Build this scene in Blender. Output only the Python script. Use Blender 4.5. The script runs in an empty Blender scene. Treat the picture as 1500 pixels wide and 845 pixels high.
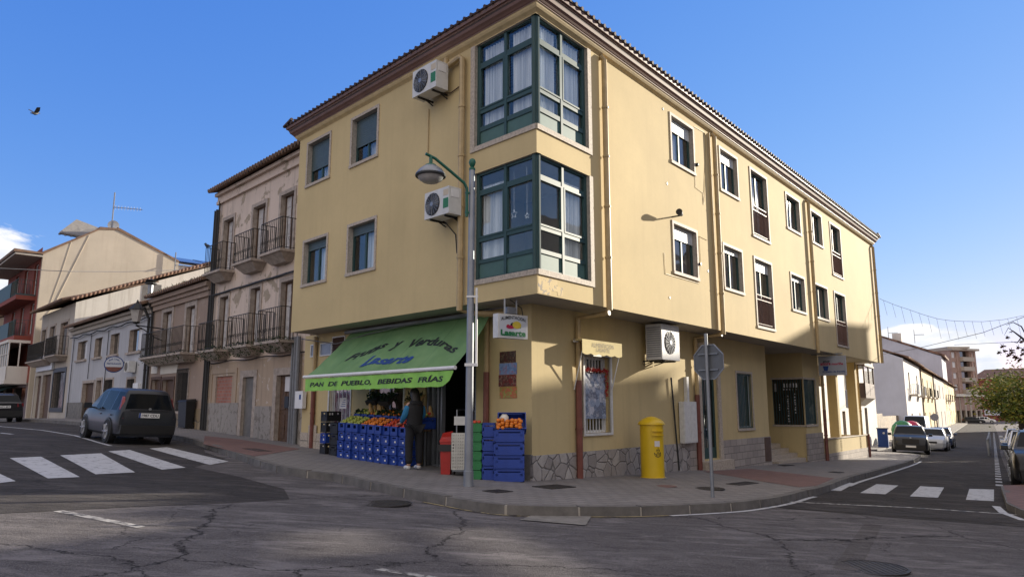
import bpy, bmesh, math, random
from mathutils import Vector, Matrix
random.seed(7)
rad = math.radians
# ------------------------------------------------------------------ measuring: camera of the photograph
F, CX, CY, H = 1060.0, 750.0, 422.5, 1.50
PIT = math.atan(174.5/F)
CAM = Vector((0, 0, H))
def ray(u, v):
    x = (u-CX)/F; y = -(v-CY)/F
    return Vector((x, math.cos(PIT)-y*math.sin(PIT), math.sin(PIT)+y*math.cos(PIT)))
aR, aL, aS = rad(38.841), rad(-43.516), math.atan(702*math.cos(PIT)/F)
def V2(a): return Vector((math.sin(a), math.cos(a), 0))
uR, uL, uS = V2(aR), V2(aL), V2(aS)
nR = Vector((uR.y, -uR.x, 0)); nL = Vector((-uL.y, uL.x, 0)); nS = Vector((uS.y, -uS.x, 0))
K0 = Vector((.456, 12.799, 0)); R00 = Vector((.38, 14.062, 0))
UP = Vector((0, 0, 1))
GX, GY = -.05227, -.00413
LT = [(0, 0), (.2, .2), (.4, .4), (.6, .61), (.8, .755), (1.0, .80), (1.2, .80), (1.5, .70), (2.0, .62), (4, .6), (99, .6)]
def zg(x, y):
    t = GX*(x-.38)+GY*(y-14.062)+.01
    if t <= 0: return 2.0*math.tanh(t/2.0)
    for (a, za), (b, zb) in zip(LT, LT[1:]):
        if t <= b: return za+(zb-za)*(t-a)/(b-a)
    return .6
def G(u, v, dz=0.0):
    d = ray(u, v); z = 0.0; q = CAM
    for i in range(60):
        if d.z > -1e-4: break
        t = (z+dz-H)/d.z; q = CAM+d*t; z = .5*z+.5*zg(q.x, q.y)
    return Vector((q.x, q.y, zg(q.x, q.y)+dz))
class Frame:
    def __init__(s, o, u, n): s.o = Vector((o.x, o.y, 0)); s.u = u.copy(); s.n = n.copy()
    def P(s, a, d, z): return s.o+s.u*a+s.n*d+UP*z
    def px(s, u, v, d=0.0):
        r = ray(u, v); o = s.o+s.n*d
        m = s.n-s.n.dot(s.u)*s.u; m.normalize()
        t = (o-CAM).dot(m)/r.dot(m); q = CAM+r*t
        return ((q-s.o-s.n*d).dot(s.u), q.z)
    def g(s, a, d=0.0):
        p = s.P(a, d, 0); return zg(p.x, p.y)
FR = Frame(K0, uR, nR); FL = Frame(K0, uL, nL)
GR = Frame(R00, uR, nR); GL = Frame(R00, uL, nL)
HO = Frame(R00+nL*(-.35), uL, nL)            # line of the old house fronts on the left street
# ------------------------------------------------------------------ scene helpers
C = bpy.context.scene.collection
ORG = {}
def link(o): C.objects.link(o); return o
def setp(o, label=None, cat=None, group=None, kind=None):
    if label: o['label'] = label
    if cat: o['category'] = cat
    if group: o['group'] = group
    if kind: o['kind'] = kind
    return o
def thing(name, label, cat, loc=(0, 0, 0), group=None):
    o = bpy.data.objects.new(name, None); link(o); o.location = loc; o.empty_display_size = .2
    ORG[o.name] = Vector(loc); return setp(o, label, cat, group)
def sub(o): return o
class MB:
    def __init__(s): s.v = []; s.f = []; s.m = []; s.cm = 0
    def mat(s, i): s.cm = i; return s
    def face(s, pts):
        b = len(s.v); s.v += [Vector(p) for p in pts]; s.f.append(tuple(range(b, b+len(pts)))); s.m.append(s.cm); return s
    def hexa(s, p):   # 8 points: bottom 0-3, top 4-7
        b = len(s.v); s.v += [Vector(q) for q in p]
        for f in ((0, 3, 2, 1), (4, 5, 6, 7), (0, 1, 5, 4), (1, 2, 6, 5), (2, 3, 7, 6), (3, 0, 4, 7)):
            s.f.append(tuple(b+i for i in f)); s.m.append(s.cm)
        return s
    def box(s, fr, a0, a1, d0, d1, z0, z1):
        P = fr.P
        return s.hexa([P(a0, d0, z0), P(a1, d0, z0), P(a1, d1, z0), P(a0, d1, z0), P(a0, d0, z1), P(a1, d0, z1), P(a1, d1, z1), P(a0, d1, z1)])
    def bx(s, c, sz, rz=0, tilt=None):
        c = Vector(c); M = Matrix.Rotation(rz, 3, 'Z')
        if tilt is not None: M = M @ tilt
        h = Vector(sz)/2; q = []
        for z in (-1, 1):
            for x, y in ((-1, -1), (1, -1), (1, 1), (-1, 1)): q.append(c+M @ Vector((x*h.x, y*h.y, z*h.z)))
        return s.hexa(q)
    def tube(s, pts, r, n=8, cap=True):
        pts = [Vector(p) for p in pts]; R = r if isinstance(r, (list, tuple)) else [r]*len(pts)
        b = len(s.v); k = len(pts); X = None
        for i, p in enumerate(pts):
            t = (pts[min(i+1, k-1)]-pts[max(i-1, 0)])
            if t.length < 1e-9: t = Vector((0, 0, 1))
            t.normalize()
            if X is None: X = t.orthogonal().normalized()
            else:
                X = X-t*X.dot(t)
                X = X.normalized() if X.length > 1e-6 else t.orthogonal().normalized()
            Y = t.cross(X)
            for j in range(n):
                a = 2*math.pi*j/n; s.v.append(p+(X*math.cos(a)+Y*math.sin(a))*R[i])
        for i in range(k-1):
            for j in range(n):
                s.f.append((b+i*n+j, b+i*n+(j+1) % n, b+(i+1)*n+(j+1) % n, b+(i+1)*n+j)); s.m.append(s.cm)
        if cap:
            s.f.append(tuple(b+j for j in range(n))[::-1]); s.m.append(s.cm)
            s.f.append(tuple(b+(k-1)*n+j for j in range(n))); s.m.append(s.cm)
        return s
    def lathe(s, c, prof, n=20, ax=None, cap=True):   # prof [(r,h)], ax axis
        c = Vector(c); A = (ax or UP).normalized(); X = A.orthogonal().normalized(); Y = A.cross(X); b = len(s.v); k = len(prof)
        for r, h in prof:
            for j in range(n):
                a = 2*math.pi*j/n; s.v.append(c+A*h+(X*math.cos(a)+Y*math.sin(a))*r)
        for i in range(k-1):
            for j in range(n):
                s.f.append((b+i*n+j, b+i*n+(j+1) % n, b+(i+1)*n+(j+1) % n, b+(i+1)*n+j)); s.m.append(s.cm)
        if cap:
            s.f.append(tuple(b+j for j in range(n))[::-1]); s.m.append(s.cm)
            s.f.append(tuple(b+(k-1)*n+j for j in range(n))); s.m.append(s.cm)
        return s
    def prism(s, pts, off):   # planar polygon extruded by vector off
        off = Vector(off); pts = [Vector(p) for p in pts]; n = len(pts); b = len(s.v)
        s.v += pts+[p+off for p in pts]
        s.f.append(tuple(range(b, b+n))[::-1]); s.f.append(tuple(range(b+n, b+2*n))); s.m += [s.cm]*2
        for i in range(n):
            j = (i+1) % n; s.f.append((b+i, b+j, b+n+j, b+n+i)); s.m.append(s.cm)
        return s
    def bar(s, p, q, w, h=None):   # rectangular bar
        p = Vector(p); q = Vector(q); h = h or w; t = (q-p).normalized()
        X = t.cross(UP); X = X.normalized() if X.length > 1e-4 else Vector((1, 0, 0)); Y = X.cross(t)
        r = []
        for o in (p, q):
            for a, b in ((-1, -1), (1, -1), (1, 1), (-1, 1)): r.append(o+X*a*w/2+Y*b*h/2)
        return s.hexa(r)
    def build(s, name, mats, parent=None, smooth=False, recalc=False, root=None):
        if not isinstance(mats, (list, tuple)): mats = [mats]
        org = Vector((0, 0, 0))
        if parent is not None: org = ORG.get(parent.name, org)
        me = bpy.data.meshes.new(name)
        me.from_pydata([tuple(p-org) for p in s.v], [], s.f)
        for m in mats: me.materials.append(m)
        if len(mats) > 1: me.polygons.foreach_set('material_index', s.m)
        if recalc:
            bm = bmesh.new(); bm.from_mesh(me); bmesh.ops.recalc_face_normals(bm, faces=bm.faces); bm.to_mesh(me); bm.free()
        if smooth:
            me.polygons.foreach_set('use_smooth', [True]*len(me.polygons))
            if smooth is not True: me.set_sharp_from_angle(angle=rad(smooth))
        me.update()
        o = bpy.data.objects.new(name, me); link(o)
        if parent is not None: o.parent = parent; ORG[o.name] = org
        return o
def solo(mb, name, mats, label, cat, group=None, kind=None, loc=None, **k):   # thing made of one mesh, origin at its base
    if loc is not None:
        L = Vector(loc); mb.v = [p-L for p in mb.v]
    o = mb.build(name, mats, None, **k)
    if loc is not None: o.location = loc; ORG[o.name] = Vector(loc)
    return setp(o, label, cat, group, kind)
def copy_tree(o, parent=None):
    c = o.copy(); C.objects.link(c); c.parent = parent
    for ch in list(o.children): copy_tree(ch, c)
    return c
# ------------------------------------------------------------------ materials
def nodes(name):
    m = bpy.data.materials.new(name); m.use_nodes = True; nt = m.node_tree
    b = nt.nodes['Principled BSDF']; return m, nt, b
def N(nt, t, **k):
    n = nt.nodes.new(t)
    for a, v in k.items():
        if a in n.inputs: n.inputs[a].default_value = v
        else: setattr(n, a, v)
    return n
def c4(c): return (c[0], c[1], c[2], 1)
def mixc(nt, fac, a, b, mode='MIX'):
    n = nt.nodes.new('ShaderNodeMix'); n.data_type = 'RGBA'; n.blend_type = mode
    for i, x in ((0, fac), (6, a), (7, b)):
        if hasattr(x, 'links'): nt.links.new(x, n.inputs[i])
        elif i == 0: n.inputs[i].default_value = x
        else: n.inputs[i].default_value = c4(x)
    return n.outputs[2]
def ramp(nt, fac, stops):
    r = nt.nodes.new('ShaderNodeValToRGB'); nt.links.new(fac, r.inputs[0]); e = r.color_ramp.elements
    while len(e) < len(stops): e.new(.5)
    for el, (p, c) in zip(e, stops): el.position = p; el.color = c4(c) if hasattr(c, '__len__') else (c, c, c, 1)
    return r.outputs[0]
def texco(nt, scale=(1, 1, 1), out='Object'):
    t = nt.nodes.new('ShaderNodeTexCoord'); m = nt.nodes.new('ShaderNodeMapping'); nt.links.new(t.outputs[out], m.inputs[0]); m.inputs['Scale'].default_value = scale
    return m.outputs[0]
def noise(nt, co, scale, det=4, rough=.6, dist=0):
    n = N(nt, 'ShaderNodeTexNoise', Scale=scale, Detail=det, Roughness=rough, Distortion=dist); nt.links.new(co, n.inputs['Vector']); return n.outputs['Fac']
def bump(nt, b, h, strength=.3, dist=.02):
    n = N(nt, 'ShaderNodeBump', Strength=strength, Distance=dist); nt.links.new(h, n.inputs['Height']); nt.links.new(n.outputs[0], b.inputs['Normal'])
def plain(name, col, rough=.6, metal=0, var=.12, scale=6, emit=None, bmp=0, coat=0):
    m, nt, b = nodes(name); co = texco(nt); f = noise(nt, co, scale)
    a = tuple(x*(1-var) for x in col); c = tuple(min(1, x*(1+var)) for x in col)
    nt.links.new(ramp(nt, f, [(.3, a), (.7, c)]), b.inputs['Base Color'])
    b.inputs['Roughness'].default_value = rough; b.inputs['Metallic'].default_value = metal
    if coat: b.inputs['Coat Weight'].default_value = coat; b.inputs['Coat Roughness'].default_value = .05
    if bmp: bump(nt, b, noise(nt, co, scale*8), bmp, .01)
    return m
def stucco(name, col, stain=(.2, .17, .12), amt=.35, rough=.85, bm=.15, patch=None, pamt=.5, pscale=.8, base_dirt=None):
    m, nt, b = nodes(name); co = texco(nt)
    big = noise(nt, co, .45, 5, .6); fine = noise(nt, co, 14, 4, .7)
    st = noise(nt, texco(nt, (3.5, 3.5, .18)), 1.2, 6, .65)
    lo = tuple(x*.88 for x in col); hi = tuple(min(1, x*1.08) for x in col)
    c = ramp(nt, big, [(.3, lo), (.7, hi)])
    c = mixc(nt, ramp(nt, st, [(.52, 0), (.78, amt)]), c, stain)
    c = mixc(nt, ramp(nt, fine, [(.3, 0.0), (.8, .12)]), c, tuple(x*.6 for x in col))
    if patch:
        pn = noise(nt, co, pscale, 8, .62, .4)
        pf = ramp(nt, pn, [(pamt, 0), (pamt+.025, 1)])
        pc = ramp(nt, noise(nt, co, 5, 4), [(.3, tuple(x*.75 for x in patch)), (.7, patch)])
        c = mixc(nt, pf, c, pc)
    nt.links.new(c, b.inputs['Base Color']); b.inputs['Roughness'].default_value = rough
    bump(nt, b, noise(nt, co, 30, 3), bm, .01)
    return m
def glassm(name, tint=(.9, .95, .95), refl=.12, dark=None, k=.75):
    m = bpy.data.materials.new(name); m.use_nodes = True; nt = m.node_tree
    for n in list(nt.nodes): nt.nodes.remove(n)
    o = N(nt, 'ShaderNodeOutputMaterial'); mx = N(nt, 'ShaderNodeMixShader'); t = N(nt, 'ShaderNodeBsdfTransparent'); g = N(nt, 'ShaderNodeBsdfGlossy', Roughness=.02)
    t.inputs[0].default_value = c4(tint); g.inputs[0].default_value = (1, 1, 1, 1)
    co = texco(nt); bp = N(nt, 'ShaderNodeBump', Strength=.05, Distance=.05); nt.links.new(noise(nt, co, 1.3, 2), bp.inputs['Height']); nt.links.new(bp.outputs[0], g.inputs['Normal'])
    lw = N(nt, 'ShaderNodeLayerWeight', Blend=.5); pw_ = N(nt, 'ShaderNodeMath', operation='POWER'); nt.links.new(lw.outputs['Facing'], pw_.inputs[0]); pw_.inputs[1].default_value = 4.0
    ma = N(nt, 'ShaderNodeMath', operation='MULTIPLY_ADD'); ma.inputs[1].default_value = k; ma.inputs[2].default_value = refl; ma.use_clamp = True
    nt.links.new(pw_.outputs[0], ma.inputs[0]); nt.links.new(ma.outputs[0], mx.inputs[0])
    a = t
    if dark: a = N(nt, 'ShaderNodeBsdfDiffuse'); a.inputs[0].default_value = c4(dark)
    nt.links.new(a.outputs[0], mx.inputs[1]); nt.links.new(g.outputs[0], mx.inputs[2]); nt.links.new(mx.outputs[0], o.inputs[0]); return m
def asphalt(name, a, b_, cr=1.0, rough=1.0):
    m, nt, b = nodes(name); co = texco(nt)
    big = noise(nt, co, .35, 6, .65, .5); agg = noise(nt, co, 70, 2, .8); mid = noise(nt, co, 3.0, 6, .7); wr = noise(nt, texco(nt, (.6, 1.6, 1)), 1.3, 8, .72, .6)
    c = ramp(nt, big, [(.35, a), (.65, b_)])
    c = mixc(nt, ramp(nt, mid, [(.38, 0), (.68, .55)]), c, tuple(x*.55 for x in a))
    c = mixc(nt, ramp(nt, wr, [(.50, 0), (.62, .75*rough)]), c, tuple(min(1, x*1.55) for x in b_)); c = mixc(nt, ramp(nt, noise(nt, texco(nt, (.35, 2.2, 1)), 3.2, 7, .75), [(.50, 0), (.66, .7)]), c, tuple(x*.42 for x in a))
    c = mixc(nt, ramp(nt, agg, [(.48, 0), (.72, .45)]), c, tuple(min(1, x*2.6) for x in b_))
    for sc_, r0, r1, am in ((22, .10, .22, .8), (9, .045, .10, .85)):      # worn-out stones and small potholes
        pits = N(nt, 'ShaderNodeTexVoronoi', Scale=sc_); nt.links.new(texco(nt, (.55, 1.2, 1)), pits.inputs[0])
        k = N(nt, 'ShaderNodeMath', operation='MULTIPLY'); nt.links.new(ramp(nt, pits.outputs['Distance'], [(r0, am), (r1, 0)]), k.inputs[0]); nt.links.new(ramp(nt, noise(nt, co, .8, 4), [(.42, .15), (.6, 1)]), k.inputs[1])
        c = mixc(nt, k.outputs[0], c, tuple(x*.28 for x in a))
    wn = N(nt, 'ShaderNodeTexNoise', Scale=.9, Detail=7, Roughness=.72); nt.links.new(co, wn.inputs['Vector'])
    vm = N(nt, 'ShaderNodeVectorMath', operation='MULTIPLY_ADD'); nt.links.new(wn.outputs['Color'], vm.inputs[0]); vm.inputs[1].default_value = (1.0, 1.0, 0); nt.links.new(co, vm.inputs[2])
    for sc_, w0, w1, lo, hi in ((.23, .0012, .0045, .36, .46), (.7, .001, .008, .52, .62)):
        vo = N(nt, 'ShaderNodeTexVoronoi', feature='DISTANCE_TO_EDGE', Scale=sc_); nt.links.new(vm.outputs[0], vo.inputs[0]); mk = noise(nt, co, .45 if sc_ < .5 else .33, 3)
        cf = N(nt, 'ShaderNodeMath', operation='MULTIPLY'); nt.links.new(ramp(nt, vo.outputs[0], [(w0, 1), (w1, 0)]), cf.inputs[0]); nt.links.new(ramp(nt, mk, [(lo, 0), (hi, cr)]), cf.inputs[1])
        c = mixc(nt, cf.outputs[0], c, (.008, .008, .009))
    nt.links.new(c, b.inputs['Base Color']); b.inputs['Roughness'].default_value = .9; b.inputs['Specular IOR Level'].default_value = .12
    bump(nt, b, agg, .9, .02); return m
def brickm(name, c1, c2, mortar, w, h, off=.5, ms=.012, rough=.8, rot=0, bm=.3, vert=None):
    m, nt, b = nodes(name); t = nt.nodes.new('ShaderNodeTexCoord'); mp = nt.nodes.new('ShaderNodeMapping'); nt.links.new(t.outputs['Object'], mp.inputs[0]); mp.inputs['Rotation'].default_value = (0, 0, rot)
    if vert is not None:      # courses on an upright wall: along the wall and up
        d = N(nt, 'ShaderNodeVectorMath', operation='DOT_PRODUCT'); nt.links.new(t.outputs['Object'], d.inputs[0]); d.inputs[1].default_value = tuple(vert)
        sp = N(nt, 'ShaderNodeSeparateXYZ'); nt.links.new(t.outputs['Object'], sp.inputs[0]); cb = N(nt, 'ShaderNodeCombineXYZ'); nt.links.new(d.outputs['Value'], cb.inputs[0]); nt.links.new(sp.outputs[2], cb.inputs[1]); nt.links.new(cb.outputs[0], mp.inputs[0])
    br = N(nt, 'ShaderNodeTexBrick', Scale=1, offset=off); br.inputs['Brick Width'].default_value = w; br.inputs['Row Height'].default_value = h; br.inputs['Mortar Size'].default_value = ms
    br.inputs['Color1'].default_value = c4(c1); br.inputs['Color2'].default_value = c4(c2); br.inputs['Mortar'].default_value = c4(mortar)
    nt.links.new(mp.outputs[0], br.inputs[0])
    co = texco(nt); c = mixc(nt, ramp(nt, noise(nt, co, 1.1, 6, .7), [(.4, 0), (.75, .5)]), br.outputs[0], tuple(x*.45 for x in c1))
    c = mixc(nt, ramp(nt, noise(nt, co, 25, 3, .7), [(.4, 0), (.8, .3)]), c, tuple(x*.6 for x in c1))
    nt.links.new(c, b.inputs['Base Color']); b.inputs['Roughness'].default_value = rough
    bump(nt, b, br.outputs['Fac'], -bm, .01); return m
def crazy(name, scale=2.6, cols=None):
    m, nt, b = nodes(name); co = texco(nt)
    wn = N(nt, 'ShaderNodeTexNoise', Scale=2.2, Detail=2); nt.links.new(co, wn.inputs['Vector'])
    vm = N(nt, 'ShaderNodeVectorMath', operation='MULTIPLY_ADD'); nt.links.new(wn.outputs['Color'], vm.inputs[0]); vm.inputs[1].default_value = (.14, .14, .14); nt.links.new(co, vm.inputs[2])
    vo = N(nt, 'ShaderNodeTexVoronoi', feature='DISTANCE_TO_EDGE', Scale=scale); nt.links.new(vm.outputs[0], vo.inputs[0])
    vc = N(nt, 'ShaderNodeTexVoronoi', feature='F1', Scale=scale); nt.links.new(vm.outputs[0], vc.inputs[0])
    sx = N(nt, 'ShaderNodeSeparateColor'); nt.links.new(vc.outputs['Color'], sx.inputs[0])
    cols = cols or [(0, (.26, .235, .22)), (.5, (.34, .31, .29)), (1, (.44, .41, .38))]
    c = ramp(nt, sx.outputs[0], cols)
    c = mixc(nt, ramp(nt, noise(nt, co, 9, 5, .7), [(.4, 0), (.8, .45)]), c, (.13, .115, .10))
    c = mixc(nt, ramp(nt, vo.outputs[0], [(.012, 1), (.034, 0)]), c, (.12, .11, .10))
    nt.links.new(c, b.inputs['Base Color']); b.inputs['Roughness'].default_value = .7
    bump(nt, b, ramp(nt, vo.outputs[0], [(.01, 0), (.06, 1)]), .8, .02); return m
def paintm(name, col, thr=.62):
    m, nt, b = nodes(name); co = texco(nt)
    f = ramp(nt, noise(nt, co, 7, 8, .75, .3), [(thr-.06, 0), (thr+.04, 1)])
    c = mixc(nt, f, mixc(nt, noise(nt, co, 30, 3), col, tuple(x*.75 for x in col)), (.055, .05, .05)); nt.links.new(c, b.inputs['Base Color'])
    b.inputs['Roughness'].default_value = .7; return m
def tilem(name, c1, c2, u):  # roof tiles: wavy rows, u direction along the eave
    m, nt, b = nodes(name); co = texco(nt)
    dp = N(nt, 'ShaderNodeVectorMath', operation='DOT_PRODUCT'); nt.links.new(co, dp.inputs[0]); dp.inputs[1].default_value = u
    mt = N(nt, 'ShaderNodeMath', operation='MULTIPLY'); nt.links.new(dp.outputs['Value'], mt.inputs[0]); mt.inputs[1].default_value = 2*math.pi/.22
    sn = N(nt, 'ShaderNodeMath', operation='SINE'); nt.links.new(mt.outputs[0], sn.inputs[0])
    c = ramp(nt, noise(nt, co, 2.5, 6, .7), [(.3, c1), (.7, c2)])
    mr = N(nt, 'ShaderNodeMath', operation='MULTIPLY_ADD'); nt.links.new(sn.outputs[0], mr.inputs[0]); mr.inputs[1].default_value = .5; mr.inputs[2].default_value = .5
    c = mixc(nt, ramp(nt, mr.outputs[0], [(.0, .7), (.5, 0)]), c, tuple(x*.25 for x in c1))
    nt.links.new(c, b.inputs['Base Color']); b.inputs['Roughness'].default_value = .85; bump(nt, b, mr.outputs[0], .8, .06); return m
M = {}
M['yellow'] = stucco('yellow_render', (.590, .465, .240), (.38, .29, .155), .2, bm=.03)
M['yellow2'] = stucco('yellow_render_ground', (.555, .44, .225), (.32, .25, .14), .3, bm=.04)
M['peel'] = stucco('peeling_render', (.66, .52, .28), (.42, .33, .18), .25, patch=(.40, .35, .28), pamt=.52, pscale=7)
M['soffit'] = stucco('soffit_paint', (.36, .33, .28), (.2, .2, .17), .3)
M['corn_brown'] = plain('cornice_brown', (.175, .095, .072), .55, var=.15, scale=2)
M['corn_line'] = plain('cornice_line', (.46, .34, .27), .6)
M['corn_yellow'] = plain('cornice_cream', (.58, .45, .24), .7)
M['corn_dark'] = plain('cornice_dark_brown', (.06, .035, .03), .7)  # dark brown of the cornice groove, top edge and tile ends
M['tile'] = tilem('old_roof_tile', (.13, .085, .06), (.28, .17, .11), tuple(uL))
M['tileR'] = tilem('roof_tile', (.16, .09, .065), (.30, .17, .11), tuple(uR))
M['stone'] = plain('trim_stone', (.43, .37, .30), .7, var=.28, scale=22, bmp=.1)
M['reveal'] = plain('reveal_stone', (.40, .36, .31), .75, var=.22, scale=22)
M['green'] = plain('green_aluminium', (.022, .062, .062), .55, var=.1)
M['greenlit'] = plain('green_aluminium_panel', (.06, .13, .115), .6, var=.08)
M['shutter'] = plain('grey_green_shutter', (.06, .09, .095), .5)
M['shutterw'] = plain('pale_shutter', (.55, .57, .55), .5)
M['glass'] = glassm('window_glass', (.95, .97, .97), .05, k=.5)
M['glassd'] = glassm('dark_glass', refl=.16, dark=(.012, .014, .016))
M['carglass'] = glassm('car_glass', refl=.015, dark=(.008, .010, .013), k=.35)
def curtain_m():
    m, nt, b = nodes('curtain_cloth'); co = texco(nt, (1, 1, .02))
    c = ramp(nt, noise(nt, co, 16, 3, .6), [(.3, (.42, .44, .47)), (.65, (.85, .86, .88))]); nt.links.new(c, b.inputs['Base Color']); b.inputs['Roughness'].default_value = .9
    return m
M['curtain'] = curtain_m()
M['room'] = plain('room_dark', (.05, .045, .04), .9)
M['white'] = plain('white_paint', (.72, .72, .72), .5, var=.06)
M['whitemetal'] = plain('white_metal', (.62, .62, .60), .4, var=.12, scale=10)
M['ac'] = plain('ac_casing', (.60, .60, .58), .45, var=.1, scale=5)
M['black'] = plain('black_plastic', (.012, .012, .013), .5)
M['iron'] = plain('black_iron', (.018, .017, .017), .55, .3)
M['cable'] = plain('cable_black', (.02, .02, .02), .6)
M['pipe_y'] = plain('yellow_pipe', (.42, .31, .155), .5, var=.15)
M['pipe_r'] = plain('red_brown_pipe', (.17, .055, .04), .5, var=.2)
M['pipe_b'] = plain('brown_pipe', (.09, .05, .035), .5, var=.2)
M['pipe_g'] = plain('grey_pipe', (.20, .21, .23), .5, .3)
M['galv'] = plain('galvanised_grey', (.25, .265, .29), .42, .5, var=.15, scale=3)
M['lampgreen'] = plain('lamp_green', (.008, .11, .065), .4)
M['awning'] = None
M['crazy'] = crazy('crazy_paving_plinth', 3.5)
M['crazy2'] = brickm('stone_plinth', (.42, .37, .33), (.30, .265, .24), (.15, .13, .12), .42, .2, ms=.01, vert=uR)
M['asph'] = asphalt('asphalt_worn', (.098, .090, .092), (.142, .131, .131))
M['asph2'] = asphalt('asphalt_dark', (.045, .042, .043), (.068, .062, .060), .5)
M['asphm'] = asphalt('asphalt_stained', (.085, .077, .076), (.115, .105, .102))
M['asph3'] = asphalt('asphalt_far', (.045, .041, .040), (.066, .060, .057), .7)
M['pave'] = brickm('pavement_tiles', (.235, .215, .20), (.19, .175, .165), (.10, .09, .085), .3, .2, rot=-aR, ms=.012)
M['pavered'] = brickm('red_pavement_tiles', (.21, .115, .095), (.17, .09, .075), (.10, .07, .06), .2, .2, rot=-aR, ms=.012, off=0)
M['kerb'] = plain('kerb_stone', (.125, .115, .105), .8, var=.3, scale=4, bmp=.3)
M['mortar'] = plain('kerb_mortar', (.34, .31, .27), .9, var=.2)
M['gutter'] = plain('gutter_concrete', (.20, .185, .165), .8, var=.25, scale=5, bmp=.3)
M['paint'] = paintm('road_paint', (.52, .52, .53), .60)
M['paintw'] = paintm('road_paint_worn', (.45, .43, .40), .52)
M['painty'] = paintm('kerb_line_yellow', (.42, .34, .17), .55)
M['cover'] = plain('iron_cover', (.045, .04, .038), .55, .4, var=.4, scale=25, bmp=.6)
M['oldwall'] = stucco('old_render', (.66, .54, .45), (.26, .21, .16), .65, patch=(.42, .34, .25), pamt=.55, pscale=1.1)
M['oldlow'] = stucco('old_render_lower', (.42, .32, .23), (.18, .14, .11), .7, patch=(.55, .47, .40), pamt=.60, pscale=2.6)
M['oldplinth'] = stucco('old_plinth', (.32, .29, .26), (.10, .10, .08), .7, patch=(.24, .21, .18), pamt=.55, pscale=6)
M['brownwall'] = stucco('brown_render', (.33, .245, .19), (.16, .12, .10), .5, patch=(.42, .33, .26), pamt=.62, pscale=1.6)
M['whitewall'] = stucco('white_render', (.46, .46, .475), (.20, .19, .17), .45)
M['creamwall'] = stucco('cream_render', (.46, .41, .35), (.2, .17, .13), .4)
M['party'] = stucco('party_wall', (.54, .47, .37), (.36, .28, .20), .4)
M['party2'] = stucco('party_wall_white', (.70, .66, .58), (.25, .2, .14), .5)
M['redwall'] = stucco('red_render', (.25, .062, .042), (.12, .04, .03), .3)
M['frame_old'] = plain('old_surround', (.38, .32, .27), .85, var=.25, scale=6)
M['wood'] = plain('weathered_wood', (.10, .055, .03), .7, var=.35, scale=12)
M['woodgrey'] = plain('grey_door', (.15, .14, .13), .7, var=.2, scale=4)
M['shutold'] = plain('pale_old_shutter', (.50, .48, .47), .8, var=.15, scale=5)
M['brick'] = brickm('infill_brick', (.36, .13, .085), (.44, .20, .14), (.30, .24, .20), .25, .12, vert=uL)
M['weeds'] = plain('weed_green', (.03, .05, .015), .8, var=.5, scale=20)
M['lilac'] = stucco('shaded_white_wall', (.55, .55, .60), (.38, .36, .36), .25)  # shaded copy of the white walls: cool shade put into the colour
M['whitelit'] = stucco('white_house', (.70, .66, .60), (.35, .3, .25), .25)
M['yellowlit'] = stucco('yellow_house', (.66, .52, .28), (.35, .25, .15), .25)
M['brickred'] = brickm('apartment_brick', (.40, .25, .20), (.46, .31, .25), (.4, .3, .25), .5, .15, ms=.02, vert=(1, 0, 0))
M['fieldstone'] = crazy('field_stone', 2.2, [(0, (.20, .15, .09)), (1, (.38, .29, .18))])
M['bluepl'] = plain('blue_crate_plastic', (.012, .045, .27), .45, var=.12)
M['greenpl'] = plain('green_crate_plastic', (.02, .17, .05), .45)
M['blackpl'] = plain('black_crate_plastic', (.015, .015, .017), .5)
M['whitepl'] = plain('white_crate_plastic', (.62, .60, .55), .5)
M['orange'] = plain('orange_peel', (.72, .21, .02), .5, var=.12, scale=3)
M['orangered'] = plain('tomato_red', (.55, .06, .02), .35, scale=3)
M['apple'] = plain('green_apple', (.34, .38, .06), .35, var=.25, scale=3)
M['squash'] = plain('squash_tan', (.42, .26, .10), .5)
M['leafdark'] = plain('dark_leaf', (.02, .045, .02), .6, var=.5, scale=15)
M['paper'] = plain('paper_white', (.62, .60, .60), .7, var=.06)
M['mailyellow'] = plain('post_yellow', (.66, .44, .012), .38, var=.06, scale=2)
M['redbin'] = plain('red_plastic', (.36, .02, .015), .4)
M['skin'] = plain('skin', (.45, .27, .19), .6)
M['vest'] = plain('black_vest', (.012, .012, .014), .8, bmp=.2, scale=20)
M['bluecloth'] = plain('blue_sleeve', (.02, .16, .32), .8, bmp=.2, scale=20)
M['trousers'] = plain('black_trousers', (.010, .010, .012), .85)
M['hair'] = plain('dark_hair', (.012, .008, .006), .5, scale=30, var=.5)
M['shoe'] = plain('white_trainer', (.6, .6, .6), .6)
M['tyre'] = plain('tyre_rubber', (.015, .015, .015), .8)
M['rim'] = plain('alloy_rim', (.45, .46, .48), .3, .8)
M['redlamp'] = plain('tail_lamp', (.20, .006, .01), .3, coat=.2)
M['lamp'] = plain('head_lamp', (.6, .62, .65), .15, coat=.8)
M['diffuser'] = plain('lamp_diffuser', (.42, .40, .38), .4)
M['solar'] = plain('solar_cell', (.03, .045, .12), .2)
M['bark'] = plain('tree_bark', (.07, .05, .04), .9, var=.3, scale=20, bmp=.5)
def leafm(name, cols):
    m, nt, b = nodes(name); oi = nt.nodes.new('ShaderNodeNewGeometry')
    c = ramp(nt, oi.outputs['Random Per Island'], [(i/(len(cols)-1), k) for i, k in enumerate(cols)]); nt.links.new(c, b.inputs['Base Color']); b.inputs['Roughness'].default_value = .6
    b.inputs['Specular IOR Level'].default_value = .15; b.inputs['Roughness'].default_value = .9; return m
M['leaf'] = leafm('autumn_leaf', [(.05, .08, .015), (.15, .17, .03), (.09, .12, .02), (.32, .25, .04), (.06, .09, .02), (.14, .15, .03)])
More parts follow.
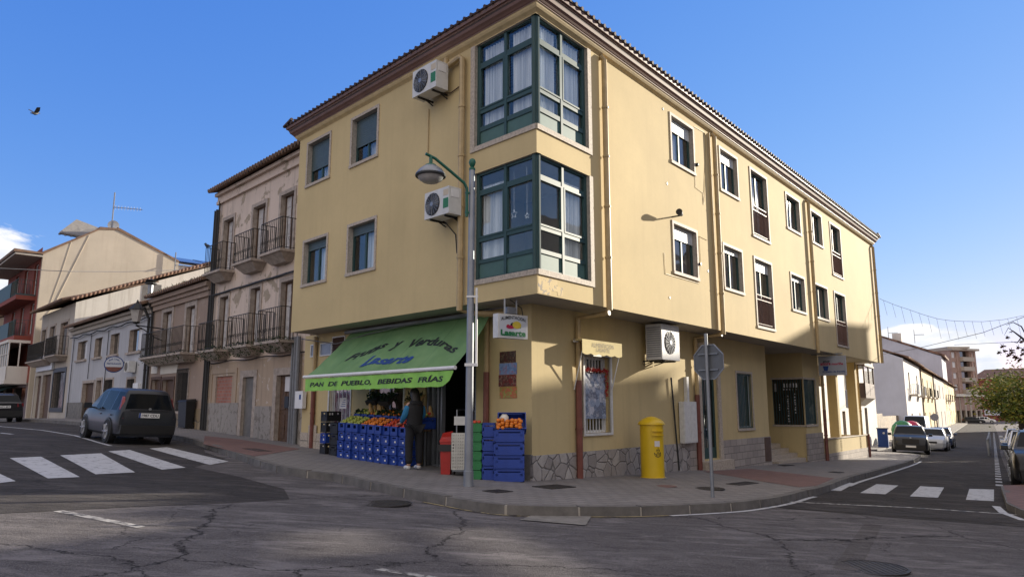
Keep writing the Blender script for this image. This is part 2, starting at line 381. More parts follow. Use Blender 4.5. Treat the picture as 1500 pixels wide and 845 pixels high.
M['leafred'] = leafm('dry_leaf', [(.05, .02, .015), (.09, .04, .02), (.03, .02, .015)])
M['txtblack'] = plain('lettering_black', (.015, .018, .015), .6)
M['txtblue'] = plain('lettering_blue', (.01, .05, .22), .6)
M['txtgreen'] = plain('lettering_green', (.01, .16, .05), .6)
M['txtred'] = plain('lettering_red', (.40, .01, .06), .6)
M['txtgrey'] = plain('lettering_grey', (.14, .11, .06), .7)
M['ylwpaint'] = plain('yellow_paint', (.65, .50, .05), .5)
M['sign'] = plain('sign_face', (.52, .55, .60), .35, var=.04)
M['signback'] = plain('sign_back_grey', (.13, .14, .155), .55, .2, var=.1)
M['wiregrey'] = plain('wire_grey', (.14, .14, .15), .6)
M['signdark'] = plain('sign_face_grey', (.36, .38, .42), .4, var=.08)
def carpaint(name, col, metal=.6):
    m = plain(name, col, .35, metal*.25, var=.04, coat=.3); m.node_tree.nodes['Principled BSDF'].inputs['Specular IOR Level'].default_value = .3; return m
M['car_grey'] = carpaint('car_paint_grey', (.022, .025, .032), .3); M['car_grey'].node_tree.nodes['Principled BSDF'].inputs['Coat Weight'].default_value = .1; M['car_black'] = carpaint('car_paint_black', (.010, .011, .014), .3)
M['car_silver'] = carpaint('car_paint_silver', (.50, .52, .55)); M['car_white'] = carpaint('car_paint_white', (.7, .7, .7), 0); M['car_blue'] = carpaint('car_paint_dark_blue', (.03, .045, .09))
def poster_m(name, cols, sc=9):
    m, nt, b = nodes(name); co = texco(nt); vo = N(nt, 'ShaderNodeTexVoronoi', Scale=sc); nt.links.new(co, vo.inputs[0])
    wn = noise(nt, co, sc*1.6, 5, .7, 1.5); s = N(nt, 'ShaderNodeSeparateColor'); nt.links.new(vo.outputs['Color'], s.inputs[0])
    ad = N(nt, 'ShaderNodeMath', operation='MULTIPLY_ADD'); nt.links.new(s.outputs[0], ad.inputs[0]); ad.inputs[1].default_value = .55; nt.links.new(wn, ad.inputs[2])
    sb = N(nt, 'ShaderNodeMath', operation='SUBTRACT'); nt.links.new(ad.outputs[0], sb.inputs[0]); sb.inputs[1].default_value = .28
    c = ramp(nt, sb.outputs[0], [(i/(len(cols)-1), k) for i, k in enumerate(cols)]); nt.links.new(c, b.inputs['Base Color']); b.inputs['Roughness'].default_value = .4; return m
M['poster1'] = poster_m('poster_purple', [(.03, .02, .03), (.30, .12, .18), (.10, .05, .09), (.45, .38, .42), (.08, .05, .08)])
M['poster2'] = poster_m('poster_snow', [(.05, .07, .12), (.35, .42, .55), (.08, .10, .16), (.6, .62, .68), (.12, .12, .16)], 8)
M['poster3'] = poster_m('poster_food', [(.03, .02, .02), (.4, .02, .02), (.05, .03, .02), (.5, .25, .15), (.15, .1, .05)], 14)
def awning_m():
    m, nt, b = nodes('awning_cloth'); co = texco(nt)
    d = N(nt, 'ShaderNodeVectorMath', operation='DOT_PRODUCT'); nt.links.new(co, d.inputs[0]); d.inputs[1].default_value = tuple(uL)
    f = noise(nt, co, 1.6, 5, .6)
    c = ramp(nt, f, [(.3, (.15, .30, .12)), (.7, (.23, .40, .17))])
    fr = N(nt, 'ShaderNodeMath', operation='PINGPONG'); nt.links.new(d.outputs['Value'], fr.inputs[0]); fr.inputs[1].default_value = .6
    c = mixc(nt, ramp(nt, fr.outputs[0], [(.0, .35), (.02, 0)]), c, (.05, .12, .05))
    nt.links.new(c, b.inputs['Base Color']); b.inputs['Roughness'].default_value = .75
    tr = N(nt, 'ShaderNodeBsdfTranslucent'); nt.links.new(c, tr.inputs[0]); mx = N(nt, 'ShaderNodeMixShader'); mx.inputs[0].default_value = .25
    o = nt.nodes['Material Output']; nt.links.new(b.outputs[0], mx.inputs[1]); nt.links.new(tr.outputs[0], mx.inputs[2]); nt.links.new(mx.outputs[0], o.inputs[0]); return m
M['awning'] = awning_m()
M['valance'] = plain('valance_cloth', (.26, .55, .10), .75, var=.12, scale=3)
M['awn_cream'] = stucco('small_awning_cloth', (.60, .50, .24), (.3, .2, .1), .3)
# ------------------------------------------------------------------ lettering
def text_geo(txt, bold=0.0, shear=0.0, spacing=1.0):
    cu = bpy.data.curves.new('t', 'FONT'); cu.body = txt; cu.align_x = 'CENTER'; cu.size = 1; cu.shear = shear; cu.offset = bold; cu.space_character = spacing; cu.resolution_u = 3
    ob = bpy.data.objects.new('t', cu); link(ob); dg = bpy.context.evaluated_depsgraph_get(); me = ob.evaluated_get(dg).to_mesh()
    v = [p.co.copy() for p in me.vertices]; f = [tuple(p.vertices) for p in me.polygons]
    ob.evaluated_get(dg).to_mesh_clear(); bpy.data.objects.remove(ob); bpy.data.curves.remove(cu)
    x0 = min(p.x for p in v); x1 = max(p.x for p in v); y0 = min(p.y for p in v); y1 = max(p.y for p in v)
    return [((p.x-x0)/(x1-x0)-.5, (p.y-y0)/(y1-y0)) for p in v], f
def add_text(mb, txt, org, X, Y, w, h, arc=0, nrm=None, off=.004, **k):   # org = centre of the baseline
    v, f = text_geo(txt, **k); b = len(mb.v); n = (nrm or X.cross(Y)).normalized()
    for x, y in v:
        yy = y*h+arc*(1-(2*x)**2); mb.v.append(org+X*(x*w)+Y*yy+n*off)
    for q in f: mb.f.append(tuple(b+i for i in q)); mb.m.append(mb.cm)
# ------------------------------------------------------------------ ground sheets
def axis(fine0, fine1, step, far):
    a = []; x = fine0
    while x <= fine1+1e-6: a.append(x); x += step
    s = step; x = fine1
    while x < far: s *= 1.35; x += s; a.append(x)
    s = step; x = fine0
    while x > -far: s *= 1.35; x -= s; a.insert(0, x)
    return a
XS = axis(-60, 60, 1.0, 3000); YS = axis(-20, 110, 1.0, 3000)
def terrain():
    mb = MB(); n = len(YS)
    mb.v = [Vector((x, y, zg(x, y))) for x in XS for y in YS]
    for i in range(len(XS)-1):
        for j in range(n-1):
            a = i*n+j; mb.f += [(a, a+n, a+n+1), (a, a+n+1, a+1)]; mb.m += [0, 0]
    return mb.build('road', [M['asph']])
def sheet(name, poly, dz, mat, side=0.0, label=None, kind='structure', cat=None):
    bm = bmesh.new(); vs = [bm.verts.new((p[0], p[1], 0)) for p in poly]; f = bm.faces.new(vs)
    if f.normal.z < 0 or True:
        bm.normal_update()
        if f.normal.z < 0: f.normal_flip()
    x0 = min(p[0] for p in poly); x1 = max(p[0] for p in poly); y0 = min(p[1] for p in poly); y1 = max(p[1] for p in poly)
    for x in [q for q in XS if x0 < q < x1]:
        bmesh.ops.bisect_plane(bm, geom=bm.verts[:]+bm.edges[:]+bm.faces[:], plane_co=(x, 0, 0), plane_no=(1, 0, 0))
    for y in [q for q in YS if y0 < q < y1]:
        bmesh.ops.bisect_plane(bm, geom=bm.verts[:]+bm.edges[:]+bm.faces[:], plane_co=(0, y, 0), plane_no=(0, 1, 0))
    bmesh.ops.triangulate(bm, faces=bm.faces[:])
    if side:
        be = [e for e in bm.edges if len(e.link_faces) == 1]
        for v in bm.verts: v.co.z = zg(v.co.x, v.co.y)+dz
        r = bmesh.ops.extrude_edge_only(bm, edges=be)
        for g in r['geom']:
            if isinstance(g, bmesh.types.BMVert): g.co.z -= side
    else:
        for v in bm.verts: v.co.z = zg(v.co.x, v.co.y)+dz
    me = bpy.data.meshes.new(name); bm.to_mesh(me); bm.free(); me.materials.append(mat)
    o = bpy.data.objects.new(name, me); link(o); return setp(o, label, cat, None, kind)
def gp(u, v, dz=0.0): q = G(u, v, dz); return (q.x, q.y)
terrain()['kind'] = 'structure'
def smooth(pts, k=4):
    out = []
    for i in range(len(pts)-1):
        p0 = pts[max(i-1, 0)]; p1 = pts[i]; p2 = pts[i+1]; p3 = pts[min(i+2, len(pts)-1)]
        for j in range(k):
            t = j/k; out.append(tuple(.5*((2*p1[a])+(-p0[a]+p2[a])*t+(2*p0[a]-5*p1[a]+4*p2[a]-p3[a])*t*t+(-p0[a]+3*p1[a]-3*p2[a]+p3[a])*t**3) for a in (0, 1)))
    out.append(tuple(pts[-1])); return out
KB = [(-60.5, 75.5), (-40.2, 54.1), (-26.4, 39.6), (-17.5, 30.2), (-13.3, 25.9), (-9.35, 21.6), (-6.6, 17.6)]+[gp(u, v, .13) for u, v in
      [(420, 683), (500, 694), (580, 711), (660, 726), (730, 737), (800, 740), (860, 740.5), (925, 740.5), (988, 738.5), (1061, 735), (1097, 731.5), (1142, 724.5), (1170, 717.5), (1196, 712.5), (1238, 698)]]
PN = [(11.6, 23.9), (17.2, 32.2), (20.9, 38.2), (21.6, 39.8), (21.1, 41.0), (19.4, 41.6)]
KB = smooth(KB+PN, 3)
# pavement in front of the yellow block and the old houses
back = [(19.4, 41.6), (10.0, 43.0), (-6, 52), (-60.4, 92)]
pav = KB+[back[1], back[2], back[3]]
pv = sheet('pavement', pav, .13, M['pave'], .25)
def offset_line(pl, d):
    out = []
    for i, p in enumerate(pl):
        a = pl[max(i-1, 0)]; b = pl[min(i+1, len(pl)-1)]; t = Vector((b[0]-a[0], b[1]-a[1])); t.normalize(); out.append((p[0]+t.y*d, p[1]-t.x*d))
    return out
def kerb(pl, name='kerb', w=.16, h=.135, L=1.0):
    # resample, one stone per metre with pale mortar joints
    mb = MB(); pts = [Vector((p[0], p[1])) for p in pl]; cum = [0]
    for a, b in zip(pts, pts[1:]): cum.append(cum[-1]+(b-a).length)
    def at(s):
        s = max(0, min(cum[-1]-1e-6, s))
        for i in range(len(pts)-1):
            if cum[i+1] >= s:
                t = (s-cum[i])/max(1e-9, cum[i+1]-cum[i]); return pts[i].lerp(pts[i+1], t), (pts[i+1]-pts[i]).normalized()
    n = int(cum[-1]/L)
    for i in range(n):
        for (a, b, m, hh, ww) in ((i*L+.02, (i+1)*L-.02, 0, h+random.uniform(-.004, .006), w), ((i+1)*L-.02, (i+1)*L+.02, 1, h-.012, w-.012)):
            mb.mat(m); sub_n = 3 if m == 0 else 1
            for k in range(sub_n):
                s0 = a+(b-a)*k/sub_n; s1 = a+(b-a)*(k+1)/sub_n
                p, t = at(s0); q, t2 = at(s1); nn = Vector((t.y, -t.x)); n2 = Vector((t2.y, -t2.x)); r = []
                for z0 in (-.1, hh):
                    for c, no, o in ((p, nn, ww), (q, n2, ww), (q, n2, 0), (p, nn, 0)):
                        e = c+no*(o-.02); sl = .012 if (z0 > 0 and o > 0) else 0
                        e = e-no*sl; r.append(Vector((e.x, e.y, zg(e.x, e.y)+z0)))
                mb.hexa(r)
    o = mb.build(name, [M['kerb'], M['mortar']], recalc=True); o['kind'] = 'structure'; return o
kerb(KB)
# dark re-laid asphalt areas
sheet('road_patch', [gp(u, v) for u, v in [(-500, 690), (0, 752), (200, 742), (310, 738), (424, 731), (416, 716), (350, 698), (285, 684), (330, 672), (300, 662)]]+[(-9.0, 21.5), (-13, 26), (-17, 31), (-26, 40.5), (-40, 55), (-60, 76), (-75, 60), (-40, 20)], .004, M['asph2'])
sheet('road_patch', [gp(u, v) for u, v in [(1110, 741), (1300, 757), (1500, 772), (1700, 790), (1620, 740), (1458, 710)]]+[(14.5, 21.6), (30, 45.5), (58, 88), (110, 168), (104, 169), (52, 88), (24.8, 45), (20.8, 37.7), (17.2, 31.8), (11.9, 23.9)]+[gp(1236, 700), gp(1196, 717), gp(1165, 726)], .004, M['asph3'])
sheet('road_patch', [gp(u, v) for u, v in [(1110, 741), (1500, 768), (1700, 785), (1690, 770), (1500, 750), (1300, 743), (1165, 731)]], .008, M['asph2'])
# seams, stains and trowelled strips
def strip(name, pl, w, dz, mat, **k):
    a = offset_line(pl, w/2); b = offset_line(pl, -w/2)
    return sheet(name, a+b[::-1], dz, mat, **k)
strip('road_marking', [gp(u, v) for u, v in [(1130, 734), (1230, 739), (1340, 744), (1500, 755)]], .12, .012, M['paintw'])
strip('tar_strip', [gp(u, v) for u, v in [(1279, 768), (1270, 782), (1262, 795), (1252, 812), (1238, 834)]], .24, .004, M['asphm'])
# crosswalks
for q in [[(14, 671), (70, 701), (117, 699), (60, 669)], [(88, 667), (140, 695), (198, 692), (148, 664)], [(158, 661), (237, 688), (272, 685), (190, 659)], [(219, 657), (307, 681), (335, 676), (245, 655)], [(-95, 680), (-40, 712), (23, 705), (-40, 676)],
          [(1207, 718), (1232, 719), (1252, 708), (1237, 706)], [(1260, 722), (1297, 724), (1316, 711), (1284, 709)], [(1333, 727), (1374, 729), (1383, 714), (1348, 712)], [(1415, 732), (1456, 734), (1456, 717), (1420, 716)]]:
    sheet('crosswalk_stripe', [gp(*p) for p in q], .009, M['paint'])
strip('lane_line', [gp(u, v) for u, v in [(-60, 617), (0, 624.5), (60, 630), (110, 638), (140, 647), (162, 653)]], .10, .009, M['paint'])
strip('lane_line', [gp(0, 634), gp(18, 636)], .14, .009, M['paint'])
strip('lane_line', [gp(85, 748), gp(208, 772)], .12, .004, M['paintw'])
strip('lane_line', [gp(552, 833), gp(660, 850)], .09, .004, M['paintw'])
def kl(d): return offset_line(KB, d)
ka = kl(.20); i0 = min(range(len(ka)), key=lambda i: (ka[i][0]+.2)**2+(ka[i][1]-10.4)**2); i1 = min(range(len(ka)), key=lambda i: (ka[i][0]-2.3)**2+(ka[i][1]-11.2)**2); i2 = min(range(len(ka)), key=lambda i: (ka[i][0]-6.2)**2+(ka[i][1]-15.6)**2)
strip('kerb_line', kl(.19)[i0-4:i1+1], .05, .009, M['painty'])
strip('kerb_line', kl(.22)[i1:i2], .09, .009, M['paint'])
i3 = min(range(len(ka)), key=lambda i: (ka[i][0]-8.0)**2+(ka[i][1]-18)**2); i4 = min(range(len(ka)), key=lambda i: (ka[i][0]-20.5)**2+(ka[i][1]-37)**2)
strip('kerb_line', kl(.3)[i3:i4], .10, .012, M['paint'])
# dashes along the parking lane on the right
d0, d1 = G(1458.5, 712), G(1454.5, 634); dv = Vector((d1.x-d0.x, d1.y-d0.y, 0)); dl = dv.length; dv.normalize(); dn = Vector((dv.y, -dv.x, 0))
i = 0
while i*1.7 < dl:
    p = Vector((d0.x, d0.y, 0))+dv*(i*1.7); i += 1
    sheet('lane_dash', [tuple((p+dn*x+dv*y)[:2]) for x, y in ((0, 0), (.17, 0), (.17, .75), (0, .75))], .02, M['paint'])
# gutter slabs and covers by the kerb
sheet('gutter_slab', [gp(u, v) for u, v in [(762, 762), (858, 770), (866, 757), (790, 751)]], .012, M['gutter'])
sheet('gutter_grate', [gp(u, v) for u, v in [(716, 750), (757, 756), (775, 751), (735, 746)]], .009, M['cover'])
def cover_round(c, r, label, dz=.0):
    mb = MB(); z = zg(*c)+dz; cc = Vector((c[0], c[1], z))
    mb.lathe(cc, [(r, .002), (r, .014), (r*.93, .016), (r*.93, .010), (.01, .012)], 28)
    for k in range(-5, 6):
        h_ = math.sqrt(max(.01, (r*.88)**2-(k*r*.16)**2)); mb.bar(cc+Vector((k*r*.16, -h_, .012)), cc+Vector((k*r*.16, h_, .012)), .022, .006)
    return solo(mb, 'manhole_cover', M['cover'], label, 'manhole cover', loc=cc)
cover_round(gp(566, 738), .36, 'round iron manhole cover in the road near the kerb bend')
cover_round(gp(1277, 832), .36, 'round worn manhole cover in the road at the lower right')
cover_round(gp(1040, 716, .13), .28, 'round rusty cover in the pavement behind the stop sign pole', .13)
def plate(u, v, w, d, rz, label, name='drain_cover'):
    c = G(u, v, .13); mb = MB(); X = V2(rz); Y = Vector((-X.y, X.x, 0))
    def q(a, b): e = c+X*a+Y*b; e.z = zg(e.x, e.y)+.13; return e
    for a in (-w/2, w/2-.03): mb.hexa([q(x, y)+UP*z for z in (.001, .012) for x, y in ((a, -d/2), (a+.03, -d/2), (a+.03, d/2), (a, d/2))])
    for b in (-d/2, d/2-.03): mb.hexa([q(x, y)+UP*z for z in (.001, .0125) for x, y in ((-w/2+.03, b), (w/2-.03, b), (w/2-.03, b+.03), (-w/2+.03, b+.03))])
    k = max(3, int(d/.06))
    for i in range(k):
        b = -d/2+.03+(d-.06)*(i+.1)/k; mb.hexa([q(x, y)+UP*z for z in (.0, .008) for x, y in ((-w/2+.03, b), (w/2-.03, b), (w/2-.03, b+.03), (-w/2+.03, b+.03))])
    return solo(mb, name, M['cover'], label, 'ground cover', loc=c)
plate(812, 713, .75, .42, aR, 'square iron drain grating in front of the crazy paved plinth')
plate(729, 719.5, .42, .3, aR, 'small grey utility plate in the pavement near the blue crates')
plate(1088, 708, 1.1, .3, aR, 'long dark service plate on the pavement right of the stop pole')
plate(1152, 681.5, .9, .25, aR, 'dark floor plate before the entrance steps')
plate(1225, 691.5, .5, .3, aR, 'small dark plate near the kerb by the arcade')
plate(376, 659, .9, .35, aL, 'iron plate on the red tiles in front of the old house')
mbp = MB(); cc = G(975, 712, .13); mbp.lathe(cc, [(.22, .001), (.2, .008), (.01, .009)], 20)
solo(mbp, 'water_cover', M['pavered'], 'small round reddish cover near the kerb left of stop pole', 'ground cover', loc=cc)
# red tile areas on the pavement
sheet('red_tiles', [gp(u, v, .136) for u, v in [(1030, 690), (1100, 686), (1222, 700), (1196, 711), (1170, 713), (1120, 705)]], .136, M['pavered'])
sheet('red_tiles', [gp(u, v, .136) for u, v in [(298, 650), (372, 668), (440, 657), (350, 643), (300, 638)]], .136, M['pavered'])
# ================================================================== buildings: common pieces
def wall(mb, fr, s0, s1, z0, z1, holes=(), depth=.12, mw=0, mr=1, d=0.0, skip=''):
    ss = sorted({s0, s1, *[h[0] for h in holes], *[h[1] for h in holes]}); zz = sorted({z0, z1, *[h[2] for h in holes], *[h[3] for h in holes]})
    ss = [x for x in ss if s0 <= x <= s1]; zz = [x for x in zz if z0 <= x <= z1]; mb.mat(mw)
    for a, b in zip(ss, ss[1:]):
        for c, e in zip(zz, zz[1:]):
            m = ((a+b)/2, (c+e)/2)
            if any(h[0] < m[0] < h[1] and h[2] < m[1] < h[3] for h in holes): continue
            mb.face([fr.P(a, d, c), fr.P(b, d, c), fr.P(b, d, e), fr.P(a, d, e)])
    mb.mat(mr)
    for h in holes:
        a, b, c, e = h[:4]; D = d-depth
        mb.face([fr.P(a, d, c), fr.P(a, D, c), fr.P(a, D, e), fr.P(a, d, e)]) if a > s0 else None
        mb.face([fr.P(b, d, c), fr.P(b, D, c), fr.P(b, D, e), fr.P(b, d, e)])
        mb.face([fr.P(a, d, c), fr.P(b, d, c), fr.P(b, D, c), fr.P(a, D, c)])
        mb.face([fr.P(a, d, e), fr.P(b, d, e), fr.P(b, D, e), fr.P(a, D, e)])
    mb.mat(0)
def trim(mb, fr, a, b, c, e, w=.09, p=.025, d=0.0, top=True, bot=True):
    mb.box(fr, a-w, a, d-.01, d+p, c, e); mb.box(fr, b, b+w, d-.01, d+p, c, e)
    if top: mb.box(fr, a-w, b+w, d-.01, d+p, e, e+w)
    if bot: mb.box(fr, a-w-.01, b+w+.01, d-.01, d+p+.015, c-w, c)
def curtain(fr, a, b, c, e, d, amp=.02, n=26, seed=0):
    mb = MB(); R = random.Random(seed); pr = None; ph = R.uniform(0, 6)
    pts = []
    for i in range(n*2+1):
        s = a+(b-a)*i/(n*2); pts.append((s, d+amp*math.sin(i*1.15+ph)+R.uniform(-.006, .006)))
    for (s, q), (s2, q2) in zip(pts, pts[1:]): mb.face([fr.P(s, q, c), fr.P(s2, q2, c), fr.P(s2, q2, e), fr.P(s, q, e)])
    return mb
def window(par, fr, a, b, c, e, depth=.14, shut=.3, shutm='shutter', cur=(.3, 1), d=0.0, tr=True, fm='green', mull=True, glass='glass', seed=0, trm='stone', tw=.075):
    D = d-depth; w = .055
    f = MB(); f.box(fr, a, a+w, D-.02, D+.03, c, e).box(fr, b-w, b, D-.02, D+.03, c, e).box(fr, a+w, b-w, D-.02, D+.03, c, c+w).box(fr, a+w, b-w, D-.02, D+.03, e-w, e)
    if mull: m = (a+b)/2; f.box(fr, m-.03, m+.03, D-.018, D+.028, c+w, e-w)
    wo = f.build('window', M[fm], par)
    g = MB(); g.box(fr, a+w*.6, b-w*.6, D, D+.006, c+w*.6, e-w*.6); g.build('pane', M[glass], wo)
    if tr: t = MB(); trim(t, fr, a, b, c, e, tw, d=d); t.build('stone_trim', M[trm], wo)
    if shut:
        s = MB(); zz = e-w*.2; zb = e-(e-c)*shut; k = max(2, int((zz-zb)/.055))
        for i in range(k): z1 = zz-(zz-zb)*i/k; z0 = zz-(zz-zb)*(i+1)/k; s.box(fr, a+.02, b-.02, D+.032, D+.045, z0+.004, z1)
        s.box(fr, a+.02, b-.02, D+.028, D+.036, zb, zz); s.build('roller_shutter', M[shutm], wo)
    if cur:
        curtain(fr, a+(b-a)*cur[0], a+(b-a)*cur[1]-.02, c+.04, e-.05, D-.12, seed=seed, n=10).build('curtain', M['curtain'], wo, smooth=True)
    return wo
def railing(par, fr, a, b, z0, z1, d, mat='iron', step=.11, r=.009, name='railing', sides=0.0, z1m=None, mb=None, rail=.025, curl=False):
    m = mb or MB()
    def run(p, q):
        L = (q-p).length; k = max(1, int(L/step))
        m.bar(p+UP*z1, q+UP*z1, rail, rail*.8); m.bar(p+UP*(z0+.06), q+UP*(z0+.06), rail*.8, rail*.6)
        for i in range(k+1):
            x = p.lerp(q, i/k); m.bar(x+UP*z0, x+UP*z1, r*2)
            if curl and i < k:
                y = p.lerp(q, (i+.5)/k)
                m.tube([y+UP*(z0+.35)+(q-p).normalized()*.03*math.cos(t*math.pi/4)+UP*.05*math.sin(t*math.pi/4) for t in range(9)], .005, 4)
    if sides:
        run(fr.P(a, d-sides, 0), fr.P(a, d, 0)); run(fr.P(b, d-sides, 0), fr.P(b, d, 0))
    run(fr.P(a, d, 0), fr.P(b, d, 0))
    return m if mb else m.build(name, M[mat], par)
def pipe(par, pts, r, mat, name='drainpipe', n=8, coll=True):
    m = MB(); m.tube(pts, r, n)
    if coll:
        for p, q in zip(pts, pts[1:]):
            p = Vector(p); q = Vector(q); L = (q-p).length
            if L > 1.2:
                for i in range(1, int(L/1.3)+1): x = p.lerp(q, i/(int(L/1.3)+1)); dd = (q-p).normalized(); m.tube([x-dd*.02, x+dd*.02], r*1.22, n)
    return m.build(name, M[mat] if isinstance(mat, str) else mat, par, smooth=40)
# ================================================================== the yellow corner block
YB = thing('yellow_building', 'three storey yellow corner building with green corner bay windows above the greengrocer', 'building', tuple(R00))
SL, SRr = 9.4, 26.1
ZW = 8.98
def srow(v0, v1, lst): return [(FR.px(x0, v0)[0], FR.px(x1, v1)[0]) for x0, x1 in lst]
T = .075
wR = []
def addw(u0, v0, u1, v1, z0, z1, k):
    a = FR.px(u0, v0)[0]+T; b = FR.px(u1, v1)[0]-T; wR.append((a, b, z0+T, z1-T, k))
addw(981, 200, 1017.4, 240, 7.45, 8.78, 'w'); addw(1053, 240, 1081.3, 270, 7.45, 8.78, 'w'); addw(1151, 310, 1172.5, 330, 7.45, 8.76, 'w'); addw(1187.5, 330, 1204.8, 350, 7.45, 8.76, 'w')
addw(984.8, 360, 1022.7, 390, 4.66, 5.99, 'w'); addw(1058.6, 380, 1089, 410, 4.66, 5.99, 'w'); addw(1158, 420, 1180, 440, 4.66, 5.99, 'w'); addw(1194, 440, 1213.8, 455, 4.66, 5.99, 'w')
addw(1099.2, 290, 1126.5, 330, FR.px(1126.5, 358)[1], 8.78, 'f'); addw(1216.5, 360, 1233.9, 390, FR.px(1233.9, 410)[1], 8.76, 'f')
addw(1105.5, 420, 1134.2, 460, FR.px(1134.2, 486)[1], 5.99, 'f'); addw(1223, 460, 1241.5, 490, FR.px(1241.5, 510.3)[1], 5.99, 'f')
wL = []
for u0, u1, v0, v1, z0, z1 in [(449.5, 484.5, 240, 240, 7.46, 8.78), (514, 555.5, 210, 190, 7.46, 8.8), (443.5, 480.5, 380, 370, 4.68, 5.98), (508.5, 552, 360, 350, 4.68, 6.0)]:
    b = FL.px(u0, v0)[0]-T; a = FL.px(u1, v1)[0]+T; wL.append((a, b, z0+T, z1-T))
BAY = [(1.76, 6.72, 8.94), (1.76, 3.97, 6.16)]
mb = MB()
wall(mb, FR, 0, SRr, 3.518, ZW, [w[:4] for w in wR]+[(0, s, a, b) for s, a, b in BAY])
wall(mb, FL, 0, SL, 3.518, ZW, wL+[(0, s, a, b) for s, a, b in BAY])
E1 = Frame(K0+uR*SRr, -nR, uR); E2 = Frame(K0+uL*SL, -nL, uL)
q0, q1, q2, q3 = K0, K0+uR*SRr, K0+uR*SRr+uL*9.4, K0+uL*SL
for a, b in ((q1, q2), (q2, q3)): mb.mat(0).face([a+UP*3.518, b+UP*3.518, b+UP*ZW, a+UP*ZW])
mb.build('upper_wall', [M['yellow'], M['reveal']], YB)
mb = MB(); mb.face([q+UP*3.518 for q in (q0, q3, q2, q1)]); mb.build('soffit', M['soffit'], YB)
# floor slabs inside keep the storeys apart
mb = MB()
for z in (6.30, 3.75): mb.face([q+UP*z for q in (K0+(uR+uL)*.3, K0+uR*26+uL*.3, K0+uR*26+uL*9, K0+uR*.3+uL*9)])
for z0_, z1_ in ((3.75, 6.28), (6.32, 8.95)):
    mb.face([K0+uR*2.6+uL*.15+UP*z0_, K0+uR*2.6+uL*2.6+UP*z0_, K0+uR*2.6+uL*2.6+UP*z1_, K0+uR*2.6+uL*.15+UP*z1_]); mb.face([K0+uR*.15+uL*2.6+UP*z0_, K0+uR*2.6+uL*2.6+UP*z0_, K0+uR*2.6+uL*2.6+UP*z1_, K0+uR*.15+uL*2.6+UP*z1_])
    mb.face([K0+uR*2.6+uL*.8+UP*z0_, K0+uR*26+uL*.8+UP*z0_, K0+uR*26+uL*.8+UP*z1_, K0+uR*2.6+uL*.8+UP*z1_])
mb.build('inner_wall', M['party2'], YB)
# cornice swept round the four sides with mitred corners
prof = [(0, ZW-.02), (.03, 8.985), (.075, 9.015), (.105, 9.055), (.12, 9.09), (.135, 9.09), (.135, 9.112), (.15, 9.118), (.175, 9.15), (.215, 9.185), (.235, 9.235), (.245, 9.27), (.262, 9.272), (.262, 9.298), (.30, 9.305), (.31, 9.37), (.335, 9.385), (.335, 9.40), (0, 9.42)]
pm = [2, 2, 2, 2, 1, 0, 0, 0, 0, 0, 3, 1, 0, 0, 0, 3, 3, 3]
def miter(na, nb, d):
    # point offset so that dot with both normals is d
    det = na.x*nb.y-na.y*nb.x; return Vector(((d*nb.y-d*na.y)/det, (na.x*d-nb.x*d)/det, 0))
cor = [(q0, nL, nR), (q1, nR, uR), (q2, uR, uL), (q3, uL, nL)]
mb = MB()
for i in range(4):
    A, B = cor[i], cor[(i+1) % 4]
    for (d0, z0), (d1, z1), m in zip(prof, prof[1:], pm):
        mb.mat(m).face([A[0]+miter(A[1], A[2], d0)+UP*z0, B[0]+miter(B[1], B[2], d0)+UP*z0, B[0]+miter(B[1], B[2], d1)+UP*z1, A[0]+miter(A[1], A[2], d1)+UP*z1])
mb.build('cornice', [M['corn_brown'], M['corn_line'], M['corn_yellow'], M['corn_dark']], YB, recalc=True)
# hipped tile roof with the round tile ends along the eaves
apex = [K0+uR*5+uL*4.7+UP*11.0, K0+uR*21.5+uL*4.7+UP*11.0]
ev = [c[0]+miter(c[1], c[2], .34)+UP*9.41 for c in cor]
mb = MB(); mb.face([ev[0], ev[1], apex[1], apex[0]]); mb.face([ev[1], ev[2], apex[1]]); mb.face([ev[2], ev[3], apex[0], apex[1]]); mb.face([ev[3], ev[0], apex[0]])
roof = mb.build('roof', M['tileR'], YB)
mb = MB()
for A, B, nn in ((ev[0], ev[1], nR), (ev[0], ev[3], nL), (ev[3], ev[2], uL), (ev[1], ev[2], uR)):
    L = (B-A).length; k = int(L/.21)
    for i in range(k+1):
        p = A.lerp(B, i/k); t = (B-A).normalized()
        mb.tube([p+nn*.02-UP*.012, p-nn*.45+UP*.085], [.042, .05], 6)
mb.build('eave_tile', M['corn_dark'], roof, smooth=50)
for i, w in enumerate(wR):
    a, b, c, e, k = w
    sh = [.28, .25, 0, 0, .28, .13, .14, 0, 0, 0, .16, .0][i]
    wo = window(YB, FR, a, b, c, e, .13, sh, 'shutterw' if True else 'shutter', cur=(0.0, .5) if i % 3 else (.05, .6), seed=i)
    if k == 'f':
        m = MB(); zt = c+.95; railing(wo, FR, a+.01, b-.01, c+.02, zt, -.02, step=.085, r=.008, mb=m); m.bar(FR.P(a, -.02, zt-.14), FR.P(b, -.02, zt-.14), .03, .02); m.build('railing', M['stone'] if False else M['corn_brown'], wo)
for i, w in enumerate(wL):
    window(YB, FL, *w, .15, [.66, .62, .2, .2][i], 'shutter', cur=(.25, .62), seed=20+i)
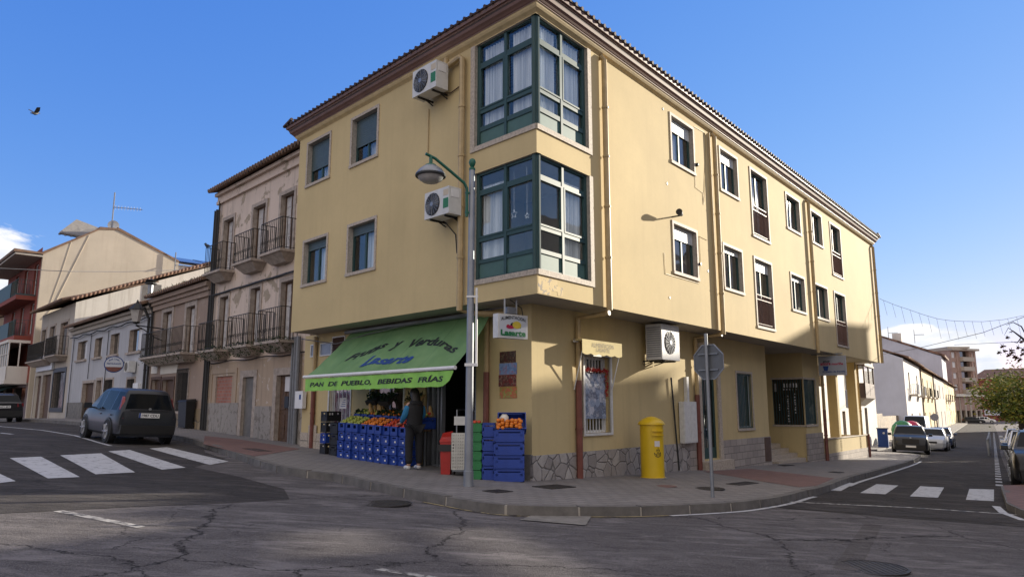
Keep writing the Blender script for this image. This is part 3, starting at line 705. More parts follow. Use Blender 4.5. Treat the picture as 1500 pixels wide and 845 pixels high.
# bay windows
def bay(s1, zb, zt, lev, seed):
    d = -.085; w = MB(); b0 = MB(); pane = MB(); t = MB()
    gp_, tr0, tr1, mb0, mb1, lp, pn = lev      # glass top, transom bottom.. (descending z)
    m_ = s1*.52
    for fr in (FR, FL):
        for a, b in ((.035, .09), (m_-.035, m_+.035), (s1-.075, s1-.0)): w.box(fr, a, b, d-.05, d+.03, zb, zt)
        segs = [(gp_, zt), (tr1, tr0), (mb1, mb0), (pn, lp), (zb, zb+.045)]
        for z0, z1 in segs: w.box(fr, .09, m_-.035, d-.045, d+.022, z0, z1).box(fr, m_+.035, s1-.075, d-.045, d+.022, z0, z1)
        b0.box(fr, .09, m_-.035, d-.03, d, zb+.045, pn).box(fr, m_+.035, s1-.075, d-.03, d, zb+.045, pn)
        for a, b in ((.09, m_-.035), (m_+.035, s1-.075)):
            for z0, z1 in ((tr0, gp_), (mb0, tr1), (lp, mb1)): pane.box(fr, a, b, d-.018, d-.008, z0, z1)
        t.box(fr, s1, s1+.13, -.008, .025, zb-.10, min(zt, 8.94)); t.box(fr, -.0, s1, -.09, .03, zb-.10, zb)
        for a in (.09, m_+.035): # sash rebates
            b = m_-.035 if a < m_ else s1-.075
            w.box(fr, a, a+.035, d-.01, d+.036, mb0, tr1).box(fr, b-.035, b, d-.01, d+.036, mb0, tr1).box(fr, a+.035, b-.035, d-.01, d+.036, tr1-.035, tr1).box(fr, a+.035, b-.035, d-.01, d+.036, mb0, mb0+.035)
    ci = K0+miter(nL, nR, -.085); w.mat(0).tube([ci+UP*zb, ci+UP*zt], .075, 4)
    bo = w.build('bay_window', M['green'], YB); b0.build('bay_panel', M['greenlit'], bo); pane.build('pane', M['glass'], bo); t.build('stone_trim', M['stone'], bo)
    for k, (fr, rng) in enumerate(((FR, [(.12, s1-.1)]), (FL, [(.12, s1-.1)]))):
        if seed == 1: rng = [(.12, .82), (.95, s1-.1)] 
        else: rng = [(1.0, s1-.1)] if k == 0 else [(.95, s1-.1)]
        for a, b in rng: curtain(fr, a, b, zb+.05, zt-(.06 if seed == 1 else .25), -.19, .022, 24, seed*5+k).build('curtain', M['curtain'], bo, smooth=True)
    return bo
def zl(vs, x=777): return [FL.px(x, v, -.08)[1] for v in vs]
bay(1.76, 6.72, 8.94, zl([30, 57, 64, 130, 136, 157, 164]), 1)
b2 = bay(1.76, 3.97, 6.16, zl([233, 256, 262, 331, 337, 365, 371]), 2)
# star decorations hanging in the lower bay
for x, v, r in ((753, 314, .09), (772, 316, .06)):
    s_, z_ = FL.px(x, v, -.14); m = MB()
    m.tube([FL.P(s_, -.14, 6.0), FL.P(s_, -.14, z_+r)], .004, 4)
    pts = [FL.P(s_+r*(1 if i % 2 == 0 else .42)*math.sin(i*math.pi/5), -.14, z_+r*(1 if i % 2 == 0 else .42)*math.cos(i*math.pi/5)) for i in range(11)]
    m.tube(pts, .009, 4, cap=False); m.build('hanging_star', M['white'], b2)
# drainpipes on the upper walls
for u, v, z0 in ((884, 300, 3.45), (1046, 300, 3.4), (1187, 400, 3.4), (1281, 430, 3.5)):
    s_ = FR.px(u, v)[0]; pipe(YB, [FR.P(s_-.02, .02, ZW-.03), FR.P(s_, .09, ZW-.12), FR.P(s_, .09, z0)], .062, 'pipe_y')
s_ = FR.px(1040, 300)[0]; pipe(YB, [FR.P(s_, .06, 8.9), FR.P(s_, .06, 3.5)], .025, 'pipe_y', 'conduit')
s_ = FL.px(681, 250)[0]
pipe(YB, [FL.P(s_+.55, .1, 8.93), FL.P(s_+.55, .1, 8.80), FL.P(s_+.48, .1, 8.74), FL.P(s_+.08, .1, 8.80), FL.P(s_, .1, 8.74), FL.P(s_, .1, 3.40), FL.P(s_-.1, -.3, 3.36), FL.P(s_-.75, -.72, 3.34)], .062, 'pipe_y')
# small wires and fittings on the sunny front
def wire(par, pts, r=.006, mat='pipe_y', name='wire'): return MB().tube(pts, r, 5).build(name, M[mat], par)
def rp(u, v, d=.012): s, z = FR.px(u, v, d); return FR.P(s, d, z)
wire(YB, [rp(1017, 186), rp(1031, 194), rp(1034, 200), rp(1033, 250), rp(1031, 300)]); wire(YB, [rp(1017, 187), rp(1018, 236), rp(1019, 275), rp(1030, 283), rp(1031, 300)])
wire(YB, [rp(973, 370), rp(975, 401), rp(1024, 415), rp(1026, 380), rp(1024, 346), rp(1036, 352)])
for u, v in ((971, 160), (977, 269), (981, 436), (1037, 397)): MB().lathe(rp(u, v, .0), [(.035, 0), (.035, .01)], 10, nR).build('wall_vent', M['black'], YB)
MB().lathe(rp(1019, 242, .0), [(.05, 0), (.05, .06), (.02, .08)], 8, nR).build('junction_box', M['black'], YB); MB().lathe(rp(1024, 387, .0), [(.04, 0), (.04, .06)], 8, nR).build('junction_box', M['black'], YB)
def lab(o, l, c): o['label'] = l; o['category'] = c; return o
fl = thing('wall_spotlight', 'small dark spotlight on a bracket left of the lower sunny front window', 'wall light', tuple(rp(981, 318, 0)))
p = rp(984, 318, .0); MB().bar(p, p+nR*.28, .03).build('bracket', M['iron'], fl); MB().tube([p+nR*.28-uR*.06+UP*.0, p+nR*.34-uR*.30+UP*.01], [.045, .08], 10).build('lamp_head', M['iron'], fl)
mb = MB(); R_ = random.Random(6)
for s0_, s1_, z0_, z1_ in ((.02, .42, 3.53, 3.84), (.42, .62, 3.62, 3.84), (.62, .80, 3.55, 3.72)): mb.box(FR, s0_, s1_, -.01, .003, z0_, z1_)
mb.build('peeling_patch', M['peel'], YB)
# ------------------------------------------------------------------ ground floor
def gpx(u, v, d=0.0): return GR.px(u, v, d)
def lpx(u, v, d=0.0): return GL.px(u, v, d)
ZB = -1.6
s12, s16, s18 = 12.74, 16.55, 18.47
w1 = (gpx(855, 580)[0], gpx(893, 580)[0], gpx(870, 634)[1], gpx(870, 522)[1])
dr = (gpx(1027, 600)[0], gpx(1051, 600)[0], gpx(1040, 672)[1], 3.1)
w2 = (gpx(1080, 590)[0], gpx(1102, 590)[0], gpx(1090, 627)[1], gpx(1090, 547)[1])
pw = (lpx(513, 600)[0], lpx(482, 600)[0], 1.05, 2.35)
sw = (lpx(591, 600)[0], lpx(543, 600)[0], .95, 2.5)
en = (lpx(697, 620)[0], lpx(621, 620)[0], -.3, 2.75)
mb = MB()
wall(mb, GR, 0, s12, ZB, 3.518, [w1, dr, w2], .16)
wall(mb, GL, 0, 9.15, ZB, 3.518, [pw, sw, en], .16)
PD = 2.6
PF = Frame(R00+uR*s16, nR, -uR)      # side wall of the porch, facing the corner
# porch: back wall, shop side wall with window, its left wall
a_ = [0-1.05, -.05]
pw2 = (-1.16, -.0, .88, 2.55)
wall(mb, PF, -PD, 0, ZB, 3.518, [(-1.16, -.001, .88, 2.55)], .05)
s17 = gpx(1196, 600)[0]
wall(mb, GR, s16, s18, ZB, 3.518, [(s16+.02, s17, .88, 2.55)], .05)
LF = Frame(R00+uR*s12, nR, uR); wall(mb, LF, -PD, 0, ZB, 3.518)
BF = Frame(R00-nR*PD, uR, nR); wall(mb, BF, s12, 26.1, ZB, 3.518)
EF = Frame(R00+uR*s18, nR, uR); wall(mb, EF, -PD, 0, ZB, 3.518)
gq = [R00+uL*9.15, R00+uL*9.15+uR*20]; mb.mat(0).face([gq[0]+UP*ZB, gq[1]+UP*ZB, gq[1]+UP*3.518, gq[0]+UP*3.518])
mb.build('ground_floor_wall', [M['yellow2'], M['yellow2']], YB)
# arcade piers and parapet
for k, s in enumerate((20.85, 23.95)):
    z0 = GR.g(s)+.1
    MB().box(GR, s, s+.28, -.37, .0, -1.5, 3.516).build('pier', M['yellow2'], YB)
zp = gpx(1240, 639)[1]
m = MB(); m.box(GR, s18, 25.3, -.22, .0, -.27, zp-.04).box(Frame(R00+uR*25.3, nR, uR), -1.2, -.22, -.22, -.001, -.27, zp-.04); m.build('parapet', M['yellow2'], YB)
m = MB(); m.box(GR, s18, 25.33, -.24, .03, zp-.04, zp); m.build('parapet_coping', M['stone'], YB)
m = MB(); m.box(GR, s18, 25.3, -.22, .028, -1.6, -.27); m.box(GR, 12.9, 25.3, -2.55, -.3, -1.6, -.31); m.build('arcade_base', M['crazy2'], YB)
# plinth
m = MB(); x1009 = gpx(1009, 650)[0]; zt1 = gpx(1090, 642)[1]; zt2 = gpx(1190, 645)[1]
MB().box(GR, -.03, x1009, -.02, .035, ZB, .60).build('plinth', M['crazy'], YB)
MB().box(GR, x1009+.001, dr[0]-.18, -.02, .035, ZB, zt1+.06).build('plinth', M['crazy2'], YB); MB().box(GR, dr[1]+.18, s12+.02, -.02, .035, ZB, zt1).build('plinth', M['crazy2'], YB); MB().box(GR, s16-.03, s18+.001, -.02, .035, ZB, zt1-.02).build('plinth', M['crazy2'], YB)
MB().box(GL, .0, en[0]-.05, -.02, .03, ZB, .62).build('plinth', M['gutter'], YB); MB().box(GL, lpx(478, 640)[0]+.02, 9.15, -.02, .03, ZB, .75).build('plinth', M['gutter'], YB)
m = MB(); s_, z_ = lpx(447, 640)
R_ = random.Random(3)
for i in range(3):
    for j in range(3):
        a0 = 7.75+i*.46; z0 = .38+j*.22+R_.uniform(0, .02)
        m.box(GL, a0+.01, a0+.45, .03, .045, z0, z0+.21) if (i, j) not in ((0, 2), (2, 2)) else None
m.build('stone_tile', M['stone'], YB)
# windows, door and display glass of the ground floor front
wo = window(YB, GR, *w1, .155, 0, cur=None, mull=False, fm='white', tw=.06)
m = MB(); a, b, c, e = w1
m.box(GR, a+.07, b-.07, -.075, -.06, c+.30, e-.36); m.build('poster', M['poster2'], wo)
m = MB()
for i in range(9): x = a+.03+(b-a-.06)*i/8; m.box(GR, x-.010, x+.010, -.12, -.10, c+.02, e-.02)
m.box(GR, a-.06, a, -.05, .045, c, e).box(GR, b, b+.06, -.05, .045, c, e).box(GR, a-.06, b+.06, -.05, .045, e, e+.05).box(GR, a-.06, b+.06, -.05, .045, c-.05, c)
m.build('grille', M['whitemetal'], wo)
gl = thing('tinsel_garland', 'red christmas tinsel garland wound on the white window grille', 'garland', tuple(GR.P((a+b)/2, .03, e-.25)))
m = MB(); R_ = random.Random(5)
path = [(a+.02+(b-a-.1)*i/26, e-.26-.05*abs(math.sin(i*.55))) for i in range(27)]+[(b-.09+.03*math.sin(i), e-.28-.6*i/14) for i in range(14)]
for (s_, z_) in path:
    for k in range(9):
        d_ = Vector((R_.gauss(0, 1), R_.gauss(0, 1), R_.gauss(0, 1))).normalized()*R_.uniform(.04, .085); p = GR.P(s_, -.01, z_); o_ = d_.orthogonal().normalized()*.012
        m.face([p-o_, p+d_, p+o_])
m.build('tinsel', M['redbin'], gl)
do = MB(); a, b, c, e = dr
do.box(GR, a, a+.06, -.14, -.08, c, e).box(GR, b-.06, b, -.14, -.08, c, e).box(GR, a+.06, b-.06, -.14, -.08, e-.5, e-.44).box(GR, a+.06, b-.06, -.13, -.09, c, c+.3)
do = do.build('door', M['green'], YB); m = MB(); m.box(GR, a+.06, b-.06, -.12, -.11, c+.3, e); m.build('pane', M['glassd'], do)
m = MB()
for i in range(5): x = a+.1+(b-a-.2)*i/4; m.box(GR, x-.01, x+.01, -.09, -.07, c+.3, e-.5)
m.build('grille', M['green'], do)
m = MB(); m.box(GR, a-.18, a, -.01, .05, c-.1, e+.1).box(GR, b, b+.20, -.01, .05, c-.1, e+.1); m.box(GR, a-.2, b+.3, .0, .30, -.9, c-.04); m.build('stone_surround', M['stone'], do)
wo = window(YB, GR, *w2, .10, 0, cur=None, mull=False, fm='white', glass='glassd', tw=.07)
m = MB(); a, b, c, e = w2
for i in range(11): x = a+.02+(b-a-.04)*i/10; m.tube([GR.P(x, -.03, c+.02), GR.P(x, -.03, e-.02)], .013, 5)
m.box(GR, a, b, -.045, -.015, c+.01, c+.04).box(GR, a, b, -.045, -.015, e-.05, e-.02); m.build('grille', M['green'], wo)
m = MB(); m.box(PF, -1.18, -.0, -.06, -.045, .86, 2.57).box(GR, s16, s17, -.06, -.045, .86, 2.57)
disp = m.build('display_window', M['glassd'], YB)
m = MB()
for fr, a, b in ((PF, -1.2, .03), (GR, s16-.03, s17+.03)): m.box(fr, a, b, -.01, .02, 2.55, 2.62).box(fr, a, b, -.01, .03, .81, .88)
m.box(GR, s17, s17+.05, -.01, .025, .88, 2.55); m.build('window_frame', M['stone'], disp)
m = MB()
for i in range(13): x = -1.14+1.12*i/12; m.box(PF, x-.008, x+.008, -.04, -.025, .9, 2.54)
for i in range(12): x = s16+.08+(s17-s16-.1)*i/11; m.box(GR, x-.012, x+.012, -.04, -.025, .9, 2.54)
m.build('grille', M['green'], disp)
R_ = random.Random(9)   # pale stickers and garlands behind the bars
def sticker(a, b, z0, z1): MB().box(PF, a, b, -.044, -.042, z0, z1).build('window_sticker', M['paper'], disp)
for x0_, z0_, z1_, w_ in ((-.62, .98, 2.0, .05), (-.36, 1.3, 2.0, .03), (-.95, 1.4, 1.6, .03)):
    z = z0_
    while z < z1_: sticker(x0_+R_.uniform(-.02, .01), x0_+w_, z, z+.05); z += R_.uniform(.07, .12)
for i in range(5): sticker(-.74+i*.11, -.68+i*.11, 2.25, 2.4); sticker(-.75+i*.11, -.72+i*.11, 2.15, 2.2)
sticker(-1.08, -1.02, 2.1, 2.4)
# entrance steps
m = MB()
for i in range(4):
    zt = GR.g(s16)+.13+.16*(i+1); m.box(GR, s12+.9-i*.05, s16-.05, -PD, -.05-.30*i, -1.6, zt-.001*i)
m.build('steps', M['stone'], YB)
m = MB(); a = gpx(1118.5, 650)[0]; m.box(GR, a, a+.5, .03, .055, gpx(1122, 675)[1], gpx(1122, 640)[1]); m.build('meter_door', M['pipe_b'], YB)
# pipes on the ground floor front, cream above and red brown below
def lowpipe(u, zsplit, topd=.85):
    s = gpx(u, 560)[0]; zg_ = GR.g(s)+.12
    pipe(YB, [GR.P(s+.02, topd, 3.42), GR.P(s, .10, 3.36), GR.P(s, .09, zsplit)], .06, 'pipe_y'); pipe(YB, [GR.P(s, .09, zsplit), GR.P(s, .09, zg_)], .068, 'pipe_r')
lowpipe(842.5, gpx(842, 557)[1]); lowpipe(1016, gpx(1016, 578)[1]); lowpipe(1201, gpx(1201, 600)[1])
s_ = gpx(1271, 640)[0]; pipe(YB, [GR.P(25.38, .03, zp+.0), GR.P(25.38, .03, -1.0)], .07, 'pipe_r'); pipe(YB, [GR.P(24.45, .0, 3.45), GR.P(24.45, .0, zp)], .05, 'pipe_y')
s_ = gpx(986, 600)[0]; pipe(YB, [GR.P(s_-.15, .05, gpx(984, 553)[1]), GR.P(s_+.12, .05, gpx(994, 688)[1])], .022, 'cable', 'conduit', coll=False)
s_ = lpx(716, 560)[0]; pipe(YB, [GL.P(s_, .07, 3.4), GL.P(s_, .07, lpx(716, 545)[1])], .055, 'pipe_y'); pipe(YB, [GL.P(s_, .07, lpx(716, 545)[1]), GL.P(s_, .07, GL.g(s_)+.12)], .06, 'pipe_r')
s_ = lpx(463, 560)[0]; pipe(YB, [GL.P(s_, .07, 3.45), GL.P(s_, .07, 2.3)], .055, 'pipe_y'); pipe(YB, [GL.P(s_, .07, 2.3), GL.P(s_, .07, GL.g(s_)+.12)], .06, 'pipe_r')
# shop side: vents, windows, shutter frames, dark interior
m = MB(); vent = None
for u0, u1 in ((456, 464), (470, 487)):
    a, b = lpx(u1, 510)[0], lpx(u0, 510)[0]; z0, z1 = lpx(478, 521)[1], lpx(478, 502)[1]
    mm = MB(); mm.box(GL, a, b, .0, .03, z0, z0+.03).box(GL, a, b, .0, .03, z1-.03, z1).box(GL, a, a+.03, .0, .03, z0+.03, z1-.03).box(GL, b-.03, b, .0, .03, z0+.03, z1-.03)
    vo_ = mm.build('high_window', M['whitemetal'], YB); MB().box(GL, a+.03, b-.03, .0, .012, z0+.03, z1-.03).build('pane', M['galv'], vo_)
a, b = lpx(505, 505)[0], lpx(488.5, 505)[0]; z0, z1 = lpx(497, 518)[1], lpx(497, 494)[1]; mm = MB()
for i in range(9): z = z0+(z1-z0)*i/9; mm.hexa([GL.P(x, d, zz) for x, d, zz in ((a, .0, z), (b, .0, z), (b, .05, z), (a, .05, z), (a, .0, z+.05), (b, .0, z+.05), (b, .02, z+.05), (a, .02, z+.05))])
vo_ = mm.build('louvre_vent', M['pipe_b'], YB); mm = MB(); trim(mm, GL, a, b, z0, z1, .03); mm.build('vent_frame', M['whitemetal'], vo_)
wo = window(YB, GL, *pw, .1, 0, cur=None, mull=False, fm='whitemetal', tw=.05, trm='whitemetal')
MB().box(GL, pw[0]+.06, pw[1]-.06, -.16, -.14, pw[2]+.05, pw[3]-.05).build('poster', M['poster1'], wo)
m = MB()
for i in range(6): x = pw[0]+.04+(pw[1]-pw[0]-.08)*i/5; m.box(GL, x-.008, x+.008, -.03, -.015, pw[2], pw[3])
m.build('grille', M['whitemetal'], wo)
wo = window(YB, GL, *sw, .12, 0, cur=None, mull=True, fm='galv', tw=.05, trm='whitemetal')
p0 = lpx(582, 580, -.2); p1 = lpx(567, 580, -.2)
MB().box(GL, p0[0], p1[0], -.22, -.2, 2.0, 2.42).build('price_board', M['paper'], wo)
m = MB(); fa, fb = en[1]-.62, en[1]
for x in (fa, fa+.12, fb-.3, fb-.12): m.box(GL, x, x+.05, -.12, -.02, .05, 2.75)
m.box(GL, en[0], en[0]+.06, -.12, -.02, .05, 2.75).box(GL, en[0], en[1], -.12, -.02, 2.7, 2.75).box(GL, en[0]+.7, en[1], -.10, -.05, .2, .28)
dd = m.build('door_frame', M['galv'], YB)
MB().box(GL, fa+.17, fb-.3, -.08, -.07, .28, 2.7).build('pane', M['glass'], dd)
# inside the shop: shelves with goods, dark floor and back wall
m = MB(); IF = Frame(R00, uL, nL)
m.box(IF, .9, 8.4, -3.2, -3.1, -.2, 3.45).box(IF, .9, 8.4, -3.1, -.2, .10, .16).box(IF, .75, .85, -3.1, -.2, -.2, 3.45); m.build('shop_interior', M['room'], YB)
sh = thing('shop_shelf', 'dim metal shelf of goods just inside the dark shop entrance', 'shelf', tuple(IF.P(1.9, -1.0, .16)))
m = MB()
for z in (.5, .95, 1.4, 1.85, 2.2): m.box(IF, .95, 2.9, -1.3, -.85, z, z+.03)
for x in (.9, 2.87): m.box(IF, x, x+.03, -1.3, -.85, .16, 2.25)
m.build('rack', M['galv'], sh)
R_ = random.Random(2)
for z in (.53, .98, 1.43, 1.88):
    x = .95
    while x < 2.7:
        w = R_.uniform(.06, .16); MB().box(IF, x, x+w, -1.2, -.95, z, z+R_.uniform(.12, .3)).build('goods', M[R_.choice(['paper', 'redbin', 'squash', 'greenpl', 'galv', 'white', 'orange'])], sh); x += w+.05
# ================================================================== neighbours on the left street
def roofbox(par, fr, s0, s1, z, rise, depth, over=.3, mat='tile', name='roof', back=True, dmax=None):
    m = MB(); P = fr.P
    m.hexa([P(s0, over, z), P(s1, over, z), P(s1, -depth, z+rise), P(s0, -depth, z+rise), P(s0, over, z+.07), P(s1, over, z+.07), P(s1, -depth, z+rise+.07), P(s0, -depth, z+rise+.07)])
    if back: m.hexa([P(s0, -depth, z+rise), P(s1, -depth, z+rise), P(s1, -2*depth-over, z), P(s0, -2*depth-over, z), P(s0, -depth, z+rise+.07), P(s1, -depth, z+rise+.07), P(s1, -2*depth-over, z+.07), P(s0, -2*depth-over, z+.07)])
    r = m.build(name, M[mat], par, recalc=True); m = MB(); n = int((s1-s0)/.22)
    for i in range(n+1):
        s = s0+.08+(s1-s0-.16)*i/max(1, n); m.tube([P(s, over+.05, z+.06), P(s, -depth*.55, z+.07+rise*.5)], [.075, .07], 6)
    m.build('eave_tile', M[mat], r, smooth=50); return r
def house(name, label, fr, s0, s1, z1, holes, mat, lowmat=None, zl=None, depth=.22, D=9.0, gable=0.0, revm='frame_old', sidemat=None, zbase=-.5):
    t = thing(name, label, 'house', tuple(fr.P((s0+s1)/2, 0, fr.g((s0+s1)/2))))
    m = MB()
    if lowmat:
        wall(m, fr, s0, s1, zbase, zl, [h for h in holes if h[3] <= zl], depth); wall(m, fr, s0, s1, zl, z1, [h for h in holes if h[3] > zl], depth) if False else None
        lo = [h for h in holes if h[2] < zl]; hi = [h for h in holes if h[2] >= zl]
        m = MB(); wall(m, fr, s0, s1, zl, z1, hi, depth); m2 = MB(); wall(m2, fr, s0, s1, zbase, zl, lo, depth); m2.build('lower_wall', [M[lowmat], M[revm]], t)
    else: wall(m, fr, s0, s1, zbase, z1, holes, depth)
    m.build('wall', [M[mat], M[revm]], t)
    m = MB(); P = fr.P
    for s in (s0, s1):
        m.face([P(s, 0, zbase), P(s, -D, zbase), P(s, -D, z1), P(s, -D/2, z1+gable), P(s, 0, z1)])
    m.face([P(s0, -D, zbase), P(s1, -D, zbase), P(s1, -D, z1), P(s0, -D, z1)]); m.build('side_wall', M[sidemat or mat], t)
    # keeps daylight out of the shell
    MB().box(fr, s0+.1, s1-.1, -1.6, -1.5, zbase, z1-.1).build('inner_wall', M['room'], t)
    return t
def hp(u, v, d=0.0): return HO.px(u, v, d)
def opening(u0, u1, v0, v1):     # pixel box -> wall opening on the house line (v at the middle of the width)
    um = (u0+u1)/2; b = hp(u0, (v0+v1)/2)[0]; a = hp(u1, (v0+v1)/2)[0]; return (a, b, hp(um, v1)[1], hp(um, v0)[1])
def shutter_door(par, fr, o, mat, d=-.16, name='balcony_door', leaf2='wood'):
    a, b, c, e = o; m = MB(); w = .06; m.box(fr, a, a+w, d-.03, d+.02, c, e).box(fr, b-w, b, d-.03, d+.02, c, e).box(fr, a+w, b-w, d-.03, d+.02, e-w, e); mid = (a+b)/2; m.box(fr, mid-.03, mid+.03, d-.03, d+.02, c, e-w)
    k = m.build(name, M[leaf2], par); m = MB(); m.box(fr, a+w, mid-.03, d-.02, d, c, e-w).box(fr, mid+.03, b-w, d-.02, d-.003, c, e-w)
    n = int((e-c)/.3)
    for i in range(n): m.box(fr, a+w+.05, mid-.08, d, d+.012, c+.1+i*.3, c+.3+i*.3).box(fr, mid+.08, b-w-.05, d-.003, d+.01, c+.1+i*.3, c+.3+i*.3)
    m.build('door_leaf', M[mat], k); return k
def surround(par, fr, o, w=.16, p=.03, mat='frame_old', bot=False):
    m = MB(); trim(m, fr, *o, w, p, bot=bot); return m.build('surround', M[mat], par)
def balcony(par, fr, a, b, z, dep=.62, weeds=False, seed=0, hr=1.0):
    m = MB(); m.box(fr, a-.05, b+.05, .0, dep+.06, z-.08, z).hexa([fr.P(x, d, zz) for x, d, zz in ((a+.25, .0, z-.34), (b-.25, .0, z-.34), (b-.25, dep-.28, z-.34), (a+.25, dep-.28, z-.34), (a+.02, .0, z-.08), (b-.02, .0, z-.08), (b-.02, dep, z-.08), (a+.02, dep, z-.08))])
    s = m.build('balcony', M['frame_old'], par)
    railing(s, fr, a, b, z, z+hr, dep, sides=dep-.02, step=.125, r=.008, curl=True)
    if weeds:
        R = random.Random(seed); m = MB()
        for i in range(420):
            x = R.uniform(a-.08, b+.08); d = R.uniform(.1, dep+.1); zz = z-R.uniform(-.12, .34)*(1 if d > .2 else .6)
            p = fr.P(x, d, zz); v = Vector((R.uniform(-1, 1), R.uniform(-1, 1), R.uniform(-.6, 1)))*R.uniform(.05, .13); o = v.orthogonal().normalized()*.02; m.face([p-o, p+v, p+o])
        m.build('weeds', M['weeds'], s)['kind'] = 'stuff'
    return s
# three storey old house with peeling plaster
sA = 9.55; sB = hp(312, 430)[0]; zA = 9.52
tA = [opening(326.8, 341, 322, 397), opening(370, 388, 302, 384), opening(411, 430, 284, 370)]
mA = [opening(321, 333, 435, 512), opening(366, 380, 422, 507), opening(411, 429, 412, 500)]
zf2 = min(o[2] for o in tA); tA = [(a, b, zf2, o3) for a, b, _, o3 in tA]; zf1 = sum(o[2] for o in mA)/3; mA = [(a, b, zf1, o3) for a, b, _, o3 in mA]
bw = opening(315, 339, 551, 603); gd = opening(354.5, 370.4, 552, 636); wd = opening(404, 426, 549, 644)
gd = (gd[0], gd[1], HO.g(gd[0])+.13, gd[3]); wd = (wd[0], wd[1], HO.g(wd[0])+.10, wd[3])
zl_ = zf1-.45
OH = house('old_house', 'three storey old house with peeling pinkish plaster and iron balconies beside the yellow building', HO, sA, sB, zA, tA+mA+[bw, gd, wd], 'oldwall', 'oldlow', zl_, gable=1.6)
for i, o in enumerate(tA): shutter_door(OH, HO, o, 'shutold'); surround(OH, HO, o, .13); c_ = (o[0]+o[1])/2; balcony(OH, HO, c_-.74, c_+.74, o[2]-.02, .5, seed=i)
for i, o in enumerate(mA): shutter_door(OH, HO, o, 'shutold'); surround(OH, HO, o, .13); c_ = (o[0]+o[1])/2; balcony(OH, HO, c_-.80, c_+.80, o[2]-.02, .55, weeds=True, seed=10+i)
MB().box(HO, bw[0], bw[1], -.10, -.06, bw[2], bw[3]).build('bricked_window', M['brick'], OH); surround(OH, HO, (bw[0]-.25, bw[1]+.3, bw[2]-.1, bw[3]+.1), .16, mat='oldlow')
k = MB().box(HO, gd[0], gd[1], -.12, -.08, gd[2], gd[3]).build('door', M['woodgrey'], OH); surround(OH, HO, gd, .22)
m = MB(); m.box(HO, wd[0], wd[1], -.16, -.12, wd[2], wd[3])
for i in range(2):
    for j in range(3): a = wd[0]+.08+i*(wd[1]-wd[0])/2; m.box(HO, a, a+(wd[1]-wd[0])/2-.14, -.12, -.10, wd[2]+.15+j*.85, wd[2]+.85+j*.85)
k = m.build('door', M['wood'], OH); MB().box(HO, wd[0]+.25, wd[0]+.62, -.10, -.085, wd[2]+1.55, wd[2]+2.0).build('notice', M['paper'], k); surround(OH, HO, wd, .22)
MB().box(HO, wd[0]+.25, wd[0]+.5, -.10, -.03, wd[2]+1.05, wd[2]+1.4).build('letter_box', M['black'], k)
m = MB(); segs = sorted([(gd[0]-.22, gd[1]+.22), (wd[0]-.22, wd[1]+.22)]); x = sA
for a, b in segs+[(sB, sB)]:
    if a-x > .05: MB().box(HO, x, a, -.01, .04, -.5, HO.g((x+a)/2)+1.15).build('plinth', M['oldplinth'], OH)
    x = b
m = MB(); m.box(HO, sA, sB, -.01, .10, zA-.42, zA-.30).box(HO, sA, sB, -.01, .18, zA-.12, zA).box(HO, sA, sB, -.01, .06, zA-.30, zA-.12); m.build('cornice', M['oldwall'], OH)
roofbox(OH, HO, sA, sB+.1, zA+.01, 1.6, 4.5, .38)
m = MB(); pts = [HO.P(s, .07+.02*math.sin(s*3), zz) for s, zz in zip([sA+1+(sB-sA-1)*i/12 for i in range(13)], [hp(433-i*9.8, 398+i*2.9)[1] for i in range(13)])]; m.tube(pts, .035, 6).build('cable', M['cable'], OH)
m = MB(); m.tube([HO.P(s, .05, zf1-.42-.03*math.sin(s*2.4)) for s in [sA+(sB-sA)*i/14 for i in range(15)]], .018, 5).build('cable', M['cable'], OH)
for ds, r in ((.12, .055), (.32, .035), (-.1, .03)): pipe(OH, [HO.P(sB-ds, .09, 9.2 if ds > .2 else 8.9), HO.P(sB-ds, .09, HO.g(sB)+.13)], r, 'cable', coll=ds > .1)
for ds, r in ((.25, .07), (.45, .04), (.6, .04)): pipe(OH, [HO.P(9.75+ds, .12, 3.6), HO.P(9.75+ds, .12, HO.g(10)+.13)], r, 'pipe_g')
m = MB(); m.box(GL, 8.85, 9.3, .05, .16, lpx(440, 598)[1], lpx(440, 573)[1]); lb = thing('meter_box', 'white electric meter box at the left end of the yellow ground floor', 'meter box', tuple(GL.P(9.1, .05, lpx(440, 598)[1]))); m.build('casing', M['white'], lb); MB().box(GL, 8.95, 9.05, .16, .165, lpx(440, 585)[1], lpx(440, 578)[1]).build('label_plate', M['txtblue'], lb)
# crow on the balcony rail
def bird(name, label, at, s=1.0, wing=.0, rot=0.0):
    t = Vector(at); m = MB(); R = Matrix.Rotation(rot, 3, 'Z')
    def q(x, y, z): return t+R @ Vector((x*s, y*s, z*s))
    m.tube([q(-.20, 0, .02), q(-.12, 0, .05), q(0, 0, .07), (q(.09, 0, .11)), q(.13, 0, .17), q(.19, 0, .17), q(.24, 0, .16)], [.018*s, .035*s, .065*s, .05*s, .038*s, .02*s, .004*s], 10)
    if wing:
        for y in (-1, 1): m.prism([q(.07, y*.03, .10), q(-.08, y*.03, .09), q(-.14, y*.28, .16+wing), q(-.02, y*.34, .20+wing), q(.08, y*.18, .15+wing*.5)], (0, 0, .012*s))
    else:
        m.tube([q(.0, .02, .0), q(.0, .02, .05)], .006*s, 4); m.tube([q(.0, -.02, .0), q(.0, -.02, .05)], .006*s, 4)
    return solo(m, name, M['black'], label, 'bird', loc=t, smooth=50)
o_ = tA[0]; bird('pigeon', 'dark pigeon perched on the top left balcony rail of the old house', HO.P((o_[0]+o_[1])/2+.72, .47, o_[2]+.98), 1.0, rot=2.5)
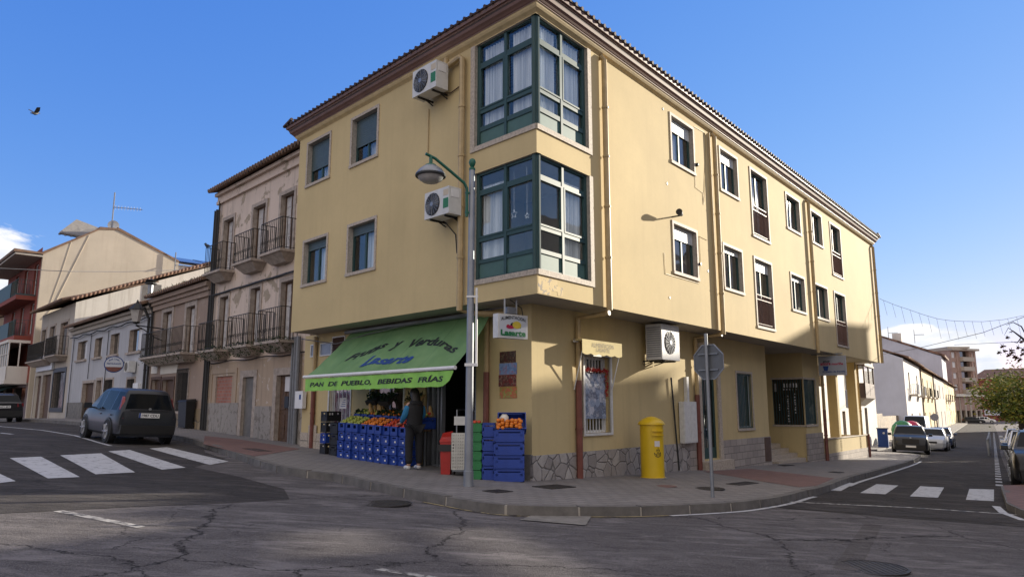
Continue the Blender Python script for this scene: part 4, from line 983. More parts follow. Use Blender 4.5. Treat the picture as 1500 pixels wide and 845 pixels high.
p_ = CAM+ray(51, 169)*22; bird('pigeon', 'dark pigeon flying in the blue sky at the upper left', p_, .68, .10, rot=1.2)
# low brown house
sC = hp(222, 500)[0]; zC = 6.05
tB = [opening(238, 250.5, 457, 521), opening(272, 284.5, 449, 519)]; zf = sum(o[2] for o in tB)/2; tB = [(a, b, zf, e) for a, b, _, e in tB]
gB = [opening(237, 253, 556, 611), opening(221, 233, 556, 611)]; gB = [(a, b, HO.g(a)+.13, e) for a, b, _, e in gB]; gw = opening(260, 275, 546, 602)
BH = house('brown_house', 'two storey brown rendered house with an overgrown balcony beside the white house', HO, sB, sC, zC, tB+gB+[gw], 'brownwall', gable=1.2)
for i, o in enumerate(tB): shutter_door(BH, HO, o, 'shutold'); surround(BH, HO, o, .2)
c0 = (tB[0][0]+tB[0][1])/2; c1 = (tB[1][0]+tB[1][1])/2; balcony(BH, HO, c1-1.0, c0+1.1, zf-.02, weeds=True, seed=30)
for o in gB: MB().box(HO, o[0], o[1], -.17, -.13, o[2], o[3]).build('door', M['wood'], BH); surround(BH, HO, o, .12, mat='wood')
kk = MB().box(HO, gw[0], gw[1], -.17, -.15, gw[2], gw[3]).build('window', M['glassd'], BH); railing(kk, HO, gw[0]-.05, gw[1]+.05, gw[2], gw[3]+.15, .06, step=.09, curl=True); surround(BH, HO, gw, .1, bot=True)
for u0, u1 in ((222.5, 231.5), (236, 261)): a, b = hp(u1, 541)[0], hp(u0, 541)[0]; z = hp((u0+u1)/2, 547)[1]; MB().box(HO, a, b, .0, .03, z, z+.5).build('faded_sign', M['party2'], BH)
m = MB(); m.box(HO, sB+.01, gw[0]-.0, -.01, .04, -.5, HO.g(sB)+.9).box(HO, gw[0], gw[1]+.1, -.01, .045, -.5, gw[2]-.12); m.build('plinth', M['fieldstone'], BH)
m = MB(); m.box(HO, sB, sC, -.01, .28, zC-.05, zC+.12).box(HO, sB, sC, -.01, .18, zC-.2, zC-.05).box(HO, sB, sC, -.01, .1, zC-.4, zC-.2); m.build('cornice', M['brownwall'], BH)
roofbox(BH, HO, sB, sC, zC+.14, 1.2, 4.5, .42); m = MB(); R_ = random.Random(4)
for i in range(300): s = R_.uniform(sB, sC); d = R_.uniform(0, .45); p = HO.P(s, d, zC+.25); v = Vector((R_.uniform(-1, 1), R_.uniform(-1, 1), 1.2))*R_.uniform(.04, .12); o = v.orthogonal().normalized()*.025; m.face([p-o, p+v, p+o])
m.build('weeds', M['weeds'], BH)['kind'] = 'stuff'
pipe(BH, [HO.P(sC-.1, .3, zC), HO.P(sC-.1, .08, zC-.4), HO.P(sC-.1, .08, HO.g(sC)+.13)], .05, 'cable')
o = MB(); a, b = hp(288, 615)[0], hp(276, 615)[0]; z0 = HO.g(a)+.13
t = thing('wheelie_bin', 'dark grey bin standing against the brown house wall', 'bin', tuple(HO.P((a+b)/2, .35, z0)))
m = MB(); P = HO.P; m.hexa([P(a+.05, .12, z0+.05), P(b-.05, .12, z0+.05), P(b-.05, .38, z0+.05), P(a+.05, .38, z0+.05), P(a, .08, z0+1.0), P(b, .08, z0+1.0), P(b, .42, z0+1.0), P(a, .42, z0+1.0)]); m.build('body', M['black'], t); m = MB(); m.hexa([P(a-.02, .05, z0+1.0), P(b+.02, .05, z0+1.0), P(b+.02, .45, z0+1.0), P(a-.02, .45, z0+1.0), P(a+.02, .07, z0+1.10), P(b-.02, .07, z0+1.10), P(b-.02, .40, z0+1.05), P(a+.02, .40, z0+1.05)]).build('lid', M['black'], t)
for x in (a+.06, b-.12): MB().tube([P(x, .12, z0+.08), P(x+.06, .12, z0+.08)], .08, 10).build('wheel', M['tyre'], t)
# white house
sD = hp(101, 550)[0]; zD = 5.85
tC = [opening(113.7, 127, 500, 527), opening(138.5, 149.5, 495, 523), opening(161.5, 174, 489, 519), opening(189, 207, 482, 515)]
gC = [opening(120, 136, 561, 612), opening(140, 147, 557, 610), opening(186, 197, 555, 575), opening(153, 165, 556, 578)]
gC[0] = gC[0][:2]+(HO.g(gC[0][0])+.13, gC[0][3]); gC[1] = gC[1][:2]+(HO.g(gC[1][0])+.13, gC[1][3])
WH = house('white_house', 'two storey pale grey house with an oval sign and street lantern', HO, sC, sD, zD, tC+gC, 'whitewall', gable=1.8, sidemat='party2')
for i, o in enumerate(tC):
    k = MB(); a, b, c, e = o; k.box(HO, a, a+.07, -.2, -.15, c, e).box(HO, b-.07, b, -.2, -.15, c, e).box(HO, a, b, -.2, -.15, c, c+.07).box(HO, (a+b)/2-.03, (a+b)/2+.03, -.2, -.15, c, e); k = k.build('window', M['frame_old'], WH)
    MB().box(HO, a+.07, b-.07, -.19, -.17, c+.07, e).build('pane', M['glassd'], k)
    if i != 2: curtain(HO, a+.1, (a+b)/2, c+.1, e, -.155, .01, 6, i).build('curtain', M['curtain'], k)
    MB().box(HO, a-.12, b+.12, -.02, .10, c-.1, c).build('window_sill', M['frame_old'], k)
for i, o in enumerate(gC):
    a, b, c, e = o
    if i < 2: MB().box(HO, a, b, -.2, -.16, c, e).build('door', M['wood'], WH); surround(WH, HO, o, .14)
    else: k = MB().box(HO, a, b, -.2, -.17, c, e).build('window', M['glassd'], WH); surround(WH, HO, o, .1, bot=True); railing(k, HO, a, b, c, e, -.02, step=.12)
a, b = hp(178, 590)[0], hp(171, 590)[0]; MB().box(HO, sD-3.6, sD-.3, -.01, .04, -.5, HO.g(sD)+1.0).build('plinth', M['gutter'], WH)
a = hp(206, 565)[0]; MB().box(HO, a, a+.7, .0, .12, hp(203, 572)[1], hp(203, 561)[1]).build('meter_box', M['white'], WH)
roofbox(WH, HO, sC, sD, zD+.1, 1.8, 4.5, .5); m = MB(); m.box(HO, sC, sD, -.01, .25, zD-.05, zD+.08).box(HO, sC, sD, -.01, .12, zD-.25, zD-.05); m.build('cornice', M['creamwall'], WH)
m = MB(); m.tube([HO.P(sC+(sD-sC)*i/20, .12, zD-.45+.05*math.sin(i*1.7)) for i in range(21)], .03, 5).build('cable', M['cable'], WH)
for u in (108, 133, 158): s_ = hp(u, 520)[0]; pipe(WH, [HO.P(s_, .05, zD-.5), HO.P(s_, .05, 1.0 if u != 133 else 3.0)], .018, 'cable', 'conduit', coll=False)
pipe(WH, [HO.P(sC+.25, .35, zD), HO.P(sC+.25, .1, zD-.5), HO.P(sC+.25, .1, .9)], .06, 'cable')
# oval hanging sign across the street
c_ = HO.P(*[hp(167, 533.5, .7)[0], .7, hp(167, 533.5, .7)[1]]); sg = thing('oval_sign', 'oval bar sign with dark rim and red lower band on the white house', 'sign', tuple(c_+nL*(-.7)))
Dx = nL.cross(UP).normalized()*-1; X = (Vector((c_.y, -c_.x, 0)).normalized())
def oval(mb, c, X, Y, rx, ry, t, n=36, a0=0, a1=2*math.pi, cut=None):
    N_ = X.cross(Y).normalized(); pts = [c+X*rx*math.cos(a0+(a1-a0)*i/n)+Y*ry*math.sin(a0+(a1-a0)*i/n) for i in range(n)]
    return mb.prism([p-N_*t/2 for p in pts], N_*t)
X = nL*.95+uL*-.3; X.normalize(); X = nL.copy(); 
Xs = Vector((.82, -.57, 0)).normalized() if False else Vector((c_.y, -c_.x, 0)).normalized()
oval(MB(), c_, Xs, UP, .40, .37, .10).build('rim', M['txtblue'], sg); nn = Xs.cross(UP).normalized()
if nn.dot(c_) > 0: nn = -nn
m = MB(); oval(m, c_+nn*.065, Xs, UP, .36, .33, .02); m.build('face', M['sign'], sg)
m = MB(); m.prism([c_+nn*.076+Xs*.36*math.cos(a)+UP*.33*math.sin(a) for a in [math.pi+.38+(math.pi-.76)*i/14 for i in range(15)]], nn*.006); m.build('red_band', M['pipe_r'], sg)
m = MB()
for tx, y, w_, h_, ar in (('BAR CASA', .12, .42, .08, .08), ('RESTAURANTE', -.01, .56, .075, 0)): add_text(m, tx, c_+nn*.077+UP*y, Xs, UP, w_, h_, arc=ar, nrm=nn, bold=.02)
m.build('lettering', M['txtblue'], sg); MB().bar(c_-nL*.7+UP*.1, c_-UP*0+UP*.1-nn*.0, .05).build('bracket', M['iron'], sg)
u_ = hp(190.5, 537, .2); t = thing('ac_unit', 'small old air conditioner on the white house wall next to the oval sign', 'air conditioner', tuple(HO.P(u_[0], 0, u_[1]-.4)))
MB().box(HO, u_[0]-.3, u_[0]+.3, .05, .35, u_[1]-.25, u_[1]+.25).build('casing', M['ac'], t); MB().lathe(HO.P(u_[0]+.05, .35, u_[1]), [(.2, 0), (.2, .015), (.03, .02)], 18, nL).build('fan_grille', M['woodgrey'], t)
# wrought lantern on a bracket
Lc = HO.P(*[hp(200.5, 457, 1.1)[0], 1.1, hp(200.5, 457, 1.1)[1]]); t = thing('street_lantern', 'classic black street lantern on a wall bracket at the right end of the white house', 'street lamp', tuple(Lc-nL*1.1-UP*.6))
m = MB(); m.lathe(Lc-UP*.42, [(.14, 0), (.26, .52)], 4).build('lantern_glass', M['diffuser'], t)
m = MB(); m.lathe(Lc+UP*.10, [(.33, 0), (.30, .04), (.12, .24), (.06, .26), (.05, .34), (.01, .42)], 8).lathe(Lc-UP*.5, [(.04, 0), (.16, .06), (.16, .09)], 8)
m.build('lantern_cap', M['iron'], t); m = MB(); pA = Lc-nL*1.1-UP*.62; m.tube([pA, Lc-UP*.55], .025, 6); m.tube([pA+UP*-.5, pA+nL*.35-UP*.38, pA+nL*.75-UP*.1, Lc-UP*.56], .02, 6); m.build('bracket', M['iron'], t)
# cream house
sE = hp(54.5, 540)[0]; zE = 7.55
tD = [opening(60, 66, 484, 530), opening(72, 79, 479, 527), opening(88, 98, 473, 521)]; gD = [opening(50, 58.5, 551, 611), opening(61, 73, 549, 611)]; gD = [(a, b, HO.g(a)+.1, e) for a, b, _, e in gD]; gDw = opening(77, 93.5, 545, 597)
CH = house('cream_house', 'tall cream rendered house with small iron balconies left of the white house', HO, sD, sE, zE, tD+gD+[gDw], 'creamwall', gable=3.3, sidemat='party2', D=16)
for o in tD: shutter_door(CH, HO, o, 'woodgrey'); surround(CH, HO, o, .15)
a0 = tD[2]; balcony(CH, HO, a0[0]-.5, a0[1]+.6, a0[2], hr=1.1); balcony(CH, HO, tD[1][0]-.5, tD[0][1]+.6, tD[1][2], hr=1.1)
for o in gD: MB().box(HO, o[0], o[1], -.2, -.15, o[2], o[3]).build('door', M['wood'], CH); surround(CH, HO, o, .3, mat='creamwall')
k = MB().box(HO, gDw[0], gDw[1], -.2, -.17, gDw[2], gDw[3]).build('window', M['glassd'], CH); surround(CH, HO, gDw, .25, mat='black', bot=True); railing(k, HO, gDw[0], gDw[1], gDw[2], gDw[3], -.05, step=.18)
a, b = hp(80, 537)[0], hp(57, 537)[0]; z = hp(68, 543)[1]; MB().box(HO, a, b, .02, .15, z, z+.95).build('shop_sign', M['sign'], CH)
m = MB(); add_text(m, 'PELUQUERIA', HO.P((a+b)/2, .156, z+.3), -uL, UP, (b-a)*.6, .35, nrm=nL); m.build('lettering', M['txtblue'], CH)
roofbox(CH, HO, sD-.05, sE, zE+.05, 3.3, 8, .7, back=True)
m = MB(); P = HO.P
for i in range(46):
    a = i/45; m.tube([P(sD-.1, -8.0*a+.3, zE+.16+3.3*a), P(sD-.1, -8.0*a+.0, zE+.20+3.3*a+.05)], .09, 6)
m.build('verge_tile', M['tileR'], CH)
MB().box(HO, sD-.02, sD-.005, -4.6, -3.5, zE-1.2, zE+1.55).build('grey_patch', M['woodgrey'], CH)
# chimney pipe of the brown house
pc = HO.px(218.5, 449, -1.2); t = pipe(WH, [HO.P(pc[0], -1.2, pc[1]-.3), HO.P(pc[0], -1.2, HO.px(218.5, 418, -1.2)[1])], .13, 'galv', 'chimney', coll=False); zt_ = HO.px(218.5, 418, -1.2)[1]
MB().lathe(HO.P(pc[0], -1.2, zt_), [(.1, 0), (.28, .03), (.28, .08), (.16, .12), (.3, .22), (.05, .28)], 12).build('chimney_cowl', M['cable'], t)
# tall red building with the big beige gable wall
sF = 48.4; sG = 61.0; GF = Frame(HO.P(sF, 0, 0), -nL, -uL)     # gable plane: s runs away from the street
ga = [GF.px(u, v) for u, v in ((61, 362), (48.5, 353.5), (109, 340), (146, 336.5), (165, 336), (172, 337), (258, 381), (262, 384), (262, 480))]
RB = thing('red_building', 'tall brick red building with a large blank beige gable wall facing the street corner', 'building', tuple(HO.P((sF+sG)/2, 0, .9)))
prf = [(0, 12.05), (ga[3][0], ga[3][1]), (ga[5][0], ga[5][1]), (ga[7][0], ga[7][1])]; Dk = prf[-1][0]
m = MB(); q = [GF.P(0, 0, -.5)]+[GF.P(s, 0, z) for s, z in prf]+[GF.P(Dk, 0, -.5)]; m.prism(q, uL*.3); m.build('gable_wall', M['party'], RB)
zR = 12.6; oR = []
for z0, z1 in ((9.35, 11.6), (6.6, 8.8)): oR += [(sF+1.1, sF+2.4, z0, z1), (sF+4.6, sF+5.8, z0, z1), (sF+8, sF+9.2, z0, z1)]
m = MB(); wall(m, HO, sF+.3, sG, 3.2, zR, oR, .2); m.face([HO.P(sG, 0, -.5), HO.P(sG, -12, -.5), HO.P(sG, -12, zR), HO.P(sG, 0, zR)]); m.build('wall', [M['redwall'], M['redwall']], RB)
for o in oR: k = window(RB, HO, *o, .16, 0, cur=(0, .6), fm='white', tr=False, glass='glassd')
m = MB(); wall(m, HO, sF+.3, sG, -.5, 3.2, [(sF+1, sF+4.5, .9, 2.9), (sF+5.2, sF+8, .9, 2.9), (sF+9, sF+11.5, .9, 2.9)], .4); m.box(HO, sF+.3, sG, -.9, -.8, -.5, 3.2); m.build('shop_front', [M['pipe_b'], M['black']], RB)
def rpx(u, v, d): return HO.px(u, v, d)
zs = rpx(46, 435, 1.1)[1]; m = MB(); m.box(HO, sF+1.0, sG, .0, 1.15, 8.9, 9.2); k = m.build('balcony', M['redwall'], RB); m = MB(); m.box(HO, sF+3.2, sG, 1.12, 1.16, 9.2, 10.3).box(HO, sF+1.0, sF+1.04, .0, 1.15, 9.2, 9.3); railing(None, HO, sF+1.05, sF+3.2, 9.2, 10.3, 1.13, sides=1.1, step=.2, mb=m); m.build('balcony_panel', M['green'], k)
m = MB(); m.box(HO, sF+1.0, sG, .0, 1.0, 6.1, 6.4); k = m.build('balcony', M['redwall'], RB); m = MB(); m.box(HO, sF+3.5, sG, .97, 1.0, 6.4, 7.5); railing(None, HO, sF+1.05, sF+3.5, 6.4, 7.5, .98, sides=.95, step=.2, mb=m); m.build('balcony_panel', M['green'], k)
m = MB(); m.box(HO, sF+1.0, sG, .0, 1.3, 3.1, 3.35).box(HO, sF+1, sG, 1.2, 1.25, 3.35, 4.3).box(HO, sF+1.0, sF+1.05, .0, 1.25, 3.35, 4.3).box(HO, sF+1, sG, .0, 1.3, 5.9, 6.09)
x = sF+1
while x < sG: m.box(HO, x, x+.08, 1.17, 1.25, 4.3, 5.9); x += .85
m.box(HO, sF+1, sG, 1.17, 1.25, 5.1, 5.16).box(HO, sF+1, sF+1.05, .55, .63, 4.3, 5.9)
k = m.build('gallery', M['whitelit'], RB); MB().box(HO, sF+1.08, sG, 1.19, 1.2, 4.3, 5.9).build('pane', M['glassd'], k)
m = MB(); P = HO.P; m.hexa([P(x, d, z) for x, d, z in ((sF+4, .0, 3.05), (sG, .0, 3.05), (sG, 1.6, 2.4), (sF+4, 1.6, 2.4), (sF+4, .0, 3.09), (sG, .0, 3.09), (sG, 1.6, 2.44), (sF+4, 1.6, 2.44))]); m.build('shop_awning', M['green'], RB)
# roof following the gable, deep eave to the street
m = MB()
for (s0_, z0_), (s1_, z1_) in zip([(-1.7, 12.0)]+prf[:2]+prf[2:], prf[:2]+prf[2:]):
    m.hexa([GF.P(s0_, .05, z0_), GF.P(s1_, .05, z1_), GF.P(s1_, -12.6, z1_), GF.P(s0_, -12.6, z0_), GF.P(s0_, .05, z0_+.22), GF.P(s1_, .05, z1_+.12), GF.P(s1_, -12.6, z1_+.12), GF.P(s0_, -12.6, z0_+.22)])
m.build('roof', M['tile'], RB)
m = MB(); m.box(HO, sF+.0, sG, .0, 1.62, 11.85, 11.97); m.build('eave_soffit', M['reveal'], RB)
for pts, r in (([(131, 345), (98, 410), (78, 450), (62, 468)], .022), ([(106, 350), (90, 400), (70, 455)], .015)):
    MB().tube([GF.P(GF.px(u, v, .04)[0], .01, GF.px(u, v, .04)[1]) for u, v in pts], r, 5).build('cable', M['party'], RB)
def antenna(base, h, label, r=.03, s=1.0, X=Vector((1, 0, 0)), dish=False):
    t = thing('tv_antenna', label, 'antenna', tuple(base)); m = MB(); b = Vector(base); m.tube([b, b+UP*h], r, 6); m.build('mast', M['galv'], t); m = MB()
    a = b+UP*h*.62; m.tube([a, a+X*1.5*s], r*.6, 5)
    for i in range(9): p = a+X*(.1+.16*i)*s; m.tube([p-UP*.12*s, p+UP*.12*s], r*.3, 4)
    m.build('yagi', M['galv'], t)
    if dish: MB().lathe(b+UP*.45+X*.1, [(.02, -.06), (.2, -.04), (.38, .04), (.39, .05), (.2, -.02), (.02, -.04)], 18, (-b).normalized()+UP*.3, cap=False).build('dish', M['ac'], t)
    return t
pr = GF.P(ga[4][0], -.3, ga[4][1]); dpx = (pr-CAM).length/1074
antenna(pr-UP*.1, 52*dpx, 'tall television antenna with dish on the ridge of the beige gable', .05, 1.3, dish=True, X=Vector((.93, .36, 0)))
p1_ = GF.P(GF.px(253, 390, -.3)[0], .2, GF.px(253, 420)[1]); antenna(p1_, 52*dpx*.9, 'thin antenna mast at the low right end of the beige gable', .045, .5, X=Vector((.9, .3, 0)))
sp_ = thing('solar_collector', 'tilted solar panel frame on the roof of the red building', 'solar panel', tuple(GF.P(GF.px(115, 342)[0], -2, GF.px(115, 342)[1])))
c4_ = [(GF.px(88, 342, -1)[0], -.3, GF.px(88, 342, -1)[1]), (GF.px(145, 336, -1)[0], -.3, GF.px(145, 336, -1)[1]), (GF.px(145, 333, -1)[0], -.3, 0)]
def gd_(u, v, d): a = GF.px(u, v, d); return GF.P(a[0], d, a[1])
Q1, Q2, Q3, Q4 = gd_(87, 342, -.6), gd_(112, 323.5, -3.6), gd_(146, 336.5, -3.6), gd_(121, 348, -.6)
m = MB(); m.prism([Q1, Q2, Q3, Q4], UP*.12); m.build('panel', M['woodgrey'], sp_)
m = MB()
for k in (0, .25, .5, .75, 1): m.bar(Q1.lerp(Q4, k)-UP*.05, Q2.lerp(Q3, k)-UP*.05, .12)
for k in (.1, .5, .9): m.bar(Q1.lerp(Q2, k)-UP*.12, Q4.lerp(Q3, k)-UP*.12, .1)
m.bar(Q2.lerp(Q3, .3), Q2.lerp(Q3, .3)-UP*2.5, .1).bar(Q2.lerp(Q3, .9), Q2.lerp(Q3, .9)-UP*1.5, .1); m.build('support', M['galv'], sp_)
# far houses behind
bk = thing('far_white_building', 'far white building with blue solar panels on its sloping roof behind the brown house', 'building', tuple(HO.P(40, -22, .8)))
BF_ = Frame(HO.P(62, 0, 0), -nL, -uL); a = BF_.px(262, 392); b = BF_.px(305, 400)
m = MB(); m.box(BF_, a[0]-6, b[0]+6, -10, 0, -.5, BF_.px(285, 391)[1]); m.build('wall', M['whitelit'], bk)
zz0 = BF_.px(285, 389)[1]; m = MB(); m.hexa([BF_.P(x, d, z) for x, d, z in ((a[0]-6, .4, zz0), (b[0]+6, .4, zz0-.3), (b[0]+6, -6, zz0+1.2), (a[0]-6, -6, zz0+1.5), (a[0]-6, .4, zz0+.1), (b[0]+6, .4, zz0-.2), (b[0]+6, -6, zz0+1.3), (a[0]-6, -6, zz0+1.6))]); rr = m.build('roof', M['woodgrey'], bk)
for i in range(5):
    x0_ = a[0]-5.5+i*4.3; MB().hexa([BF_.P(x, d, z) for x, d, z in ((x0_, .3, zz0+.14-.014*i), (x0_+4.1, .3, zz0+.14), (x0_+4.1, -5.4, zz0+1.55), (x0_, -5.4, zz0+1.6), (x0_, .3, zz0+.2), (x0_+4.1, .3, zz0+.2), (x0_+4.1, -5.4, zz0+1.62), (x0_, -5.4, zz0+1.66))]).build('solar_panel', M['solar'], bk)
fb = thing('far_beige_house', 'far beige house with sloping roof at the left edge of the photo', 'house', tuple(HO.P(66, 0, .7)))
QF = Frame(HO.P(sG+4, .0, 0), -nL, -uL); zq = QF.px(0, 462)[1]
m = MB(); m.prism([QF.P(-1.5, 0, -.5), QF.P(-1.5, 0, 8.3), QF.P(1.5, 0, 9.6), QF.P(6, 0, 11.5), QF.P(12, 0, 8.0), QF.P(12, 0, -.5)], uL*9).build('wall', M['party'], fb)
m = MB(); m.hexa([QF.P(-2, .1, 8.2), QF.P(6, .1, 11.6), QF.P(6, -9.2, 11.6), QF.P(-2, -9.2, 8.2), QF.P(-2, .1, 8.4), QF.P(6, .1, 11.8), QF.P(6, -9.2, 11.8), QF.P(-2, -9.2, 8.4)]).build('roof', M['tile'], fb)
MB().box(HO, sG+3.5, sG+4, 1.45, 1.5, 2.8, 6.6).build('gallery', M['wood'], fb)
# ================================================================== right street beyond the block
BO = Frame(nS*(-7.4), uS, nS)
def bpx(u, v, d=0.0): return BO.px(u, v, d)
a0 = 37.5; a1 = bpx(1283.5, 600)[0]
zb1 = bpx(1283, 530)[1]
ow = [(a0+5.0, a0+6.2, .6, 2.9), (a0+9.5, a0+10.6, -.9, 1.3), (a1-6.2, a1-4.9, -1.0, 1.5), (a1-13, a1-11.8, -.9, 1.2)]
up_ = [(a0+3+i*4.2, a0+4.2+i*4.2, 2.6, 4.4) for i in range(3)]
EH = house('gallery_house', 'sunlit white house with a dark wooden enclosed balcony seen past the arcade', BO, a0, a1, zb1, [o for o in ow[1:]]+up_, 'whitelit', gable=1.5, D=8, revm='stone', zbase=-2.5)
for o in ow[1:]: MB().box(BO, o[0], o[1], -.2, -.16, o[2], o[3]).build('door', M['wood'], EH)
for o in up_: MB().box(BO, o[0], o[1], -.2, -.16, o[2], o[3]).build('window', M['glassd'], EH)
roofbox(EH, BO, a0, a1+.2, zb1, 1.5, 4, .5, mat='tileR')
ba, bb = bpx(1268, 570, .9)[0], bpx(1281.5, 570, .9)[0]; z0_, z1_ = bpx(1275, 583, .9)[1], bpx(1275, 536, .9)[1]; zm = bpx(1275, 562, .9)[1]
m = MB(); m.box(BO, ba, bb, .0, .9, z0_, z0_+.15).box(BO, ba, bb, .0, .95, z1_-.12, z1_)
for s_ in (ba, (ba+bb)/2-.04, bb-.09): m.box(BO, s_, s_+.09, .81, .9, z0_+.15, z1_-.12)
m.box(BO, ba, bb, .85, .89, z0_+.15, zm).box(BO, ba, ba+.04, .0, .85, z0_+.15, zm); k = m.build('enclosed_balcony', M['pipe_b'], EH)
MB().box(BO, ba+.09, bb-.09, .84, .85, zm, z1_-.12).build('pane', M['glass'], k); MB().hexa([BO.P(x, d, z) for x, d, z in ((ba+.5, 0, z0_-.5), (bb-.5, 0, z0_-.5), (bb-.5, .3, z0_-.5), (ba+.5, .3, z0_-.5), (ba, 0, z0_), (bb, 0, z0_), (bb, .9, z0_), (ba, .9, z0_))]).build('corbel', M['stone'], k)
xs_ = bpx(1205, 600)[0]
# row of houses along the far pavement
RO = Frame(nS*(-7.0), uS, nS)
def opx(u, v, d=0.0): return RO.px(u, v, d)
ux = [1328, 1351, 1369, 1385, 1394, 1403]; sx = [opx(u, 590)[0] for u in ux]; zt_ = [opx(1328.5, 551)[1]]*2+[opx(1351, 560)[1]]*4
rowd = [('white_row_house', 'sunlit white row house with two small white balconies', 'whitelit', 'white'), ('cream_row_house', 'cream row house right of the white balcony house', 'yellowlit', 'stone'), ('ochre_row_house', 'ochre row house with recessed balcony further along the far pavement', 'creamwall', 'stone'), ('yellow_row_house', 'yellow row house with a projecting balcony near the street end', 'yellowlit', 'stone'), ('far_cream_house', 'last pale yellow house of the row at the street end', 'yellowlit', 'stone')]
for i, (nm, lb_, mt, fm_) in enumerate(rowd):
    s0_, s1_ = sx[i], sx[i+1]; L = s1_-s0_; zt = opx(ux[i]+.5, [551, 560, 565, 568, 571][i])[1]; zt = [7.0, 6.9, 6.9, 6.8, 6.8][i]-.6
    hs = []
    for k in range(2 if L < 22 else 3):
        c = s0_+L*(k+.5)/(2 if L < 22 else 3); hs.append((c-.7, c+.7, 3.0, 5.2)); hs.append((c-.7, c+.7, -1.6, .9))
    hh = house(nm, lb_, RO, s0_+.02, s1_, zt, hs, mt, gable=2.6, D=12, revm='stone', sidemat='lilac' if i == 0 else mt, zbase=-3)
    for a, b, c, e in hs:
        MB().box(RO, a, b, -.2, -.15, c, e).build('window' if c > 2 else 'door', M['glassd'] if c > 2 else M['wood'], hh)
        if c > 2 and i in (0, 1, 3): k = MB().box(RO, a-.5, b+.5, 0, .8, c-.3, c-.12).build('balcony', M['stone'], hh); railing(k, RO, a-.45, b+.45, c-.12, c+.95, .75, 'white' if i == 0 else 'iron', step=.25, sides=.7, r=.02)
    roofbox(hh, RO, s0_, s1_+.1, zt+.05, 2.6, 6, .5, mat='tileR')
    if i in (0, 1): pipe(hh, [RO.P(s1_-.2, .1, zt), RO.P(s1_-.2, .1, -1.4)], .08, 'pipe_b', coll=False)
m = MB(); S0 = Frame(RO.P(sx[0], 0, 0), -nS, -uS)
for k in range(5): m.box(S0, 1.0+k*1.9, 1.18+k*1.9, .0, .02, -1.5, 2.0) if k else None
# tall pale gable behind the row
TG = Frame(RO.P(158, 0, 0), -nS, -uS); t = thing('tall_pale_building', 'tall building with a plain lilac shaded gable wall and chimney behind the row', 'building', tuple(RO.P(158, -5, -2)))
g1 = TG.px(1398, 521); g2 = TG.px(1286, 492.5); gm = TG.px(1290, 494)
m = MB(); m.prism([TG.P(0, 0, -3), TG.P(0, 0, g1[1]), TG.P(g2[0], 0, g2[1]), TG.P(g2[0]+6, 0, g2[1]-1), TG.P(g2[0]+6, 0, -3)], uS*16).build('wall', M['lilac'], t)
m = MB(); m.hexa([TG.P(-.6, .1, g1[1]-.1), TG.P(g2[0], .1, g2[1]), TG.P(g2[0], -16.2, g2[1]), TG.P(-.6, -16.2, g1[1]-.1), TG.P(-.6, .1, g1[1]+.3), TG.P(g2[0], .1, g2[1]+.35), TG.P(g2[0], -16.2, g2[1]+.35), TG.P(-.6, -16.2, g1[1]+.3)]).build('roof', M['tileR'], t)
c_ = TG.px(1313, 497, -3); m = MB(); m.box(TG, c_[0]-.9, c_[0]+.7, -4.5, -3, c_[1]-2, c_[1]+1.2).build('chimney', M['whitelit'], t)
for u, v in ((1302, 483), (1340, 488)): q = TG.px(u, 498, -2); antenna(TG.P(q[0], -2, q[1]-.6), 3.2 if u < 1310 else 2.6, 'rooftop television antenna left of the chimney on the tall pale building' if u < 1310 else 'rooftop television antenna right of the chimney on the tall pale building', .06, 1.2, X=Vector((.9, -.3, 0)))
# brick apartment block closing the street
def at(u, D): v = Vector((u-CX, F/math.cos(PIT), 0)); v = ray(u, 597); v.z = 0; v.normalize(); return v*D
pA, pB = at(1399, 205), at(1437, 212); ub = (pB-pA).normalized(); nb = Vector((ub.y, -ub.x, 0)); AF = Frame(pA, ub, nb); W_ = (pB-pA).length
AB = thing('brick_apartment_block', 'five storey brick apartment block with balconies closing the far end of the right street', 'apartment building', tuple(pA+ub*W_/2+UP*-2))
ztA = AF.px(1418, 514)[1]; zbA = -2.2
fl_ = [AF.px(1418, v)[1] for v in (604, 577, 560, 544, 530, 518)]
hs = []
for i in range(1, 5):
    z = fl_[i]; hs += [(W_*.36, W_*.74, z+.3, z+2.6)]
m = MB(); wall(m, AF, 0, W_, zbA+3, ztA, hs+[(W_*.06, W_*.2, fl_[i]+.9, fl_[i]+2.3) for i in range(1, 5)]+[(W_*.82, W_*.93, fl_[i]+.9, fl_[i]+2.3) for i in range(1, 5)], .9)
dB = Vector((nb.x, nb.y, 0))
for a, b in ((pA, pA-nb*14+ub*-0), (pB, pB-nb*14)): m.mat(0).face([a+UP*zbA, b+UP*zbA, b+UP*ztA, a+UP*ztA])
m.build('wall', [M['brickred'], M['brickred']], AB)
for i in range(1, 5):
    z = fl_[i]; MB().box(AF, W_*.34, W_*.76, -.1, 1.1, z+.1, z+1.1).build('balcony', M['stone'], AB)
    for a, b in ((.06, .2), (.82, .93)): MB().box(AF, W_*a, W_*b, -.35, -.25, z+.9, z+2.3).build('window', M['white'], AB)
    MB().box(AF, W_*.36, W_*.74, -.95, -.85, z+.3, z+2.6).build('pane', M['glassd'], AB)
for a in (.22, .28, .78): MB().box(AF, W_*a, W_*(a+.07), .0, .18, zbA+3.2, ztA-.5).build('brick_pier', M['brickred'], AB)
MB().box(AF, -.2, W_+.3, -6, .9, ztA, ztA+.5).build('roof', M['stone'], AB)
MB().box(AF, -.3, W_+.3, -1.5, .9, fl_[1]-.6, fl_[1]-.0).build('canopy', M['party2'], AB); MB().box(AF, 0, W_, -4, -2.5, zbA, fl_[1]-.6).build('shop_front', M['pipe_b'], AB)
